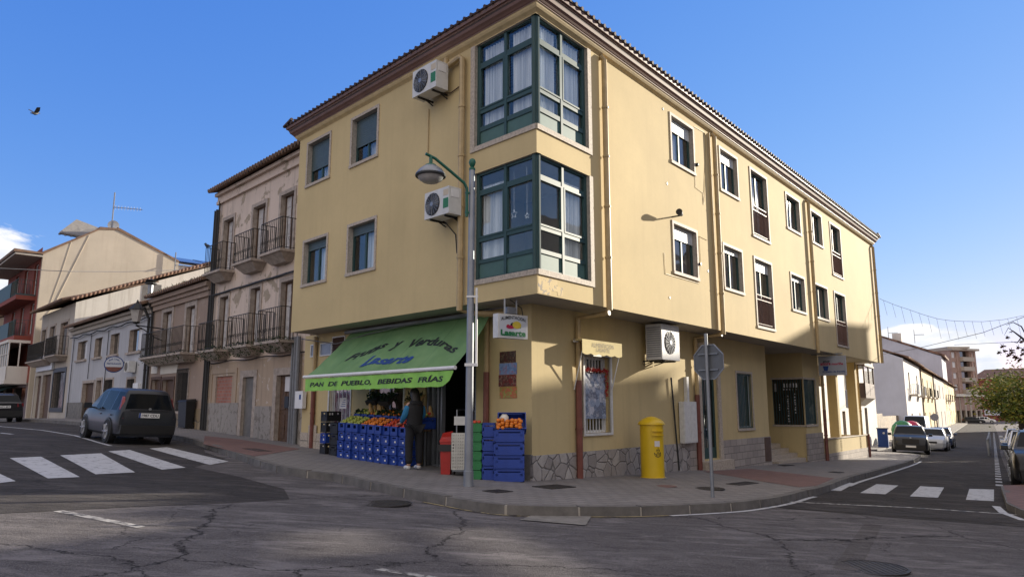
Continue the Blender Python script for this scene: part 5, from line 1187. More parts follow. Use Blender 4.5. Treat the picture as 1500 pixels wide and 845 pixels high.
for i in range(6): MB().box(AF, W_*i/5-.25, W_*i/5+.25, -.4, .1, zbA, fl_[1]-.6).build('column', M['stone'], AB)
# its left wing facing the other way
LFm = Frame(pA, (at(1362, 214)-pA).normalized(), Vector((0, 0, 0))); uu = LFm.u; nw = Vector((uu.y, -uu.x, 0)); nw = -nw if nw.dot(pA) > 0 else nw; LW = Frame(pA, uu, nw); WL = (at(1362, 214)-pA).length
t = thing('brick_wing_block', 'grey beige wing with a row of white windows left of the brick balconies', 'apartment building', tuple(pA+uu*WL/2+UP*-2)); m = MB()
hs = [(.8+k*3.0, 2.1+k*3.0, fl_[i]+.8, fl_[i]+2.3) for i in range(1, 5) for k in range(int(WL/3.0))]
wall(m, LW, 0.05, WL, zbA, ztA+.5, hs, .25); m.build('wall', [M['brickred'], M['stone']], t)
for h in hs: MB().box(LW, h[0], h[1], -.24, -.2, h[2], h[3]).build('window', M['white'], t)
MB().box(LW, -.0, WL, -5, .4, ztA+.5, ztA+.9).build('roof', M['stone'], t)
# long low building with brown roof behind the trees
p0, p1 = at(1436, 240), at(1580, 230); uu = (p1-p0).normalized(); LB = Frame(p0, uu, Vector((uu.y, -uu.x, 0)))
t = thing('long_low_building', 'long low building with a brown roof behind the street tree', 'building', tuple(p0+uu*15+UP*-2)); z1_ = LB.px(1460, 553)[1]; z2_ = LB.px(1460, 540)[1]; Wl = (p1-p0).length
MB().box(LB, 0, Wl, -10, 0, -3, z1_).build('wall', M['redwall'], t); MB().hexa([LB.P(x, d, z) for x, d, z in ((-1, .8, z1_), (Wl, .8, z1_), (Wl, -6, z2_), (-1, -6, z2_), (-1, .8, z1_+.2), (Wl, .8, z1_+.2), (Wl, -6, z2_+.2), (-1, -6, z2_+.2))]).build('roof', M['tileR'], t)
for i in range(12): MB().box(LB, 1+i*Wl/12, 3+i*Wl/12, -.0, .05, -.5, 1.0).build('window', M['white'], t)
# field stone wall of the empty plot
s0_ = bpx(1284, 600)[0]; m = MB(); s1_ = opx(1327, 600)[0]
p0 = BO.P(s0_+.2, -1.0, 0); p1 = RO.P(sx[0]-.1, -.8, 0); uw = (p1-p0).normalized(); PW = Frame(p0, uw, Vector((uw.y, -uw.x, 0)))
m.box(PW, 0, 9.5, -.4, 0, -2.5, 1.0).box(PW, 9.5, (p1-p0).length, -.4, 0, -2.5, .75); solo(m, 'stone_wall', M['fieldstone'], 'rough brown field stone wall of the empty plot behind the parked cars', 'wall')
# far pavement on the left of the right street and its kerb
kp = [gp(1360, 655), gp(1375, 646), gp(1395, 633), gp(1402, 627), gp(1410, 620)]; kp = [tuple((uS*t_+nS*n_)[:2]) for t_, n_ in ((66, -4.6), (80, -4.6), (110, -4.7), (150, -4.8), (196, -4.8))]
sheet('far_pavement', kp[0:]+[tuple((uS*197+nS*-9)[:2]), tuple((uS*79+nS*-9)[:2]), tuple((uS*72+nS*-7)[:2])], .13, M['pave'], .2); kerb(kp, L=2.0)
sheet('far_pavement', [tuple((uS*t_+nS*n_)[:2]) for t_, n_ in ((39, -7.3), (65, -7.3), (79, -8.5), (79, -6.5), (66, -6.0), (44, -6.2))], .10, M['pave'], .15)
# ================================================================== houses across the street (they shade the crossing)
QO = Frame(nS*9.08, uS, -nS)
def opp(name, label, t0, t1, z1, mat, D=9):
    t = thing(name, label, 'building', tuple(QO.P((t0+t1)/2, 0, QO.g((t0+t1)/2)))); hs = []
    n = max(1, int((t1-t0)/3.4))
    for i in range(n):
        c = t0+(t1-t0)*(i+.5)/n
        for z in (-.2 if i % 2 else .6, 3.6, 6.6, 9.5):
            if z+2 < z1-.3: hs.append((c-.6, c+.6, z, z+1.9))
    m = MB(); wall(m, QO, t0, t1, -3, z1, hs, .15); P = QO.P
    for a, b in (((t0, 0), (t0, -D)), ((t1, 0), (t1, -D)), ((t0, -D), (t1, -D))): m.mat(0).face([P(a[0], a[1], -3), P(b[0], b[1], -3), P(b[0], b[1], z1), P(a[0], a[1], z1)])
    m.build('wall', [M[mat], M['reveal']], t)
    for h in hs: MB().box(QO, h[0], h[1], -.14, -.1, h[2], h[3]).build('window', M['glassd'], t)
    m = MB(); m.face([P(t0, .3, z1), P(t1, .3, z1), P(t1, -D/2, z1+.7), P(t0, -D/2, z1+.7)]); m.face([P(t0, -D, z1), P(t1, -D, z1), P(t1, -D/2, z1+.7), P(t0, -D/2, z1+.7)]); m.face([P(t0, .3, z1), P(t1, .3, z1), P(t1, 0, z1-.01), P(t0, 0, z1-.01)]); m.build('roof', M['tileR'], t); return t
ch_ = opp('corner_house', 'cream house across the street on the near side of the crossing', 8, 48.9, 7.4, 'creamwall')
# unseen thin screen added on its roof; raking slots shape sun patches on the road
m = MB(); m.box(QO, 8, 33.2, -.06, 0, 7.42, 11.35).box(QO, 43.0, 48.9, -.06, 0, 7.42, 11.35); t_c = 33.2
while t_c < 42.95:
    tm = t_c+.1; sl = []
    if tm < 40.3: c_ = 8.27+(tm-33.4)*.236; sl.append((c_-.11, c_+.11))
    if tm > 37.4: c_ = 9.74+(tm-37.4)*.226; sl.append((c_-.13, c_+.13))
    z_ = 7.42
    for a_, b_ in sl:
        if a_ > z_: m.box(QO, t_c, t_c+.2, -.06, 0, z_, a_)
        z_ = b_
    m.box(QO, t_c, t_c+.2, -.06, 0, z_, 11.35); t_c += .2
m.build('sun_slot_screen', M['creamwall'], ch_)
opp('opposite_house', 'narrow white house across the street beside the cream one', 48.95, 53.5, 12.85, 'whitelit', 4)
opp('opposite_house', 'low yellow house across the street between a white and a tall block', 53.55, 58.9, 12.1, 'yellowlit', 6); opp('low_house', 'long low white house farther along the opposite side', 72, 150, 7.0, 'whitelit', 4)
opp('opposite_block', 'tall block across the street at the end of the facing row', 59.0, 65.1, 13.8, 'whitewall')
# ================================================================== awning of the greengrocer
aw = thing('shop_awning', 'large green awning with shop lettering over the fruit stand', 'awning', tuple(GL.P(3.3, 0, 3.4)))
st_ = lpx(723, 464)[0]; DA = 1.22
br_ = lpx(664, 541, DA); bl_ = lpx(447, 550, DA); sA0, sA1 = br_[0], bl_[0]; zbar = (br_[1]+bl_[1])/2
zt0 = 3.42; slope = Vector((0, 0, 0))
def aP(a, k, off=0.0):      # a 0..1 right to left, k 0..1 wall to bar
    s_top = st_+(sA1-.15-st_)*a; s = s_top+(sA0+(sA1-sA0)*a-s_top)*k; sag = -.07*math.sin(math.pi*k)*(1+.35*math.sin(a*19)+.2*math.sin(a*47+k*5))-.010*math.sin(a*31+k*9)*math.sin(math.pi*k)
    return GL.P(s, .06+(DA-.06)*k, zt0+(zbar-zt0)*k+sag+off)
m = MB(); na, nk = 90, 16; b = len(m.v)
for i in range(na+1):
    for j in range(nk+1): m.v.append(aP(i/na, j/nk))
for i in range(na):
    for j in range(nk): q = i*(nk+1)+j; m.f.append((q, q+1, q+nk+2, q+nk+1)); m.m.append(0)
m.build('canopy', M['awning'], aw, smooth=True)
m = MB(); n = 60
for i in range(n):
    a0, a1 = i/n, (i+1)/n; f = lambda a, z, d=0: GL.P(sA0+.12*0+(sA1-sA0)*a, DA+.015*math.sin(a*55)+d, z)
    hb = lambda a: zbar-.06-(.29 if a > .05 else .29*(a/.05)**.5*.9+.02)-.006*math.sin(a*90)
    m.face([f(a0, zbar-.05), f(a1, zbar-.05), f(a1, hb(a1)), f(a0, hb(a0))])
m.build('valance', M['valance'], aw, smooth=True)
MB().tube([GL.P(sA0-.06, DA, zbar), GL.P(sA1+.06, DA, zbar)], .04, 10).build('front_bar', M['white'], aw, smooth=50)
m = MB(); m.tube([GL.P(st_-.05, .12, zt0+.02), GL.P(sA1, .12, zt0+.02)], .055, 8).build('roller', M['galv'], aw, smooth=50)
for a in (.12, .88):
    s_ = st_+(sA1-st_)*a; MB().bar(GL.P(s_, .08, 2.75), GL.P(s_+.35, DA*.5, 2.45), .04).bar(GL.P(s_+.35, DA*.5, 2.45), GL.P(s_, DA-.03, zbar-.03), .035).build('arm', M['white'], aw)
def aw_text(txt, a_c, wa, k_c, hk, arc, mat, bold, shear, slant=0):
    v, f = text_geo(txt, bold=bold, shear=shear); m = MB()
    for x, y in v: k = k_c-(y-.5)*hk-arc*(1-(2*x)**2)+slant*x; m.v.append(aP(a_c-x*wa, k, .012))
    for q in f: m.f.append(q); m.m.append(0)
    return m.build('lettering', M[mat], aw)
aw_text('Frutas  y  Verduras', .44, .74, .60, .20, .22, 'txtblack', .03, .3); aw_text('Lasarte', .46, .34, .74, .20, .04, 'txtblue', .03, .45)
m = MB(); v, f = text_geo('PAN  DE  PUEBLO,  BEBIDAS  FRÍAS', bold=.03, shear=.22)
for x, y in v: a = .5-x*.90; m.v.append(GL.P(sA0+(sA1-sA0)*a, DA+.015*math.sin(a*55)+.008, zbar-.27+y*.15))
m.f = f; m.m = [0]*len(f); m.build('lettering', M['txtblack'], aw)
# ================================================================== crates and fruit
def crate_proto(name, mat, w=.28, d=.40, h=.26, label=None, cat='crate', group=None, open_front=False, slats=False):
    t = thing(name, label, cat, (0, 0, 0), group); I = Frame(Vector((0, 0, 0)), Vector((1, 0, 0)), Vector((0, 1, 0))); m = MB(); k = .012
    m.box(I, -w/2+.01, w/2-.01, -d/2+.01, d/2-.01, .004, .016)
    for sx_ in (-1, 1):
        for sy in (-1, 1): m.box(I, sx_*w/2-(.03 if sx_ > 0 else 0), sx_*w/2+(.03 if sx_ < 0 else 0), sy*d/2-(.03 if sy > 0 else 0), sy*d/2+(.03 if sy < 0 else 0), .0, h-.012)
    for sy in (-1, 1):
        y0, y1 = (-d/2+.004, -d/2+.016) if sy < 0 else (d/2-.016, d/2-.004)
        a = w/2-.03
        m.box(I, -a, a, y0, y1, .01, h*.42 if open_front else h*.62); m.box(I, -a, a, y0-.004*0, y1, h-.05, h-.01)
        m.box(I, -a, -a+.045, y0, y1, h*.42, h-.05); m.box(I, a-.045, a, y0, y1, h*.42, h-.05)
        if not open_front: m.box(I, -a+.045, a-.045, y0, y1, h*.62, h*.70)
        m.box(I, -w/2, w/2, y0-.004 if sy < 0 else y0, y1 if sy < 0 else y1+.004, .0, .022); m.box(I, -w/2, w/2, y0-.004 if sy < 0 else y0, y1 if sy < 0 else y1+.004, h-.03, h-.016)
    for sx_ in (-1, 1):
        x0, x1 = (-w/2+.004, -w/2+.016) if sx_ < 0 else (w/2-.016, w/2-.004)
        m.box(I, x0, x1, -d/2+.03, d/2-.03, .01, h*.6); m.box(I, x0, x1, -d/2+.03, d/2-.03, h-.05, h-.01)
        for i in range(5): y = -d/2+.05+i*(d-.1)/4; m.box(I, x0, x1, y-.012, y+.012, h*.6, h-.05)
    m.build('shell', M[mat], t); return t
PLBL = crate_proto('plastic_crate', 'bluepl'); MB().box(Frame(Vector((0, 0, 0)), Vector((1, 0, 0)), Vector((0, 1, 0))), .02, .075, -.2045, -.2005, .07, .12).build('paper_label', M['paper'], PLBL)
def place(proto, loc, rz, label, group=None, scale=None, rot=None, cat=None):
    o = copy_tree(proto); o.location = loc; o.rotation_euler = rot or (0, 0, rz); o['label'] = label
    if cat: o['category'] = cat
    if group: o['group'] = group
    if scale: o.scale = scale
    return o
PLBL2 = crate_proto('plastic_crate', 'bluepl', open_front=True); PLG = crate_proto('plastic_crate', 'greenpl', h=.17, w=.30); PLB = crate_proto('plastic_crate', 'bluepl', w=.56, d=.38, h=.235, open_front=False); PLK = crate_proto('plastic_crate', 'blackpl'); PLW = crate_proto('plastic_crate', 'whitepl', w=.34, d=.26, h=.2)
rzL = math.atan2(-uL.y, -uL.x)     # local x along the shop front (towards the corner), local -y to the street
ordn = ['first', 'second', 'third', 'fourth', 'fifth', 'sixth', 'seventh', 'eighth', 'ninth']; rown = ['lowest', 'second up', 'third up', 'topmost']
RH = .205; fruits = []; s_hi, s_lo = 5.50, 3.02; cw = (s_hi-s_lo)/9
R_ = random.Random(12); yaw = rzL
topz = []
for i in range(9):
    s = s_hi-cw*(i+.5); dd = .97-.022*i-.2+.0; z = GL.g(s, .8)+.13
    for r in range(4):
        pr = PLBL2 if r == 3 else PLBL
        place(pr, GL.P(s, dd+R_.uniform(-.018, .018), z+r*RH), yaw+R_.uniform(-.04, .04), 'blue crate, %s column of the front stack counted from the left, %s' % (ordn[i], rown[r]), 'blue crates stacked in front of the shop', scale=(cw/.283, 1, RH/.262), cat='crate')
    topz.append((s, dd, z+4*RH))
    if True: place(PLBL, GL.P(s, dd-.42, z+4*RH-.06), yaw, 'blue crate of produce behind the %s column of the front stack' % ordn[i], 'blue crates behind the front stack', scale=(cw/.283, 1, 1), cat='crate')
for pr in (PLBL, PLBL2): pass
# a trestle carries the rear crates
tb = thing('trestle_shelf', 'low trestle holding up the rear fruit crates behind the blue stack', 'trestle', tuple(GL.P(4.2, .3, GL.g(4.2)+.13))); zt_b = GL.g(4.2, .3)+.13
m = MB(); z_ = min(t_[2] for t_ in topz)-.065; m.box(GL, s_lo-.05, s_hi+.05, .14, .55, z_-.04, z_-.005)
m.build('board', M['wood'], tb)
for s in (s_lo+.1, s_hi-.1):
    for d_ in (.2, .5): MB().box(GL, s-.02, s+.02, d_-.02, d_+.02, zt_b-.05, z_-.04).build('leg', M['galv'], tb)
def ball_mesh(r, n=10, squash=.92, bumpy=0):
    bm = bmesh.new(); bmesh.ops.create_icosphere(bm, subdivisions=2, radius=r); RR = random.Random(int(r*9999))
    for v in bm.verts:
        v.co.z *= squash; a = v.co.length/r; rr = math.hypot(v.co.x, v.co.y)/r
        if v.co.z > 0: v.co.z -= .10*r*max(0, 1-rr*2.2)
        v.co *= 1+RR.uniform(-bumpy, bumpy)
    me = bpy.data.meshes.new('fruit'); bm.to_mesh(me); bm.free(); me.polygons.foreach_set('use_smooth', [True]*len(me.polygons)); return me
FM = {}
for nm, r, mt, sq in (('orange', .040, 'orange', .95), ('tomato', .037, 'orangered', .82), ('apple', .038, 'apple', .9), ('mandarin', .033, 'orange', .8)):
    me = ball_mesh(r, squash=sq, bumpy=.01); me.materials.append(M[mt]); FM[nm] = (me, r)
def fruit(kind, p, label, group):
    me, r = FM[kind]; o = bpy.data.objects.new(kind, me); link(o); o.location = p; o.rotation_euler = (R_.uniform(-.5, .5), R_.uniform(-.5, .5), R_.uniform(0, 6)); setp(o, label, 'fruit', group)
kinds = ['apple', 'apple', 'apple', 'mandarin', 'orange', 'mandarin', 'tomato', 'tomato', 'tomato']
gl_ = {'apple': ('green apple heaped in the left front crates', 'green apples heaped in the crates'), 'mandarin': ('small mandarin heaped in the middle front crates', 'mandarins heaped in the crates'), 'orange': ('orange heaped in the middle front crates', 'oranges heaped in the crates'), 'tomato': ('red tomato heaped in the right front crates', 'tomatoes heaped in the crates')}
for i, (s, dd, z) in enumerate(topz):
    k = kinds[i]
    for a in range(3):
        for b_ in range(4):
            fruit(k, GL.P(s+(a-1)*.078+R_.uniform(-.01, .01), dd+.14-b_*.085+R_.uniform(-.01, .01), z-.02+b_*.04+R_.uniform(0, .02)), *gl_[k])
    for a in range(3):
        for b_ in range(3): fruit(R_.choice([k, k, kinds[(i+1) % 9]]), GL.P(s+(a-1)*.08+R_.uniform(-.02, .02), dd-.30-b_*.085, z+.20+b_*.03+R_.uniform(0, .03)), 'fruit heaped in the rear crates behind the front stack', 'fruit in the rear crates')
    for a in range(2):
        for b_ in range(3): fruit(k, GL.P(s+(a-.5)*.08, dd+.10-b_*.085, z+.02+b_*.03+R_.uniform(0, .01)), *gl_[k])
    # rear crates hold darker produce
for i, (s, dd, z) in enumerate(topz):
    zz = z+.16
    if i in (1, 2, 7, 8):
        for j in range(3):
            p = GL.P(s+R_.uniform(-.08, .08), dd-.40-.08*j, zz+.02); mm = MB(); mm.lathe(p, [(.01, 0), (.06, .03), (.07, .08), (.045, .15), (.035, .24), (.015, .27)], 12, (nL*R_.uniform(-.2, .3)+UP).normalized())
            solo(mm, 'squash', M['squash'], 'tan butternut squash standing in the rear crates', 'squash', 'squashes in the rear crates', smooth=50)
    else:
        mm = MB()
        for j in range(90):
            p = GL.P(s+R_.uniform(-.13, .13), dd-.42+R_.uniform(-.17, .17), zz+R_.uniform(-.02, .10)); v = Vector((R_.gauss(0, 1), R_.gauss(0, 1), abs(R_.gauss(0, 1)))).normalized()*R_.uniform(.05, .12); o = v.orthogonal().normalized()*.03; mm.face([p-o, p+v*.6-o*.6, p+v, p+v*.6+o, p+o])
        solo(mm, 'leafy_greens', M['leafdark'], 'dark leafy vegetables in the rear crate behind the %s column' % ordn[i], 'vegetables', 'leafy vegetables in the rear crates', kind='stuff')
# sloping display boxes against the window
for s, w_, mt, lb_ in ((5.1, .42, 'blackpl', 'black tilted produce tray left of the shop window'), (4.55, .42, 'blackpl', 'black tilted produce tray below the shop window'), (3.5, .4, 'squash', 'tilted cardboard tray right of the shop window')):
    z = GL.g(s)+1.38; t_ = thing('produce_tray', lb_, 'tray', tuple(GL.P(s, .2, z))); P = GL.P
    m = MB(); m.hexa([P(s-w_/2, .08, z+.25), P(s+w_/2, .08, z+.25), P(s+w_/2, .32, z), P(s-w_/2, .32, z), P(s-w_/2, .05, z+.29), P(s+w_/2, .05, z+.29), P(s+w_/2, .38, z+.10), P(s-w_/2, .38, z+.10)]); m.build('box', M[mt], t_)
    m = MB()
    for j in range(110): p = P(s+R_.uniform(-w_/2, w_/2), .1+R_.uniform(0, .25), z+.30-R_.uniform(0, .2)); v = Vector((R_.gauss(0, 1), R_.gauss(0, 1), abs(R_.gauss(0, 1)))).normalized()*R_.uniform(.04, .1); o = v.orthogonal().normalized()*.03; m.face([p-o, p+v, p+o])
    solo(m, 'leafy_greens', M['leafdark'], lb_.replace('tray', 'greens in the tray').replace('tilted ', ''), 'vegetables', 'leafy vegetables in the trays', kind='stuff')
s_ = 5.75; z = GL.g(s_)+1.28; t_ = thing('price_sign', 'small white price sign standing at the left end of the fruit stand', 'sign', tuple(GL.P(s_, .7, z))); MB().box(GL, s_-.16, s_+.16, .70, .71, z, z+.26).build('card', M['paper'], t_); MB().tube([GL.P(s_, .69, GL.g(s_)+.5), GL.P(s_, .69, z+.02)], .008, 5).build('stick', M['galv'], t_)
m = MB(); 
for i in range(4): m.box(GL, s_-.12, s_+.1-i*.04, .7105, .712, z+.05+i*.05, z+.065+i*.05)
m.build('writing', M['txtblue'], t_)
# stack of black and blue crates at the left end
for r, (pr, nm) in enumerate(((PLK, 'black'), (PLBL, 'blue'), (PLK, 'black'), (PLK, 'black'))):
    s = 6.45; place(pr, GL.P(s, .62, GL.g(s, .6)+.13+r*.262), yaw+R_.uniform(-.05, .05), '%s crate in the outermost left stack, %s' % (nm, rown[r]), 'crates at the left end of the stand', cat='crate')
for r in range(3):
    s = 5.95; place(PLK, GL.P(s, .62, GL.g(s, .6)+.13+r*.262), yaw+R_.uniform(-.05, .05), 'black crate in the stack beside the leftmost blue column, %s' % ['bottom', 'middle', 'top'][r], 'crates at the left end of the stand', scale=(1.3, 1, 1), cat='crate')
# stacks by the corner right of the lamp post
def cz(p): return zg(p.x, p.y)+.13
c1_ = GR.o; pG = G(699, 702, .13)+Vector((.0, .22, 0)); pB1 = G(716, 703, .13)+Vector((0, .22, 0)); pB2 = G(746, 705.5, .13)+Vector((.0, .22, 0))
for r in range(6): place(PLG, Vector((pG.x, pG.y, cz(pG)+r*.172)), -.08, 'green crate in the slim green stack beside the lamp post, %s' % (['bottom', 'second', 'third', 'fourth', 'fifth', 'top'][r]), 'green crates beside the lamp post', scale=(.62, 1, 1), cat='crate')
for r in range(4): place(PLB, Vector((pB1.x, pB1.y, cz(pB1)+r*.262)), -.05, 'small blue crate between the green stack and the wide blue stack, %s' % rown[r], 'blue crates by the corner', scale=(.43, 1, 1.11), cat='crate')
for r in range(4): place(PLB, Vector((pB2.x, pB2.y, cz(pB2)+r*.237)), -.03+R_.uniform(-.03, .03), 'wide blue crate in the corner stack, %s' % rown[r], 'blue crates by the corner', cat='crate')
zb2 = cz(pB2)+4*.237
place(PLB, Vector((pB2.x+.04, pB2.y+.10, zb2+.05)), 0, 'blue crate tipped up on the corner stack showing a pale melon', 'blue crates by the corner', rot=(rad(62), 0, .05), cat='crate', scale=(.95, .9, 1))
mm = MB(); mm.lathe(Vector((pB2.x-.10, pB2.y+.02, zb2+.18)), [(.01, -.1), (.07, -.07), (.095, 0), (.07, .07), (.01, .1)], 14, Vector((.4, 0, 1)).normalized()); solo(mm, 'melon', M['party2'], 'cut pale melon in the tipped blue crate', 'fruit', smooth=60)
for a in range(6):
    for b_ in range(8):
        fruit('orange', Vector((pB2.x-.2+a*.08+R_.uniform(-.015, .015), pB2.y-.16+(b_ % 3)*.08, zb2+.02+(b_//3)*.055+R_.uniform(0, .04))), 'orange on top of the corner crate stack', 'oranges on the corner crates')
for a in range(2):
    for b_ in range(3): fruit('tomato', Vector((pG.x-.06+a*.08, pG.y-.12+b_*.08, cz(pG)+6*.172+.01)), 'red tomato on top of the green crate stack', 'tomatoes on the green stack')
for o in (PLBL, PLBL2, PLG, PLB, PLK, PLW):
    for ch in list(o.children): bpy.data.objects.remove(ch)
    bpy.data.objects.remove(o)
# red pedal bin and white crate trolley
pr_ = G(653, 694, .13); t_ = thing('red_bin', 'tall red plastic litter bin with black lid flap by the shop door', 'bin', tuple(pr_)); b_ = MB(); I2 = Frame(pr_, Vector((1, -.1, 0)).normalized(), Vector((-.1, -1, 0)).normalized())
b_.hexa([I2.P(x, d, z+pr_.z) for x, d, z in ((-.08, -.10, 0), (.10, -.10, 0), (.10, .10, 0), (-.08, .10, 0), (-.10, -.12, .62), (.12, -.12, .62), (.12, .12, .62), (-.10, .12, .62))]).build('body', M['redbin'], t_)
MB().hexa([I2.P(x, d, z+pr_.z) for x, d, z in ((-.115, -.13, .62), (.135, -.13, .62), (.135, .13, .62), (-.115, .13, .62), (-.09, -.11, .78), (.11, -.11, .82), (.11, .05, .72), (-.09, .05, .70))]).build('lid', M['redbin'], t_)
MB().box(I2, -.13, .145, -.05, .14, pr_.z+.44, pr_.z+.57).build('flap', M['black'], t_)
pw_ = G(673, 697, .13)+Vector((0, .2, 0)); t_ = thing('crate_trolley', 'folding hand trolley loaded with a white mesh crate beside the lamp post', 'trolley', tuple(pw_)); z0 = cz(pw_)
m = MB(); m.tube([pw_+Vector((-.09, .14, .1)), pw_+Vector((-.09, .18, 1.25)), pw_+Vector((.12, .18, 1.25)), pw_+Vector((.12, .14, .1))], .014, 6); m.bar(pw_+Vector((-.14, .1, .07)), pw_+Vector((.16, .1, .07)), .03); m.box(Frame(pw_, Vector((1, 0, 0)), Vector((0, 1, 0))), -.14, .17, -.18, .14, z0+.09, z0+.11); m.build('frame', M['galv'], t_)
MB().box(Frame(pw_, Vector((1, 0, 0)), Vector((0, 1, 0))), -.14, .17, .12, .17, z0+.95, z0+1.12).build('back_plate', M['ac'], t_)
for x in (-.12, .14): MB().lathe(pw_+Vector((x-.015, .1, .075)), [(.07, 0), (.07, .03)], 14, Vector((1, 0, 0))).build('wheel', M['tyre'], t_)
t_ = thing('mesh_crate', 'tall white plastic mesh crate standing on the hand trolley', 'crate', tuple(pw_+UP*.11)); m = MB(); Fw = Frame(pw_, Vector((1, 0, 0)), Vector((0, 1, 0)))
zb_ = z0+.115; zt_c = z0+.80
for d_ in (-.17, .09):
    for i in range(8): x = -.15+i*.31/7; m.box(Fw, x-.01, x+.01, d_, d_+.012, zb_, zt_c)
    for i in range(12): z = zb_+.01+i*(zt_c-zb_-.03)/11; m.box(Fw, -.16, .17, d_-.002, d_+.010, z, z+.022)
for x_ in (-.162, .162):
    for i in range(12): z = zb_+.01+i*(zt_c-zb_-.03)/11; m.box(Fw, x_-.006, x_+.006, -.17, .10, z, z+.022)
    for i in range(5): d_ = -.16+i*.06; m.box(Fw, x_-.004, x_+.008, d_-.01, d_+.01, zb_, zt_c)
m.box(Fw, -.155, .155, -.155, .09, zb_, zb_+.02)
m.build('mesh_shell', M['whitepl'], t_)
# ================================================================== the shopper
def skin_body(name, verts, edges, radii, mat, parent=None, sub_=2, root=0):
    me = bpy.data.meshes.new(name); me.from_pydata([tuple(v) for v in verts], edges, []); o = bpy.data.objects.new(name, me); link(o)
    md = o.modifiers.new('s', 'SKIN'); md.use_smooth_shade = True
    for i, r in enumerate(radii):
        sv = me.skin_vertices[0].data[i]; sv.radius = (r, r) if not hasattr(r, '__len__') else r; sv.use_root = (i == root)
    ms = o.modifiers.new('u', 'SUBSURF'); ms.levels = sub_; ms.render_levels = sub_
    dg = bpy.context.evaluated_depsgraph_get(); dg.update(); nm = bpy.data.meshes.new_from_object(o.evaluated_get(dg)); o.modifiers.clear(); o.data = nm; nm.materials.clear(); nm.materials.append(M[mat]); nm.polygons.foreach_set('use_smooth', [True]*len(nm.polygons)); bpy.data.meshes.remove(me)
    if parent is not None: o.parent = parent
    return o
pp = G(606, 687, .13); pe = bpy.data.objects.new('person', None)
def body():
    v = [(0, 0, .95), (0, 0, 1.12), (0, .01, 1.30), (0, .0, 1.42), (0, .03, 1.50), (0, .06, 1.60),
         (-.10, 0, .88), (-.12, .02, .50), (-.13, -.03, .10), (-.14, .10, .04),
         (.10, 0, .88), (.12, .0, .50), (.11, -.03, .10), (.12, .10, .04),
         (-.17, 0, 1.40), (-.23, .04, 1.14), (-.20, .24, 1.00), (-.19, .31, .98), (.17, 0, 1.40), (.24, .05, 1.14), (.16, .22, 1.04), (.14, .29, 1.03)]
    e = [(0, 1), (1, 2), (2, 3), (3, 4), (4, 5), (0, 6), (6, 7), (7, 8), (8, 9), (0, 10), (10, 11), (11, 12), (12, 13), (3, 14), (14, 15), (15, 16), (16, 17), (3, 18), (18, 19), (19, 20), (20, 21)]
    r = [(.11, .08), (.10, .07), (.11, .075), (.09, .06), .05, .085, .08, .06, .045, .035, .08, .06, .045, .035, .045, .038, .033, .028, .045, .038, .033, .028]
    return v, e, r
v, e, r = body(); pb = skin_body('person', v, e, r, 'skin'); pb.location = pp; prz = rad(35); pb.rotation_euler = (0, 0, prz); pb.scale = (.95, .95, .94)
ORG[pb.name] = Vector((0, 0, 0)); setp(pb, 'shopper seen from behind in black padded vest and blue sleeves at the fruit stand', 'person')
def cl(name, idx, edges, rr, mat, extra=None):
    vv = [extra[i] if extra and i in extra else v[i] for i in idx]; return skin_body(name, vv, edges, rr, mat, pb)
cl('trousers', [0, 6, 7, 8, 10, 11, 12], [(0, 1), (1, 2), (2, 3), (0, 4), (4, 5), (5, 6)], [(.17, .125), .118, .092, .075, .118, .092, .075], 'trousers')
for a in ((14, 15, 16), (18, 19, 20)): cl('sleeve', a, [(0, 1), (1, 2)], [.088, .070, .054], 'bluecloth', {a[0]: (-.15 if a[0] == 14 else .15, 0, 1.385)})
def soft(name, rings, mat, n=18):     # stacked ellipses (centre x, y, z, half width, half depth), smooth
    mb = MB(); b = 0
    for cx_, cy_, cz_, a_, d_ in rings:
        for k in range(n): t = 2*math.pi*k/n; mb.v.append(Vector((cx_+a_*math.cos(t), cy_+d_*math.sin(t)+.004*math.sin(t*7+cz_*40), cz_)))
    for r in range(len(rings)-1):
        for k in range(n): mb.f.append((r*n+k, r*n+(k+1) % n, (r+1)*n+(k+1) % n, (r+1)*n+k)); mb.m.append(0)
    mb.f.append(tuple(range(n))[::-1]); mb.f.append(tuple(range((len(rings)-1)*n, len(rings)*n))); mb.m += [0, 0]
    return mb.build(name, M[mat], pb, smooth=True)
soft('hair', [(0, -.09, 1.26, .05, .03), (0, -.085, 1.32, .085, .045), (0, -.07, 1.40, .10, .06), (0, -.045, 1.48, .105, .075), (0, -.01, 1.56, .108, .098), (0, .02, 1.63, .108, .115), (0, .035, 1.69, .095, .105), (0, .04, 1.735, .065, .075), (0, .04, 1.755, .02, .025)], 'hair')
soft('padded_vest', [(0, 0, .82, .168, .118), (0, 0, .86, .182, .13), (0, 0, .98, .178, .128), (0, 0, 1.02, .185, .135), (0, 0, 1.14, .178, .13), (0, 0, 1.18, .19, .14), (0, 0, 1.30, .20, .14), (0, 0, 1.38, .195, .128), (0, 0, 1.44, .15, .105), (0, .0, 1.475, .09, .08)], 'vest')
soft('hood', [(0, -.06, 1.36, .08, .04), (0, -.07, 1.39, .14, .07), (0, -.06, 1.43, .155, .085), (0, -.04, 1.47, .13, .08), (0, -.03, 1.49, .09, .06)], 'vest')
for x in (-.135, .115): skin_body('shoe', [(x, -.05, .045), (x, .06, .05), (x, .17, .035)], [(0, 1), (1, 2)], [(.055, .05), (.055, .05), (.045, .035)], 'shoe', pb)
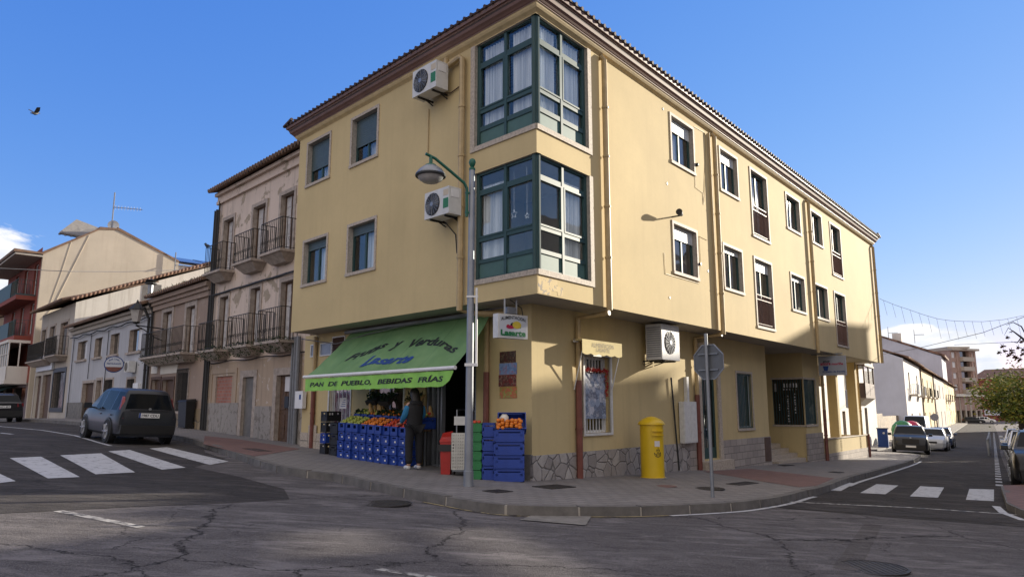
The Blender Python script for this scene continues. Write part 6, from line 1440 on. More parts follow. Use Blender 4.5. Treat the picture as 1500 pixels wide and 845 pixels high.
for x in (-.19, .14):      # hands: palm with five fingers
    y, z = (.31, .98) if x < 0 else (.29, 1.03); vs_ = [(x, y, z), (x, y+.06, z-.01)]; ed = [(0, 1)]; rr = [.028, .034]
    h = skin_body('hand', vs_, ed, rr, 'skin', pb, 1)
    for k in range(4): fx = x-.03+.02*k; skin_body('finger', [(fx, y+.08, z-.01), (fx, y+.115, z-.02), (fx, y+.13+.004*(1-abs(k-1.5)), z-.05)], [(0, 1), (1, 2)], [.011, .010, .008], 'skin', h, 1)
    skin_body('thumb', [(x+(.03 if x < 0 else -.03), y+.03, z), (x+(.055 if x < 0 else -.055), y+.07, z-.01)], [(0, 1)], [.012, .010], 'skin', h, 1)
bpy.data.objects.remove(pe)
# ================================================================== street furniture
lp = Vector((-.73, 12.48, 0)); lp.z = zg(lp.x, lp.y)+.13
t_ = thing('street_lamp', 'grey steel street lamp with green curved arm in front of the green awning', 'street lamp', tuple(lp))
MB().tube([lp, lp+UP*.25, lp+UP*.26, Vector((lp.x+.015, lp.y, 5.70))], [.085, .085, .072, .052], 14).build('pole', M['galv'], t_, smooth=50)
tp = Vector((lp.x+.015, lp.y, 5.70)); MB().lathe(tp, [(.056, 0), (.058, .04), (.03, .06), (.05, .10), (.065, .15), (.05, .20), (.01, .225)], 14).build('finial', M['lampgreen'], t_, smooth=50)
ad = Vector((-.85, -.53, 0)); pj = Vector((lp.x, lp.y, 5.33)); hd = lp+ad*.80; hd.z = 5.62
m = MB(); q = [pj+ad*.085-UP*.50, pj+ad*.085-UP*.10, pj+ad*.085+UP*.02, pj+ad*.14+UP*.11, lp*1+ad*.45+UP*(5.63-lp.z), lp+ad*.72+UP*(5.79-lp.z), lp+ad*.90+UP*(5.84-lp.z)]
m.tube(q, .026, 8).build('arm', M['lampgreen'], t_, smooth=60); m = MB()
for z in (-.06, -.42): m.bar(pj+ad*.11+UP*z, pj-ad*.07+UP*z, .05, .03)
m.build('clamp', M['lampgreen'], t_); mh = MB(); hc = lp+ad*.80; hc.z = 5.46
MB().tube([hc+UP*.20, hc+UP*.36], .03, 8).lathe(hc+UP*.17, [(.11, 0), (.09, .03), (.03, .05)], 14).build('neck', M['lampgreen'], t_)
MB().lathe(hc, [(.255, 0), (.262, .02), (.245, .05), (.20, .11), (.14, .155), (.10, .18)], 24).build('lamp_shade', M['galv'], t_, smooth=60)
MB().lathe(hc, [(.235, .0), (.20, -.07), (.13, -.115), (.02, -.13)], 24).build('diffuser', M['diffuser'], t_, smooth=60)
MB().lathe(hc, [(.262, -.02), (.268, 0), (.262, .02)], 24).build('rim', M['cable'], t_)
m = MB(); m.tube([lp+Vector((.115, -.05, 2.0-.0)), lp+Vector((.115, -.05, 3.35))], .02, 8); m.bar(lp+Vector((-.08, -.06, 2.02)), lp+Vector((.14, -.06, 2.02)), .05).bar(lp+Vector((-.06, -.05, 3.2)), lp+Vector((.14, -.05, 3.2)), .03)
solo(m, 'awning_crank', M['white'], 'white pole strapped to the right side of the lamp post', 'pole', loc=lp+Vector((.115, -.05, 2.0)))
# yellow post box
mbx = G(956.5, 699.5, .13); t_ = thing('post_box', 'yellow cylindrical post box on the pavement beside the plinth', 'post box', tuple(mbx)); B = mbx
MB().lathe(B, [(.272, 0), (.272, .02), (.255, .025), (.255, 1.13)], 40).build('body', M['mailyellow'], t_, smooth=40)
MB().lathe(B+UP*1.13, [(.258, 0), (.292, .012), (.292, .045), (.27, .075), (.20, .13), (.10, .175), (.01, .19)], 40).build('dome', M['mailyellow'], t_, smooth=40)
MB().lathe(B+UP*-.02, [(.31, 0), (.31, .03), (.28, .035)], 30).build('foot', M['gutter'], t_)
vd = Vector((-B.x, -B.y, 0)).normalized(); fa_ = math.atan2(vd.y, vd.x)+rad(30)
def cyl(a, r, z): return Vector((B.x+r*math.cos(fa_+a), B.y+r*math.sin(fa_+a), B.z+z))
def curved(mb, a0, a1, z0, z1, r0, r1, n=8):
    for i in range(n):
        x0 = a0+(a1-a0)*i/n; x1 = a0+(a1-a0)*(i+1)/n; mb.hexa([cyl(x0, r0, z0), cyl(x1, r0, z0), cyl(x1, r1, z0), cyl(x0, r1, z0), cyl(x0, r0, z1), cyl(x1, r0, z1), cyl(x1, r1, z1), cyl(x0, r1, z1)])
for z in (1.0, .91): m = MB(); curved(m, -.5, .5, z, z+.03, .25, .30); curved(m, -.5, .5, z-.055, z, .25, .258); m.build('letter_slot', M['mailyellow'], t_)
m = MB(); curved(m, -.55, .55, .82, 1.06, .25, .2565); m.build('slot_plate', M['mailyellow'], t_)
m = MB(); curved(m, -.30, .18, .68, .80, .25, .2575); m.build('notice', M['paper'], t_)
# post horn and crown emblem, painted on the curved face
m = MB()
def arcline(pts, w=.008):
    for (a, z), (b, y) in zip(pts, pts[1:]):
        p, q = cyl(a, .2575, z), cyl(b, .2575, y); t = (q-p).normalized(); n_ = cyl((a+b)/2, 1, 0)-cyl((a+b)/2, 0, 0); n_.z = 0; n_.normalize(); s_ = t.cross(n_)*w/2; m.face([p-s_, q-s_, q+s_, p+s_])
arcline([(.16*math.cos(t)-.0, .50+.045*math.sin(t)) for t in [i*2*math.pi/18 for i in range(19)]], .012); arcline([(.07*math.cos(t), .50+.02*math.sin(t)) for t in [i*2*math.pi/12 for i in range(13)]], .008)
arcline([(-.16, .50), (-.34, .545), (-.38, .55)], .012); arcline([(.0, .455), (-.22, .47), (-.36, .53)], .010); arcline([(.16, .52), (.24, .56), (.26, .50), (.17, .47)], .012)
arcline([(-.12, .57), (.12, .57)], .012); arcline([(-.12, .575), (-.15, .62), (-.06, .595), (0, .635), (.06, .595), (.15, .62), (.12, .575)], .009); arcline([(0, .63), (0, .67)], .008); arcline([(-.03, .655), (.03, .655)], .008)
m.build('post_emblem', M['txtblack'], t_)
# stop sign seen from the back
sb = G(1044, 728, .13); t_ = thing('stop_sign', 'grey back of an octagonal stop sign on its pole at the kerb', 'road sign', tuple(sb))
MB().tube([sb, sb+UP*(2.80-sb.z)], .031, 10).build('pole', M['galv'], t_, smooth=50)
Xo = Vector((.66, -.75, 0)).normalized(); No = Vector((Xo.y, -Xo.x, 0)); No = No if No.dot(sb) > 0 else -No; c_ = Vector((sb.x, sb.y, 2.30))+No*.06
oc = lambda r, off: [c_+No*off+Xo*r*math.cos(rad(22.5+45*i))+UP*r*math.sin(rad(22.5+45*i)) for i in range(8)]
MB().prism(oc(.325, 0), No*.012).build('plate', M['signback'], t_); m = MB(); m.prism(oc(.325, .0125), No*.002); m.build('red_face', M['redbin'], t_)
m = MB(); add_text(m, 'STOP', c_+No*.016-UP*.09, -Xo if True else Xo, UP, .42, .18, nrm=No, bold=.03); m.build('lettering', M['white'], t_)
m = MB()
pts = oc(.325, -.0)
for i in range(8): m.bar(pts[i]-No*.008, pts[(i+1) % 8]-No*.008, .012, .018)
m.build('rim', M['galv'], t_); m = MB()
for z in (-.14, .14): m.bar(c_-No*.02+UP*z-Xo*.2, c_-No*.02+UP*z+Xo*.2, .03, .02)
m.build('clamp', M['galv'], t_)
# ------------------------------------------------------------------ air conditioners
def ac(label, fr, s0, s1, d0, d1, z0, z1, fan=.5, louvre=False, green=True):
    t = thing('air_conditioner', label, 'air conditioner', tuple(fr.P((s0+s1)/2, 0, z0)), 'air conditioners on the yellow building')
    w = s1-s0; h = z1-z0; MB().box(fr, s0, s1, d0, d1, z0, z1).build('casing', M['ac'], t); r = min(h*.42, w*.3); fc = fr.P(s0+w*fan, d1, (z0+z1)/2)
    m = MB(); m.lathe(fc, [(r, 0), (r, .012), (r*.96, .014)], 28, fr.n, cap=True); m.build('fan_opening', M['black'], t); m = MB()
    for k in range(1, 9): rr = r*k/9; q = [fc+fr.n*.02+fr.u*rr*math.cos(x)+UP*rr*math.sin(x) for x in [i*math.pi/12 for i in range(25)]]; m.tube(q, .004, 4, cap=False)
    for k in range(8): x = k*math.pi/8; dd = (fr.u*math.cos(x)+UP*math.sin(x))*r; m.bar(fc+fr.n*.02-dd, fc+fr.n*.02+dd, .008, .006)
    m.lathe(fc+fr.n*.02, [(r*.2, 0), (r*.2, .01)], 12, fr.n); m.build('fan_grille', M['galv'], t)
    sd_ = s0+w*(.13 if fan > .5 else .87)
    if green:
        MB().box(fr, sd_-.075*1.2, sd_+.075, d1+.0, d1+.004, z0+h*.22, z0+h*.58).build('energy_label', M['greenpl'], t); MB().box(fr, sd_-.09, sd_+.07, d1, d1+.004, z0+h*.68, z0+h*.9).build('sticker', M['party'], t)
    m = MB()
    for s in (s0+w*.2, s0+w*.8): m.bar(fr.P(s, .02, z0-.02), fr.P(s, d1-.03, z0-.02), .035).bar(fr.P(s, .02, z0-.10), fr.P(s, d1*.45, z0-.03), .02)
    m.build('bracket', M['iron'], t)
    if louvre:
        m = MB(); e0 = s0-.001
        for i in range(14): z = z0+.08+i*(h-.16)/13; m.box(fr, s0-.012, s0-.0, d0+.03, d1-.03, z-.012, z+.008)
        m.build('side_louvre', M['galv'], t)
    else: MB().box(fr, s0-.012, s0, d0+.06, d1-.06, z0+h*.62, z0+h*.92).build('service_cover', M['white'], t)
    return t
a1, z1 = FL.px(605, 120, .45); a0, _ = FL.px(636, 120, .45); z0 = FL.px(607, 143, .45)[1]; z1 = FL.px(606, 111, .45)[1]
ac('upper white air conditioner high on the shaded wall above the lower one', FL, a1-.84, a1, .14, .46, z0, z0+.60, fan=.64)
a1 = FL.px(622.5, 305, .45)[0]; z0 = FL.px(624, 322, .45)[1]
ac('lower white air conditioner on the shaded wall just right of the lamp head', FL, a1-.80, a1, .14, .46, z0, z0+.56, fan=.66)
s0 = gpx(969.5, 500, .62)[0]; s1 = gpx(995, 500, .62)[0]; z0 = gpx(980, 527, .62)[1]; z1 = gpx(980, 476, .62)[1]
t_ = ac('large white air conditioner on the sunny ground floor wall under the overhang', GR, s0, s1, .20, .62, z0, z1, fan=.46, louvre=True, green=False)
fc = GR.P(s0+(s1-s0)*.46, .625, (z0+z1)/2)
s_, z_ = FL.px(648, 315, .02); wire(YB, [FL.P(s_+.1, .2, z_), FL.P(s_-.15, .05, z_-.2), FL.P(s_-.45, .02, z_-.5), FL.P(s_-.5, .02, z_-.9)], .012, 'cable'); s_, z_ = FL.px(628, 160, .02); wire(YB, [FL.P(s_, .02, z_), FL.P(s_, .02, FL.px(628, 225)[1])], .012, 'pipe_y')
s_, z_ = FL.px(652, 138, .02); wire(YB, [FL.P(s_+.15, .1, z_+.05), FL.P(s_-.2, .03, z_-.05), FL.P(s_-.5, .03, z_+.0)], .014, 'pipe_b')
# ------------------------------------------------------------------ signs
LFc = FL
c0 = lpx(725, 478, 0); sC_ = G(748, 700, 0)
# box sign at the corner, facing the camera
pc_ = GR.P(-.02, .30, 0); zc_top, zc_bot = 3.20, 2.78
def at_y(u, v, y): r = ray(u, v); q = CAM+r*((y-CAM.y)/r.y); return q
A_, B_ = at_y(729.5, 480, 13.15), at_y(773, 482, 13.55); ww = B_-A_; ww.z = 0; w_ = ww.length; X = ww.normalized(); Nn = Vector((X.y, -X.x, 0)); zt_ = at_y(750, 460, 13.3).z; zb_ = at_y(750, 495, 13.3).z; SFm = Frame(A_, X, Nn)
t_ = thing('shop_box_sign', 'white illuminated box sign with fruit picture and green lettering at the building corner', 'sign', tuple(A_+X*w_/2+UP*zb_-UP*A_.z))
MB().box(SFm, 0, w_, -.16, 0, zb_, zt_).build('casing', M['whitemetal'], t_); m = MB(); m.box(SFm, .035, w_-.035, .0, .004, zb_+.03, zt_-.03); m.build('face', M['sign'], t_)
m = MB(); h_ = zt_-zb_; add_text(m, 'ALIMENTACION', SFm.P(w_/2, .006, zb_+h_*.70), X, UP, w_*.82, h_*.14, arc=h_*.10, nrm=Nn, bold=.02); m.build('lettering', M['txtblack'], t_)
m = MB(); add_text(m, 'Lasarte', SFm.P(w_/2, .006, zb_+h_*.10), X, UP, w_*.84, h_*.24, nrm=Nn, bold=.05); m.box(SFm, w_*.12, w_*.9, .004, .007, zb_+h_*.085, zb_+h_*.1); m.build('lettering', M['txtgreen'], t_)
for cx_, cz_, rx, ry, mt in ((.62, .56, .15, .13, 'ylwpaint'), (.40, .46, .14, .06, 'txtred'), (.50, .55, .10, .09, 'txtblack'), (.33, .50, .06, .05, 'redbin'), (.66, .47, .10, .04, 'greenpl')):
    oval(MB(), SFm.P(w_*cx_, .008+.0008*rx*10, zb_+h_*cz_), X, UP, rx*w_, ry*h_*1.2, .002, 16).build('fruit_picture', M[mt], t_)
m = MB(); m.bar(SFm.P(w_*.3, -.08, zt_), SFm.P(w_*.3, -.08, 3.5), .03).bar(SFm.P(w_*.7, -.08, zt_), SFm.P(w_*.7, -.08, 3.5), .03).box(SFm, w_*.35, w_*.62, -.12, -.02, zt_+.02, zt_+.14); m.build('bracket', M['galv'], t_)
MB().tube([SFm.P(w_*.95, -.1, zt_), SFm.P(w_*.9, -.1, zt_+.15), SFm.P(w_*.5, -.1, 3.5)], .01, 5).build('wire', M['cable'], t_)
# poster strip on the corner wall
ps = lpx(745, 545); a0_, a1_ = lpx(757.5, 545)[0], lpx(731, 545)[0]; z0, z1 = lpx(745, 583)[1], lpx(745, 514)[1]
t_ = thing('wall_poster', 'tall collage poster of food pictures on the shaded corner wall', 'poster', tuple(GL.P(ps[0], 0, z0)))
for i in range(4):
    MB().box(GL, a0_+[.0, .02, .0, .03][i], a1_-[.03, .0, .02, .03][i], .004, .012, z0+(z1-z0)*i/4, z0+(z1-z0)*(i+1)/4-.006).build('picture', [poster_m('pic_a', [(.5, .4, .1), (.25, .3, .08), (.5, .1, .05), (.4, .35, .2)], 22), poster_m('pic_b', [(.4, .03, .03), (.06, .03, .03), (.45, .25, .2)], 30), poster_m('pic_c', [(.03, .08, .25), (.2, .3, .5), (.3, .03, .03)], 24), poster_m('pic_d', [(.15, .02, .02), (.03, .02, .02), (.3, .2, .12)], 30)][i], t_)
# little cream awning over the tinsel window
t_ = thing('window_awning', 'small faded cream awning with lettering over the tinsel window', 'awning', tuple(GR.P(1.9, 0, 2.7)))
s0 = gpx(853, 510, .30)[0]; s1 = gpx(911, 510, .30)[0]; za, zb_ = gpx(880, 501.5, .30)[1], gpx(880, 519, .30)[1]; m = MB(); n = 40
for i in range(n):
    x0 = s0+(s1-s0)*i/n; x1 = s0+(s1-s0)*(i+1)/n; f = lambda x: zb_-.03*abs(math.sin((x-s0)/(s1-s0)*math.pi*5))
    m.face([GR.P(x0, .30, f(x0)), GR.P(x1, .30, f(x1)), GR.P(x1, .30, za), GR.P(x0, .30, za)])
m.build('valance', M['awn_cream'], t_); m = MB(); m.box(GR, s0, s1, .06, .30, za-.0, za+.03); m.build('canopy', M['awn_cream'], t_)
m = MB(); add_text(m, 'ALIMENTACION', GR.P((s0+s1)/2, .304, zb_+(za-zb_)*.55), uR, UP, (s1-s0)*.55, .09, nrm=nR); add_text(m, 'LASARTE', GR.P((s0+s1)/2, .304, zb_+(za-zb_)*.20), uR, UP, (s1-s0)*.34, .08, nrm=nR); m.build('lettering', M['txtgrey'], t_)
m = MB(); m.tube([GR.P(s0, .10, za), GR.P(s1, .10, za)], .035, 8); m.build('roller', M['whitemetal'], t_)
for s in (s0+.03, s1-.08): MB().tube([GR.P(s, .28, zb_+.05), GR.P(s+.02, .05, zb_-.75)], .012, 6).build('arm', M['whitemetal'], t_)
# projecting grey bar sign near the arcade
q0, q1 = GR.P(17.6, 1.50, 0), GR.P(17.6, 1.50, 0)
s_ = 17.7; fS = Frame(GR.P(s_, 0, 0), nR, -uR); xa = fS.px(1199, 535)[0]; xb = fS.px(1239, 535)[0]; zt_ = fS.px(1220, 521)[1]; zb_ = fS.px(1220, 549.5)[1]
t_ = thing('projecting_sign', 'grey projecting sign with red and dark lettering hanging before the arcade', 'sign', tuple(fS.P((xa+xb)/2, 0, zb_)))
MB().box(fS, xa, xb, -.08, 0, zb_, zt_).build('casing', M['signdark'], t_); w_ = xb-xa; h_ = zt_-zb_
for tx, cx_, cz_, ww_, hh_, mt in (('amor', .30, .66, .26, .10, 'txtblack'), ('amore', .26, .52, .38, .13, 'txtred'), ('moriña', .70, .52, .42, .13, 'txtred'), ('El sueño de España', .55, .13, .82, .10, 'txtblue')):
    m = MB(); add_text(m, tx, fS.P(xa+w_*cx_, .003, zb_+h_*cz_), nR, UP, w_*ww_, h_*hh_, nrm=-uR, bold=.03); m.build('lettering', M[mt], t_)
m = MB(); m.lathe(fS.P(xa+w_*.26, .004, zb_+h_*.22), [(.0, 0)], 3) if False else m.hexa([fS.P(xa+w_*x, d, zb_+h_*z) for x, d, z in ((.20, .002, .24), (.33, .002, .24), (.33, .012, .24), (.20, .012, .24), (.16, .002, .48), (.37, .002, .48), (.37, .012, .48), (.16, .012, .48))]); m.build('picture', M['txtblue'], t_)
MB().bar(fS.P(xa-.3, -.04, zt_+.08), fS.P(xb-.1, -.04, zt_+.08), .04).bar(fS.P(xb-.3, -.04, zt_), fS.P(xb-.3, -.04, zt_+.08), .04).build('bracket', M['galv'], t_)
# electrical cabinet and conduit
s0 = gpx(993.5, 620)[0]; s1 = gpx(1012.5, 620)[0]; z0 = gpx(1003, 648)[1]; z1 = gpx(1003, 588)[1]; t_ = thing('electric_cabinet', 'white electric cabinet on the sunny wall right of the post box', 'cabinet', tuple(GR.P((s0+s1)/2, 0, z0)))
MB().box(GR, s0, s1, .035, .17, z0, z1).build('casing', M['whitemetal'], t_); MB().box(GR, s0+.03, (s0+s1)/2-.01, .17, .178, z0+.04, z1-.04).build('door', M['whitemetal'], t_); MB().box(GR, (s0+s1)/2+.01, s1-.03, .17, .178, z0+.04, z1-.04).build('door', M['whitemetal'], t_)
MB().box(GR, (s0+s1)/2, (s0+s1)/2+.12, .01, .10, z1, gpx(1004, 552)[1]).build('conduit', M['whitemetal'], t_)
sn = thing('number_box', 'small pale utility box with a wire above the back of the stop sign', 'junction box', tuple(GR.P(gpx(1035, 506)[0], 0, 2.9))); s_, z_ = gpx(1034, 508, .3); MB().box(GR, s_-.1, s_+.35, .05, .3, z_-.1, z_+.12).build('casing', M['stone'], sn)
# ================================================================== vehicles
def vehicle(kind, label, paint, L=4.2, W=1.75, Hh=1.6, style='mpv', cat='car', group=None, name='parked_car', plate=None, front_plate=None):
    t = thing(name, label, cat, (0, 0, 0), group); zl = .20; hw = W/2
    if style == 'mpv': ST = [(-2.08, .52, .60, .84), (-2.07, .90, .96, .90), (-2.02, .93, 1.02, .93), (-1.86, .95, 1.46, .96), (-1.76, .96, 1.555, .97), (-1.70, .96, 1.575, .97), (-1.25, .96, 1.60, 1), (-1.17, .96, 1.605, 1), (-.22, .95, 1.62, 1), (-.13, .95, 1.62, 1), (.42, .94, 1.57, 1), (.50, .94, 1.555, 1), (1.12, .93, 1.06, 1), (1.22, .90, 1.0, .995), (1.65, .84, .93, .97), (1.95, .74, .80, .90), (2.08, .55, .60, .80), (2.10, .40, .46, .76)]
    elif style == 'suv': ST = [(-2.1, .60, .68, .86), (-2.08, .98, 1.04, .92), (-1.98, 1.02, 1.12, .95), (-1.75, 1.04, 1.52, .97), (-1.6, 1.04, 1.60, .98), (-1.5, 1.04, 1.62, 1), (-1.1, 1.03, 1.64, 1), (-1.02, 1.03, 1.645, 1), (-.1, 1.02, 1.65, 1), (-.02, 1.02, 1.65, 1), (.45, 1.01, 1.60, 1), (.53, 1.01, 1.585, 1), (1.05, 1.0, 1.16, 1), (1.15, .98, 1.08, 1), (1.75, .94, 1.02, .98), (2.02, .86, .92, .93), (2.12, .70, .76, .87), (2.15, .50, .56, .84)]
    elif style == 'van': ST = [(-2.4, .6, 1.6, .95), (-2.38, .95, 1.95, .97), (-2.0, 1.0, 2.0, 1), (-1.9, 1.0, 2.0, 1), (-1.5, 1.0, 2.0, 1), (-1.4, 1.0, 2.0, 1), (-.5, 1.0, 2.0, 1), (-.4, 1.0, 2.0, 1), (.2, 1.0, 2.0, 1), (.3, 1.0, 2.0, 1), (.9, 1.0, 1.97, 1), (1.0, 1.0, 1.94, 1), (1.6, 1.0, 1.25, 1), (1.75, .98, 1.1, .99), (2.1, .9, .98, .96), (2.3, .75, .84, .9), (2.38, .5, .56, .85), (2.4, .4, .46, .82)]
    else: ST = [(-2.1, .50, .58, .84), (-2.09, .84, .92, .9), (-2.0, .88, .98, .93), (-1.72, .90, 1.30, .95), (-1.55, .91, 1.38, .97), (-1.45, .91, 1.40, .98), (-1.05, .91, 1.43, 1), (-.97, .91, 1.435, 1), (-.12, .90, 1.45, 1), (-.04, .90, 1.45, 1), (.42, .89, 1.40, 1), (.5, .89, 1.385, 1), (1.1, .88, .98, 1), (1.2, .86, .93, .995), (1.7, .78, .86, .97), (2.0, .68, .74, .90), (2.1, .5, .56, .82), (2.12, .38, .44, .78)]
    k = Hh/(1.65 if style == 'suv' else 2.0 if style == 'van' else 1.62 if style == 'mpv' else 1.45); lx = L/(ST[-1][0]-ST[0][0])
    def ring(st):
        x, zb, zt, wf = st; x *= lx; zb *= k; zt *= k; h = hw*wf; g = max(0, min(1, (zt-zb)/(.5*k))); rh = h-.06-.17*g
        return [(x, h-.10, zl), (x, h-.02, zl+.07), (x, h, zl+(zb-zl)*.45), (x, h-.005, zl+(zb-zl)*.78), (x, h-.045, zb), (x, rh+.015, zt-.065*g-.02), (x, rh-.05, zt-.018), (x, rh*.5, zt-.002), (x, 0, zt)]
    rs = [ring(s) for s in ST]; body = MB(); side = MB(); fb = MB(); rb = MB(); n = 9
    def q(i, j, sgn): x, y, z = rs[i][j]; return Vector((x, y*sgn, z))
    gs = {5, 6, 8, 10} if style != 'van' else {10}
    gside = [5, 7, 9] if style != 'van' else [9]
    for i in range(len(ST)-1):
        for j in range(n-1):
            for sg in (1, -1):
                f = [q(i, j, sg), q(i+1, j, sg), q(i+1, j+1, sg), q(i, j+1, sg)]
                if sg < 0: f = f[::-1]
                tgt = body
                if j == 4 and i in gside: tgt = side
                if j >= 6 and i in (2, 11): tgt = fb
                if tgt is fb and i == 2: tgt = rb
                tgt.face(f)
    for i in (0, len(ST)-1):
        pts = [q(i, j, 1) for j in range(n)]+[q(i, j, -1) for j in range(n-2, -1, -1)]; body.face(pts if i == 0 else pts[::-1])
    for i in range(len(ST)-1): body.face([q(i, 0, 1), q(i, 0, -1), q(i+1, 0, -1), q(i+1, 0, 1)])
    # merge so the paint shades smoothly
    bo = body.build('body', M[paint], t); bm = bmesh.new(); bm.from_mesh(bo.data); bmesh.ops.remove_doubles(bm, verts=bm.verts, dist=.002); bmesh.ops.recalc_face_normals(bm, faces=bm.faces); bm.to_mesh(bo.data); bm.free(); bo.data.polygons.foreach_set('use_smooth', [True]*len(bo.data.polygons)); bo.data.set_sharp_from_angle(angle=rad(38))
    side.build('side_window', M['carglass'], t); fb.build('windscreen', M['carglass'], t); rb.build('rear_window', M['carglass'], t)
    I = Frame(Vector((0, 0, 0)), Vector((1, 0, 0)), Vector((0, 1, 0))); wb = L*.305; r = .31 if style != 'suv' else .345
    for x in (-wb, wb):
        for sg in (1, -1):
            y = sg*(hw-.03); ax = Vector((0, sg, 0)); MB().lathe(Vector((x, y-sg*.12, r+.01)), [(r+.045, 0), (r+.045, .155), (r+.02, .158)], 24, ax).build('wheel_arch', M['black'], t, smooth=40)
            w_ = MB().lathe(Vector((x, y-sg*.16, r)), [(r*.7, 0), (r, .02), (r, .205), (r*.93, .225), (r*.68, .225), (r*.66, .20)], 26, ax).build('wheel', M['tyre'], t, smooth=40)
            m = MB(); c = Vector((x, y+sg*.045, r)); m.lathe(c, [(r*.66, 0), (r*.66, .012), (r*.58, .012)], 24, ax)
            for a in range(6): an = a*math.pi/3; d_ = Vector((math.cos(an), 0, math.sin(an))); m.bar(c+ax*.014+d_*.03, c+ax*.010+d_*r*.62, .075, .018)
            m.lathe(c, [(.06, .0), (.06, .025), (.01, .03)], 12, ax); m.build('rim', M['rim'], w_)
    # bumpers, lights, plates
    xr = ST[0][0]*lx; xf = ST[-1][0]*lx
    m = MB(); m.hexa([(xr-.05, -hw*.86, .28), (xr+.10, -hw*.93, .28), (xr+.10, hw*.93, .28), (xr-.05, hw*.86, .28), (xr-.06, -hw*.84, .56*k), (xr+.08, -hw*.92, .56*k), (xr+.08, hw*.92, .56*k), (xr-.06, hw*.84, .56*k)]); m.build('rear_bumper', M[paint] if style == 'suv' else M['black'], t)
    m = MB(); m.hexa([(xf-.12, -hw*.9, .26), (xf+.04, -hw*.76, .26), (xf+.04, hw*.76, .26), (xf-.12, hw*.9, .26), (xf-.15, -hw*.93, .52*k), (xf+.05, -hw*.80, .52*k), (xf+.05, hw*.80, .52*k), (xf-.15, hw*.93, .52*k)]); m.build('front_bumper', M['black'] if style == 'suv' else M[paint], t)
    for sg in (1, -1):
        zb = ST[2][1]*k
        if style in ('mpv',):
            a = Vector((xr+.03, sg*hw*.89, .70)); m = MB(); m.hexa([(xr-.005, sg*hw*.80, .74*k), (xr+.08, sg*(hw*.925), .74*k), (xr+.14, sg*(hw*.935), .78*k), (xr+.05, sg*hw*.80, .78*k), (xr+.19, sg*hw*.74, 1.32*k), (xr+.25, sg*hw*.80, 1.32*k), (xr+.31, sg*hw*.80, 1.36*k), (xr+.26, sg*hw*.74, 1.36*k)]); m.build('tail_light', M['redlamp'], t)
        else: m = MB(); m.hexa([(xr-.01, sg*hw*.62, .74*k), (xr+.05, sg*hw*.94, .74*k), (xr+.25, sg*hw*.985, .76*k), (xr+.1, sg*hw*.62, .76*k), (xr-.0, sg*hw*.62, .90*k), (xr+.06, sg*hw*.93, .92*k), (xr+.25, sg*hw*.965, .92*k), (xr+.1, sg*hw*.62, .9*k)]); m.build('tail_light', M['redlamp'], t)
        m = MB(); zf = ST[-3][1]*k; m.hexa([(xf-.02, sg*hw*.48, zf-.17), (xf-.10, sg*hw*.86, zf-.15), (xf-.34, sg*hw*.955, zf-.08), (xf-.2, sg*hw*.5, zf-.12), (xf-.07, sg*hw*.48, zf-.05), (xf-.16, sg*hw*.86, zf-.0), (xf-.38, sg*hw*.93, zf+.03), (xf-.2, sg*hw*.5, zf-.0)]); m.build('headlight', M['lamp'], t)
        m = MB(); m.bar(Vector((.55*lx, sg*(hw-.07), ST[10][1]*k+.02)), Vector((.55*lx, sg*(hw+.10), ST[10][1]*k+.05)), .04); c = Vector((.53*lx, sg*(hw+.14), ST[10][1]*k+.09)); m.hexa([c+Vector((x, y*sg, z)) for x, y, z in ((-.03, -.1, -.08), (.06, -.08, -.06), (.06, .08, -.06), (-.03, .1, -.08), (-.03, -.1, .07), (.06, -.08, .05), (.06, .08, .05), (-.03, .1, .07))]); m.build('mirror', M[paint], t)
        for i in (6, 8):
            p = q(i, 2, sg); MB().bar(Vector((p.x-.02, sg*(hw-.002), (zl+(.95*k-zl)*.82))), Vector((p.x-.18, sg*(hw-.002), (zl+(.95*k-zl)*.82))), .022, .03).build('door_handle', M[paint], t)
    if style == 'suv':
        m = MB(); m.box(I, xf-.03, xf+.055, -hw*.45, hw*.45, .60, .86); m.build('grille', M['black'], t); MB().box(I, xf+.05, xf+.062, -.04, .04, .9, .96).build('badge', M['rim'], t)
        for sg in (1, -1): MB().bar(Vector((-1.4, sg*hw*.72, 1.655*k)), Vector((.4, sg*hw*.72, 1.64*k)), .04).build('roof_rail', M['rim'], t)
    else: m = MB(); m.box(I, xf-.04, xf+.052, -hw*.4, hw*.4, .50, .62); m.build('grille', M['black'], t)
    if style == 'mpv':
        m = MB(); m.box(I, xr-.006, xr+.0, -.62*hw, .62*hw, .885, .90); m.build('hatch_groove', M['black'], t); m = MB(); m.lathe(Vector((xr-.01, 0, .93)), [(.035, 0), (.035, -.01)], 12, Vector((1, 0, 0))); m.build('badge', M['rim'], t)
        MB().bar(Vector((xr+.35, 0, 1.60)), Vector((xr+.05, 0, 1.50)), .02).build('wiper', M['black'], t) if False else None
    if plate:
        m = MB(); m.box(I, xr-.022, xr-.008, -.26, .26, .70, .82); pl = m.build('number_plate', M['white'], t); MB().box(I, xr-.0245, xr-.022, .215, .26, .70, .82).build('blue_band', M['txtblue'], pl)
        m = MB(); add_text(m, plate, Vector((xr-.0225, -.02, .725)), Vector((0, -1, 0)), UP, .42, .07, nrm=Vector((-1, 0, 0)), off=.002, bold=.02); m.build('lettering', M['txtblack'], pl)
    if front_plate:
        m = MB(); m.box(I, xf+.052, xf+.066, -.26, .26, .38, .49); m.build('number_plate', M['white'], t)
    return t
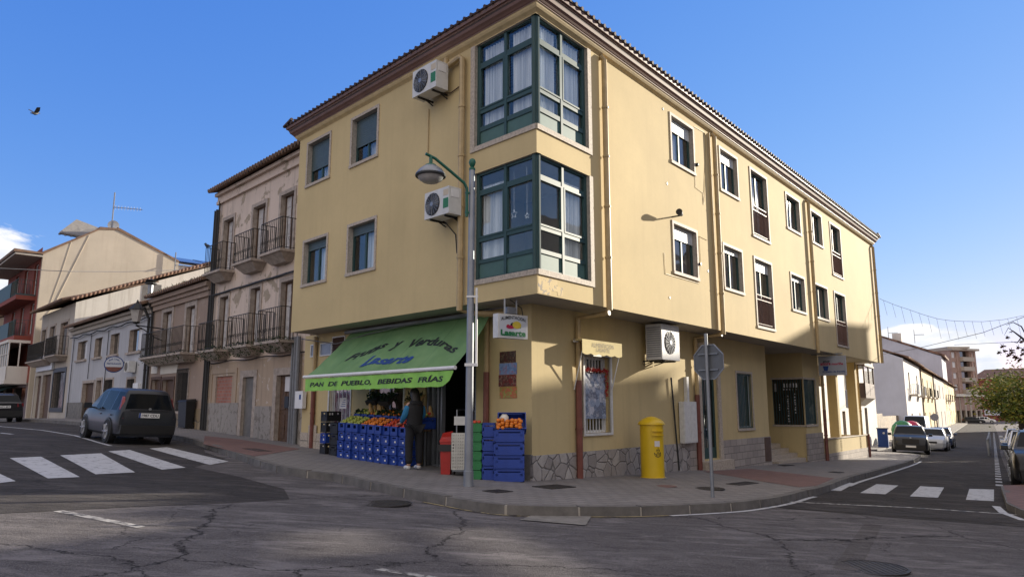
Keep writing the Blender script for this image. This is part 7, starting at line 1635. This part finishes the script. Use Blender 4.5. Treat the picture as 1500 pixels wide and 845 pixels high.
def park(o, x, y, head, dz=0.0):
    h = Vector((head.x, head.y, 0)).normalized(); e = 1.2; gx = (zg(x+e, y)-zg(x-e, y))/(2*e); gy = (zg(x, y+e)-zg(x, y-e))/(2*e); nrm = Vector((-gx, -gy, 1)).normalized()
    X = (h-nrm*h.dot(nrm)).normalized(); Y = nrm.cross(X); R = Matrix((X, Y, nrm)).transposed(); o.location = (x, y, zg(x, y)+dz+.004); o.rotation_euler = R.to_euler()
o = vehicle('mpv', 'dark grey compact people carrier parked on the left street, seen from behind', 'car_grey', 3.75, 1.58, 1.47, 'mpv', plate='1987 CDU'); park(o, -11.0, 20.95, uL)
o = vehicle('hatch', 'dark hatchback at the far left edge of the photo', 'car_black', 4.1, 1.72, 1.48, 'hatch', plate='4471 BRT'); park(o, -26.6, 37.9, uL)
G1 = 'cars parked beyond the arcade'
o = vehicle('suv', 'black sport utility car facing the camera beyond the arcade', 'car_black', 4.35, 1.88, 1.64, 'suv', front_plate=True, group=G1); park(o, 24.0, 44.6, -uS+nS*.10)
o = vehicle('hatch', 'silver hatchback parked just behind the black sport utility car', 'car_silver', 4.2, 1.76, 1.48, 'hatch', front_plate=True, group=G1); park(o, 28.7, 50.4, -uS)
o = vehicle('hatch', 'dark car behind the silver hatchback in front of the box van', 'car_blue', 4.2, 1.76, 1.5, 'hatch', front_plate=True, group=G1); park(o, 32.6, 56.2, -uS)
o = vehicle('van', 'pale grey box van behind the parked cars beyond the arcade', 'car_silver', 5.2, 1.95, 2.35, 'van', cat='van', name='box_van'); park(o, 33.9, 61.8, -uS)
G2 = 'cars parked along the right side of the street'
b0 = Vector((15.65, 21.75, 0))
lst = [('suv', 'car_black', 'black car cut by the right edge of the photo, nearest of its row'), ('hatch', 'car_silver', 'silver car second in the row at the right edge'), ('hatch', 'car_blue', 'dark blue car third in the row at the right edge'), ('mpv', 'car_white', 'white car fourth in the row at the right edge under the tree'), ('hatch', 'car_silver', 'silver car fifth in the row at the right edge'), ('suv', 'car_white', 'white car sixth and farthest in the row at the right edge')]
for i, (st, pt, lb_) in enumerate(lst):
    o = vehicle(st, lb_, pt, 4.2, 1.78, {'suv': 1.62, 'mpv': 1.6, 'hatch': 1.46}[st], st, front_plate=True, group=G2); p = b0+uS*5.9*i+nS*(.0 if i == 0 else .15); park(o, p.x, p.y, -uS)
v_ = at(1424, 196); o = vehicle('hatch', 'dark car crossing at the far end of the right street', 'car_black', 4.4, 1.78, 1.5, 'hatch'); park(o, v_.x, v_.y, Vector((v_.y, -v_.x, 0)))
v_ = at(1441, 203); o = vehicle('hatch', 'white car beside the dark one at the far end of the right street', 'car_white', 4.2, 1.78, 1.48, 'hatch'); park(o, v_.x, v_.y, Vector((v_.y, -v_.x, 0)))
# ------------------------------------------------------------------ far street things
q_ = Vector((.5025*50, 50, 0)); q_.z = zg(q_.x, q_.y)+.1; Iq = Frame(q_, Vector((.87, -.49, 0)), Vector((-.49, -.87, 0)))
t_ = thing('blue_cabinet', 'blue upright street cabinet on the pavement left of the black car', 'cabinet', tuple(q_)); MB().box(Iq, -.32, .32, -.3, .3, q_.z, q_.z+1.22).build('casing', M['txtblue'], t_); MB().box(Iq, -.36, .36, -.34, .34, q_.z+1.22, q_.z+1.28).build('lid', M['car_blue'], t_); MB().lathe(Iq.P(.08, .3, q_.z+.95), [(.07, 0), (.07, .01)], 14, Iq.n).build('label_disc', M['paper'], t_)
for nm, mt, u, lb_ in (('bottle_bank', 'greenpl', 1319, 'green domed bottle bank behind the black car'), ('textile_bank', 'txtred', 1332, 'pinkish recycling bank behind the green bottle bank')):
    x_ = (u-750)/1074; y_ = 54 if mt == 'greenpl' else 57; b_ = Vector((x_*y_, y_, 0)); b_.z = zg(b_.x, b_.y); t_ = thing(nm, lb_, 'recycling bank', tuple(b_)); MB().lathe(b_, [(.55, 0), (.70, .15), (.72, 1.2)], 20).build('body', M[mt], t_, smooth=40); MB().lathe(b_+UP*1.2, [(.74, 0), (.74, .08), (.66, .35), (.42, .62), (.12, .72), (.01, .73)], 20).build('dome', M[mt], t_, smooth=40)
    MB().lathe(b_+UP*1.38-Vector((b_.x, b_.y, 0)).normalized()*.70, [(.12, 0), (.12, .06)], 12, Vector((-b_.x, -b_.y, 0)).normalized()).build('opening', M['black'], t_)
b_ = Vector((34.7, 60.4, 0)); b_.z = zg(b_.x, b_.y)+.1; t_ = thing('round_sign', 'grey back of a round road sign on a thin pole beyond the parked cars', 'road sign', tuple(b_)); MB().tube([b_, b_+UP*2.35], .04, 6).build('pole', M['galv'], t_); MB().lathe(b_+UP*2.15+Vector((0, -.05, 0)), [(.30, 0), (.30, .02)], 20, Vector((-.5, -.86, 0)).normalized()).build('plate', M['galv'], t_)
for i in range(7):
    p = uS*(52+i*5)+nS*(-.35); z = zg(p.x, p.y); p.z = z; mm = MB(); mm.lathe(p, [(.07, 0), (.07, .85), (.05, .9), (.08, .93), (.06, 1.0), (.01, 1.03)], 10); solo(mm, 'bollard', M['galv'], 'slim grey bollard at the edge of the parking lane', 'bollard', 'bollards along the parking lane', smooth=50)
sheet('island_tiles', [gp(u, v, .13) for u, v in [(1470, 711), (1476, 735), (1500, 747), (1640, 770), (1640, 704)]], .14, M['pavered'], .2)
kerb([gp(u, v, .13) for u, v in [(1640, 772), (1500, 748), (1476, 737), (1467, 711)]][::1], L=.8)
strip('kerb_line', [gp(u, v) for u, v in [(1459, 742), (1470, 752), (1500, 763)]], .14, .016, M['paint'])
sheet('right_pavement', [tuple((uS*t_+nS*n_)[:2]) for t_, n_ in ((10, 4.6), (10, 9.0), (100, 9.0), (100, 4.6))], .13, M['pave'], .2)
# ------------------------------------------------------------------ trees
def tree(name, label, base, h, r, cz_, n, leafmat='leaf', seed=0, leaf=.09, group=None, squash=.75):
    R = random.Random(seed); b = Vector((base[0], base[1], zg(*base))); t = thing(name, label, 'tree', tuple(b), group)
    m = MB(); top = b+UP*(cz_*.95); m.tube([b, b+UP*h*.2, b+UP*h*.42+Vector((.06, .03, 0)), top], [.15, .115, .10, .05], 8); tips = []
    for i in range(11):
        a = R.uniform(0, 6.28); e = b+UP*(cz_+R.uniform(-.35, .5)*r*squash)+Vector((math.cos(a), math.sin(a), 0))*r*R.uniform(.45, .85); s = b+UP*h*R.uniform(.36, .5); mid = s.lerp(e, .5)+UP*.15; m.tube([s, mid, e], [.05, .032, .012], 6); tips.append(e); tips.append(mid)
    m.build('trunk', M['bark'], t, smooth=60)
    cl = [b+UP*cz_+Vector((R.gauss(0, 1), R.gauss(0, 1), R.gauss(0, 1)*squash)).normalized()*r*R.uniform(.25, .92)*1 for i in range(46)]+tips; cl = [c if abs((c-b-UP*cz_).z) < r*squash else Vector((c.x, c.y, b.z+cz_+r*squash*R.uniform(-.8, .8))) for c in cl]
    m = MB()
    for i in range(n):
        c = R.choice(cl); p = c+Vector((R.gauss(0, 1), R.gauss(0, 1), R.gauss(0, .8)))*r*.14; v = Vector((R.gauss(0, 1), R.gauss(0, 1), R.gauss(0, .7))).normalized(); o = v.orthogonal().normalized(); s_ = leaf*R.uniform(.7, 1.3); m.face([p-v*s_, p+o*s_*.6, p+v*s_, p-o*s_*.6])
    m.build('crown', M[leafmat], t); return t
tree('street_tree', 'small green and yellow street tree above the parked cars on the right', (29.2, 42.3), 4.9, 2.25, 3.45, 5200, seed=3, leaf=.10)
tree('street_tree', 'second street tree partly hidden behind the nearest one', (36.5, 52.5), 5.0, 2.3, 3.6, 3600, seed=8, leaf=.11)
tree('street_tree', 'third street tree farther down at the right edge', (46.5, 66.5), 5.2, 2.5, 3.7, 3000, seed=11, leaf=.13)
# plane tree outside the right edge, one leafy bough reaching into the photo
bx_, by_ = 15.9, 18.2; b = Vector((bx_, by_, zg(bx_, by_))); t_ = thing('plane_tree', 'bare plane tree bough with a few dry leaves at the top right edge', 'tree', tuple(b)); m = MB(); R = random.Random(21)
def py(u, v, y): r = ray(u, v); return CAM+r*(y/r.y)
m.tube([b, b+UP*2.2, b+Vector((-.1, .1, 3.6))], [.17, .13, .09], 10); root = b+Vector((-.1, .1, 3.4)); tw = [py(1540, 520, 17), py(1512, 508, 16.8), py(1496, 494, 16.6), py(1484, 485, 16.4), py(1478, 487, 16.3)]
m.tube([root, tw[0], tw[1], tw[2], tw[3], tw[4]], [.08, .05, .035, .022, .014, .006], 7); m.tube([tw[1], py(1496, 478, 16.7), py(1484, 472, 16.6), py(1474, 476, 16.6)], [.02, .014, .01, .004], 5); m.tube([tw[2], py(1490, 502, 16.5), py(1481, 500, 16.4)], [.014, .009, .004], 5); m.tube([tw[3], py(1477, 480, 16.3), py(1471, 491, 16.3)], [.01, .007, .003], 5)
m.tube([b+UP*3.2, b+Vector((1.2, -.8, 5.2))], [.07, .02], 6); m.tube([b+UP*3.3, b+Vector((1.0, 1.2, 5.4))], [.07, .02], 6); m.build('trunk', M['bark'], t_, smooth=60); m = MB()
for u, v in ((1469, 507), (1472, 514), (1464, 516), (1481, 513), (1487, 522), (1492, 509), (1478, 520), (1497, 500), (1499, 518), (1490, 524), (1476, 494), (1483, 516), (1499, 512), (1495, 526)):
    c = py(u, v, 16.5)
    for k in range(5): a = k*1.25; v_ = Vector((math.cos(a), R.uniform(-.3, .3), math.sin(a)))*R.uniform(.05, .09); o = v_.orthogonal().normalized()*.025; m.face([c-o, c+v_*.7-o, c+v_, c+v_*.7+o, c+o])
m.build('leaves', M['leafred'], t_)
# ------------------------------------------------------------------ cables and hanging lights over the streets
def cat_(pts, r, label, name='overhead_cable'):
    m = MB(); m.tube(pts, r, 5); return solo(m, name, M['wiregrey'], label, 'cable')
t_ = thing('icicle_lights', 'unlit christmas icicle light string hanging across the right street', 'light string', tuple(py(1400, 470, 33)))
pts = [py(u, v, 33) for u, v in ((1288, 437), (1292, 439), (1312, 447), (1332, 453.6), (1353, 461), (1374, 467), (1392, 469.5), (1409, 470.5), (1440, 471), (1470, 468), (1500, 462), (1560, 448))]
MB().tube(pts, .009, 5).build('wire', M['galv'], t_); R = random.Random(4)
for i, u in enumerate(range(1294, 1500, 13)):
    k = [j for j in range(len(pts)-1) if (CX+F*pts[j].x/(pts[j].y*math.cos(PIT)+(pts[j].z-H)*math.sin(PIT))) <= u][-1]; a, b_ = pts[k], pts[k+1]; ua = CX+F*a.x/(a.y*math.cos(PIT)+(a.z-H)*math.sin(PIT)); ub_ = CX+F*b_.x/(b_.y*math.cos(PIT)+(b_.z-H)*math.sin(PIT)); p = a.lerp(b_, (u-ua)/(ub_-ua)); q = p-UP*R.uniform(.6, .95)+Vector((.12, 0, 0)); MB().tube([p, q], .006, 4).build('icicle_strand', M['galv'], t_)
cat_([py(1289, 519, 34), py(1340, 511, 31), py(1440, 487, 26), py(1500, 464, 23), py(1580, 425, 20)], .010, 'black cable rising to the right over the right street')
cat_([py(1398, 505, 60), py(1440, 503, 50), py(1500, 500, 40), py(1560, 498, 34)], .016, 'thin level cable in front of the clouds at the right edge')
cat_([py(-60, 391, 34), py(0, 393, 34), py(100, 397.5, 36), py(180, 398, 39), py(262, 395.5, 42)], .018, 'thin cable crossing in front of the beige gable wall')
cat_([GL.P(8.8, .3, 3.4), GL.P(7, .25, 3.15), GL.P(5.6, .2, 3.3), GL.P(3, .3, 3.42), GL.P(.4, .35, 3.45)], .014, 'black cable sagging under the overhang above the green awning')
# ================================================================== camera, sun, sky
cam = bpy.data.cameras.new('camera'); co = bpy.data.objects.new('camera', cam); C.objects.link(co)
cam.sensor_fit = 'HORIZONTAL'; cam.sensor_width = 36; cam.lens = F/1500*36; cam.clip_end = 6000; cam.clip_start = .05
co.location = CAM; co.rotation_euler = (math.pi/2+PIT, 0, 0)
bpy.context.scene.camera = co
SAZ, SEL = rad(57), rad(15.2)
sd = Vector((math.sin(SAZ)*math.cos(SEL), math.cos(SAZ)*math.cos(SEL), math.sin(SEL)))
sl = bpy.data.lights.new('sun', 'SUN'); sl.energy = 5.0; sl.angle = rad(.53); sl.color = (1, .90, .74)
so = bpy.data.objects.new('sun', sl); C.objects.link(so); so.rotation_euler = sd.to_track_quat('Z', 'Y').to_euler(); so.location = (60, 40, 40)
w = bpy.data.worlds.new('World'); bpy.context.scene.world = w; w.use_nodes = True; nt = w.node_tree
for n in list(nt.nodes): nt.nodes.remove(n)
sky = N(nt, 'ShaderNodeTexSky', sky_type='NISHITA'); sky.sun_disc = False; sky.sun_elevation = SEL; sky.sun_rotation = SAZ; sky.altitude = 900; sky.air_density = 1.0; sky.dust_density = .1; sky.ozone_density = 3.0
bg = N(nt, 'ShaderNodeBackground'); out = N(nt, 'ShaderNodeOutputWorld'); bg.inputs[1].default_value = .10
tc = N(nt, 'ShaderNodeTexCoord'); sp = N(nt, 'ShaderNodeSeparateXYZ'); nt.links.new(tc.outputs['Generated'], sp.inputs[0])
mp = N(nt, 'ShaderNodeMapping'); mp.inputs['Scale'].default_value = (1, 1, 2.6); nt.links.new(tc.outputs['Generated'], mp.inputs[0])
nz = noise(nt, mp.outputs[0], 5.5, 9, .58, .25)
def mth(op, a, b, c=None):
    n = N(nt, 'ShaderNodeMath', operation=op)
    for i, x in enumerate((a, b, c)):
        if x is None: continue
        if hasattr(x, 'links'): nt.links.new(x, n.inputs[i])
        else: n.inputs[i].default_value = x
    return n.outputs[0]
def blob(az, el, sx, sz):      # soft mask round one direction of the sky
    d = Vector((math.sin(rad(az)), math.cos(rad(az)), math.tan(rad(el))))
    side = Vector((math.cos(rad(az)), -math.sin(rad(az)), 0))
    dp = N(nt, 'ShaderNodeVectorMath', operation='DOT_PRODUCT'); nt.links.new(tc.outputs['Generated'], dp.inputs[0]); dp.inputs[1].default_value = side
    z = mth('SUBTRACT', sp.outputs[2], math.sin(rad(el)))
    a = mth('POWER', mth('ABSOLUTE', mth('DIVIDE', dp.outputs['Value'], math.sin(rad(sx))), 0), 2.0); b = mth('POWER', mth('ABSOLUTE', mth('DIVIDE', z, math.sin(rad(sz))), 0), 2.0)
    return mth('SUBTRACT', 1.0, mth('ADD', a, b))
m1 = mth('MAXIMUM', blob(-36.0, 8.6, 5.0, 4.6), blob(-42, 3, 8, 6)); m2 = mth('MAXIMUM', blob(31.8, 3.2, 3.4, 2.5), blob(28.8, 4.0, 3.0, 2.2)); m3 = mth('MAXIMUM', mth('MULTIPLY', blob(29.6, 8.9, 2.6, .55), .55), blob(38.5, 1.6, 5, 2.0))
mm_ = mth('MAXIMUM', m1, mth('MAXIMUM', m2, m3))
cl = mth('ADD', mth('MULTIPLY', mm_, .42), nz)
cf = ramp(nt, cl, [(.69, 0), (.755, 1)])
shade = ramp(nt, noise(nt, mp.outputs[0], 11, 6, .6), [(.35, (3.6, 4.0, 4.8)), (.6, (5.6, 5.6, 5.7))])
sr = N(nt, 'ShaderNodeSeparateColor'); nt.links.new(sky.outputs[0], sr.inputs[0]); cc = N(nt, 'ShaderNodeCombineColor')
for i, (e, k) in enumerate(((1.1, .72), (.70, 1.12), (.3, 3.0))): nt.links.new(mth('MULTIPLY', mth('POWER', sr.outputs[i], e), k), cc.inputs[i])
# broken cloud added out of view, overhead and behind the camera, as fill light
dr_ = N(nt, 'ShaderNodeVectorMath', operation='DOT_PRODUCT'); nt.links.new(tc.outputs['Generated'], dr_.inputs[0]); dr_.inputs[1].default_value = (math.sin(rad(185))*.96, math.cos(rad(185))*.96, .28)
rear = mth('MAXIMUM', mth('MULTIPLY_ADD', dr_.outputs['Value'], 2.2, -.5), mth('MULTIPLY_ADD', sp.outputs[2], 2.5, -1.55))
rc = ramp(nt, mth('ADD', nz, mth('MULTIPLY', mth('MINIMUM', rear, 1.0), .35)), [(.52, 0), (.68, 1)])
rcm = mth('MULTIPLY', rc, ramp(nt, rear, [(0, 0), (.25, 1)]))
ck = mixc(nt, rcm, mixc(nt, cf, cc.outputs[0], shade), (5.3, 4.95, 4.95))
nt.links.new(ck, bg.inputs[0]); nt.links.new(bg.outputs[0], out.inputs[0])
sc = bpy.context.scene; vs = sc.view_settings; vs.view_transform = 'Standard'; vs.look = 'None'; vs.exposure = .95; vs.gamma = 1; vs.use_curve_mapping = False
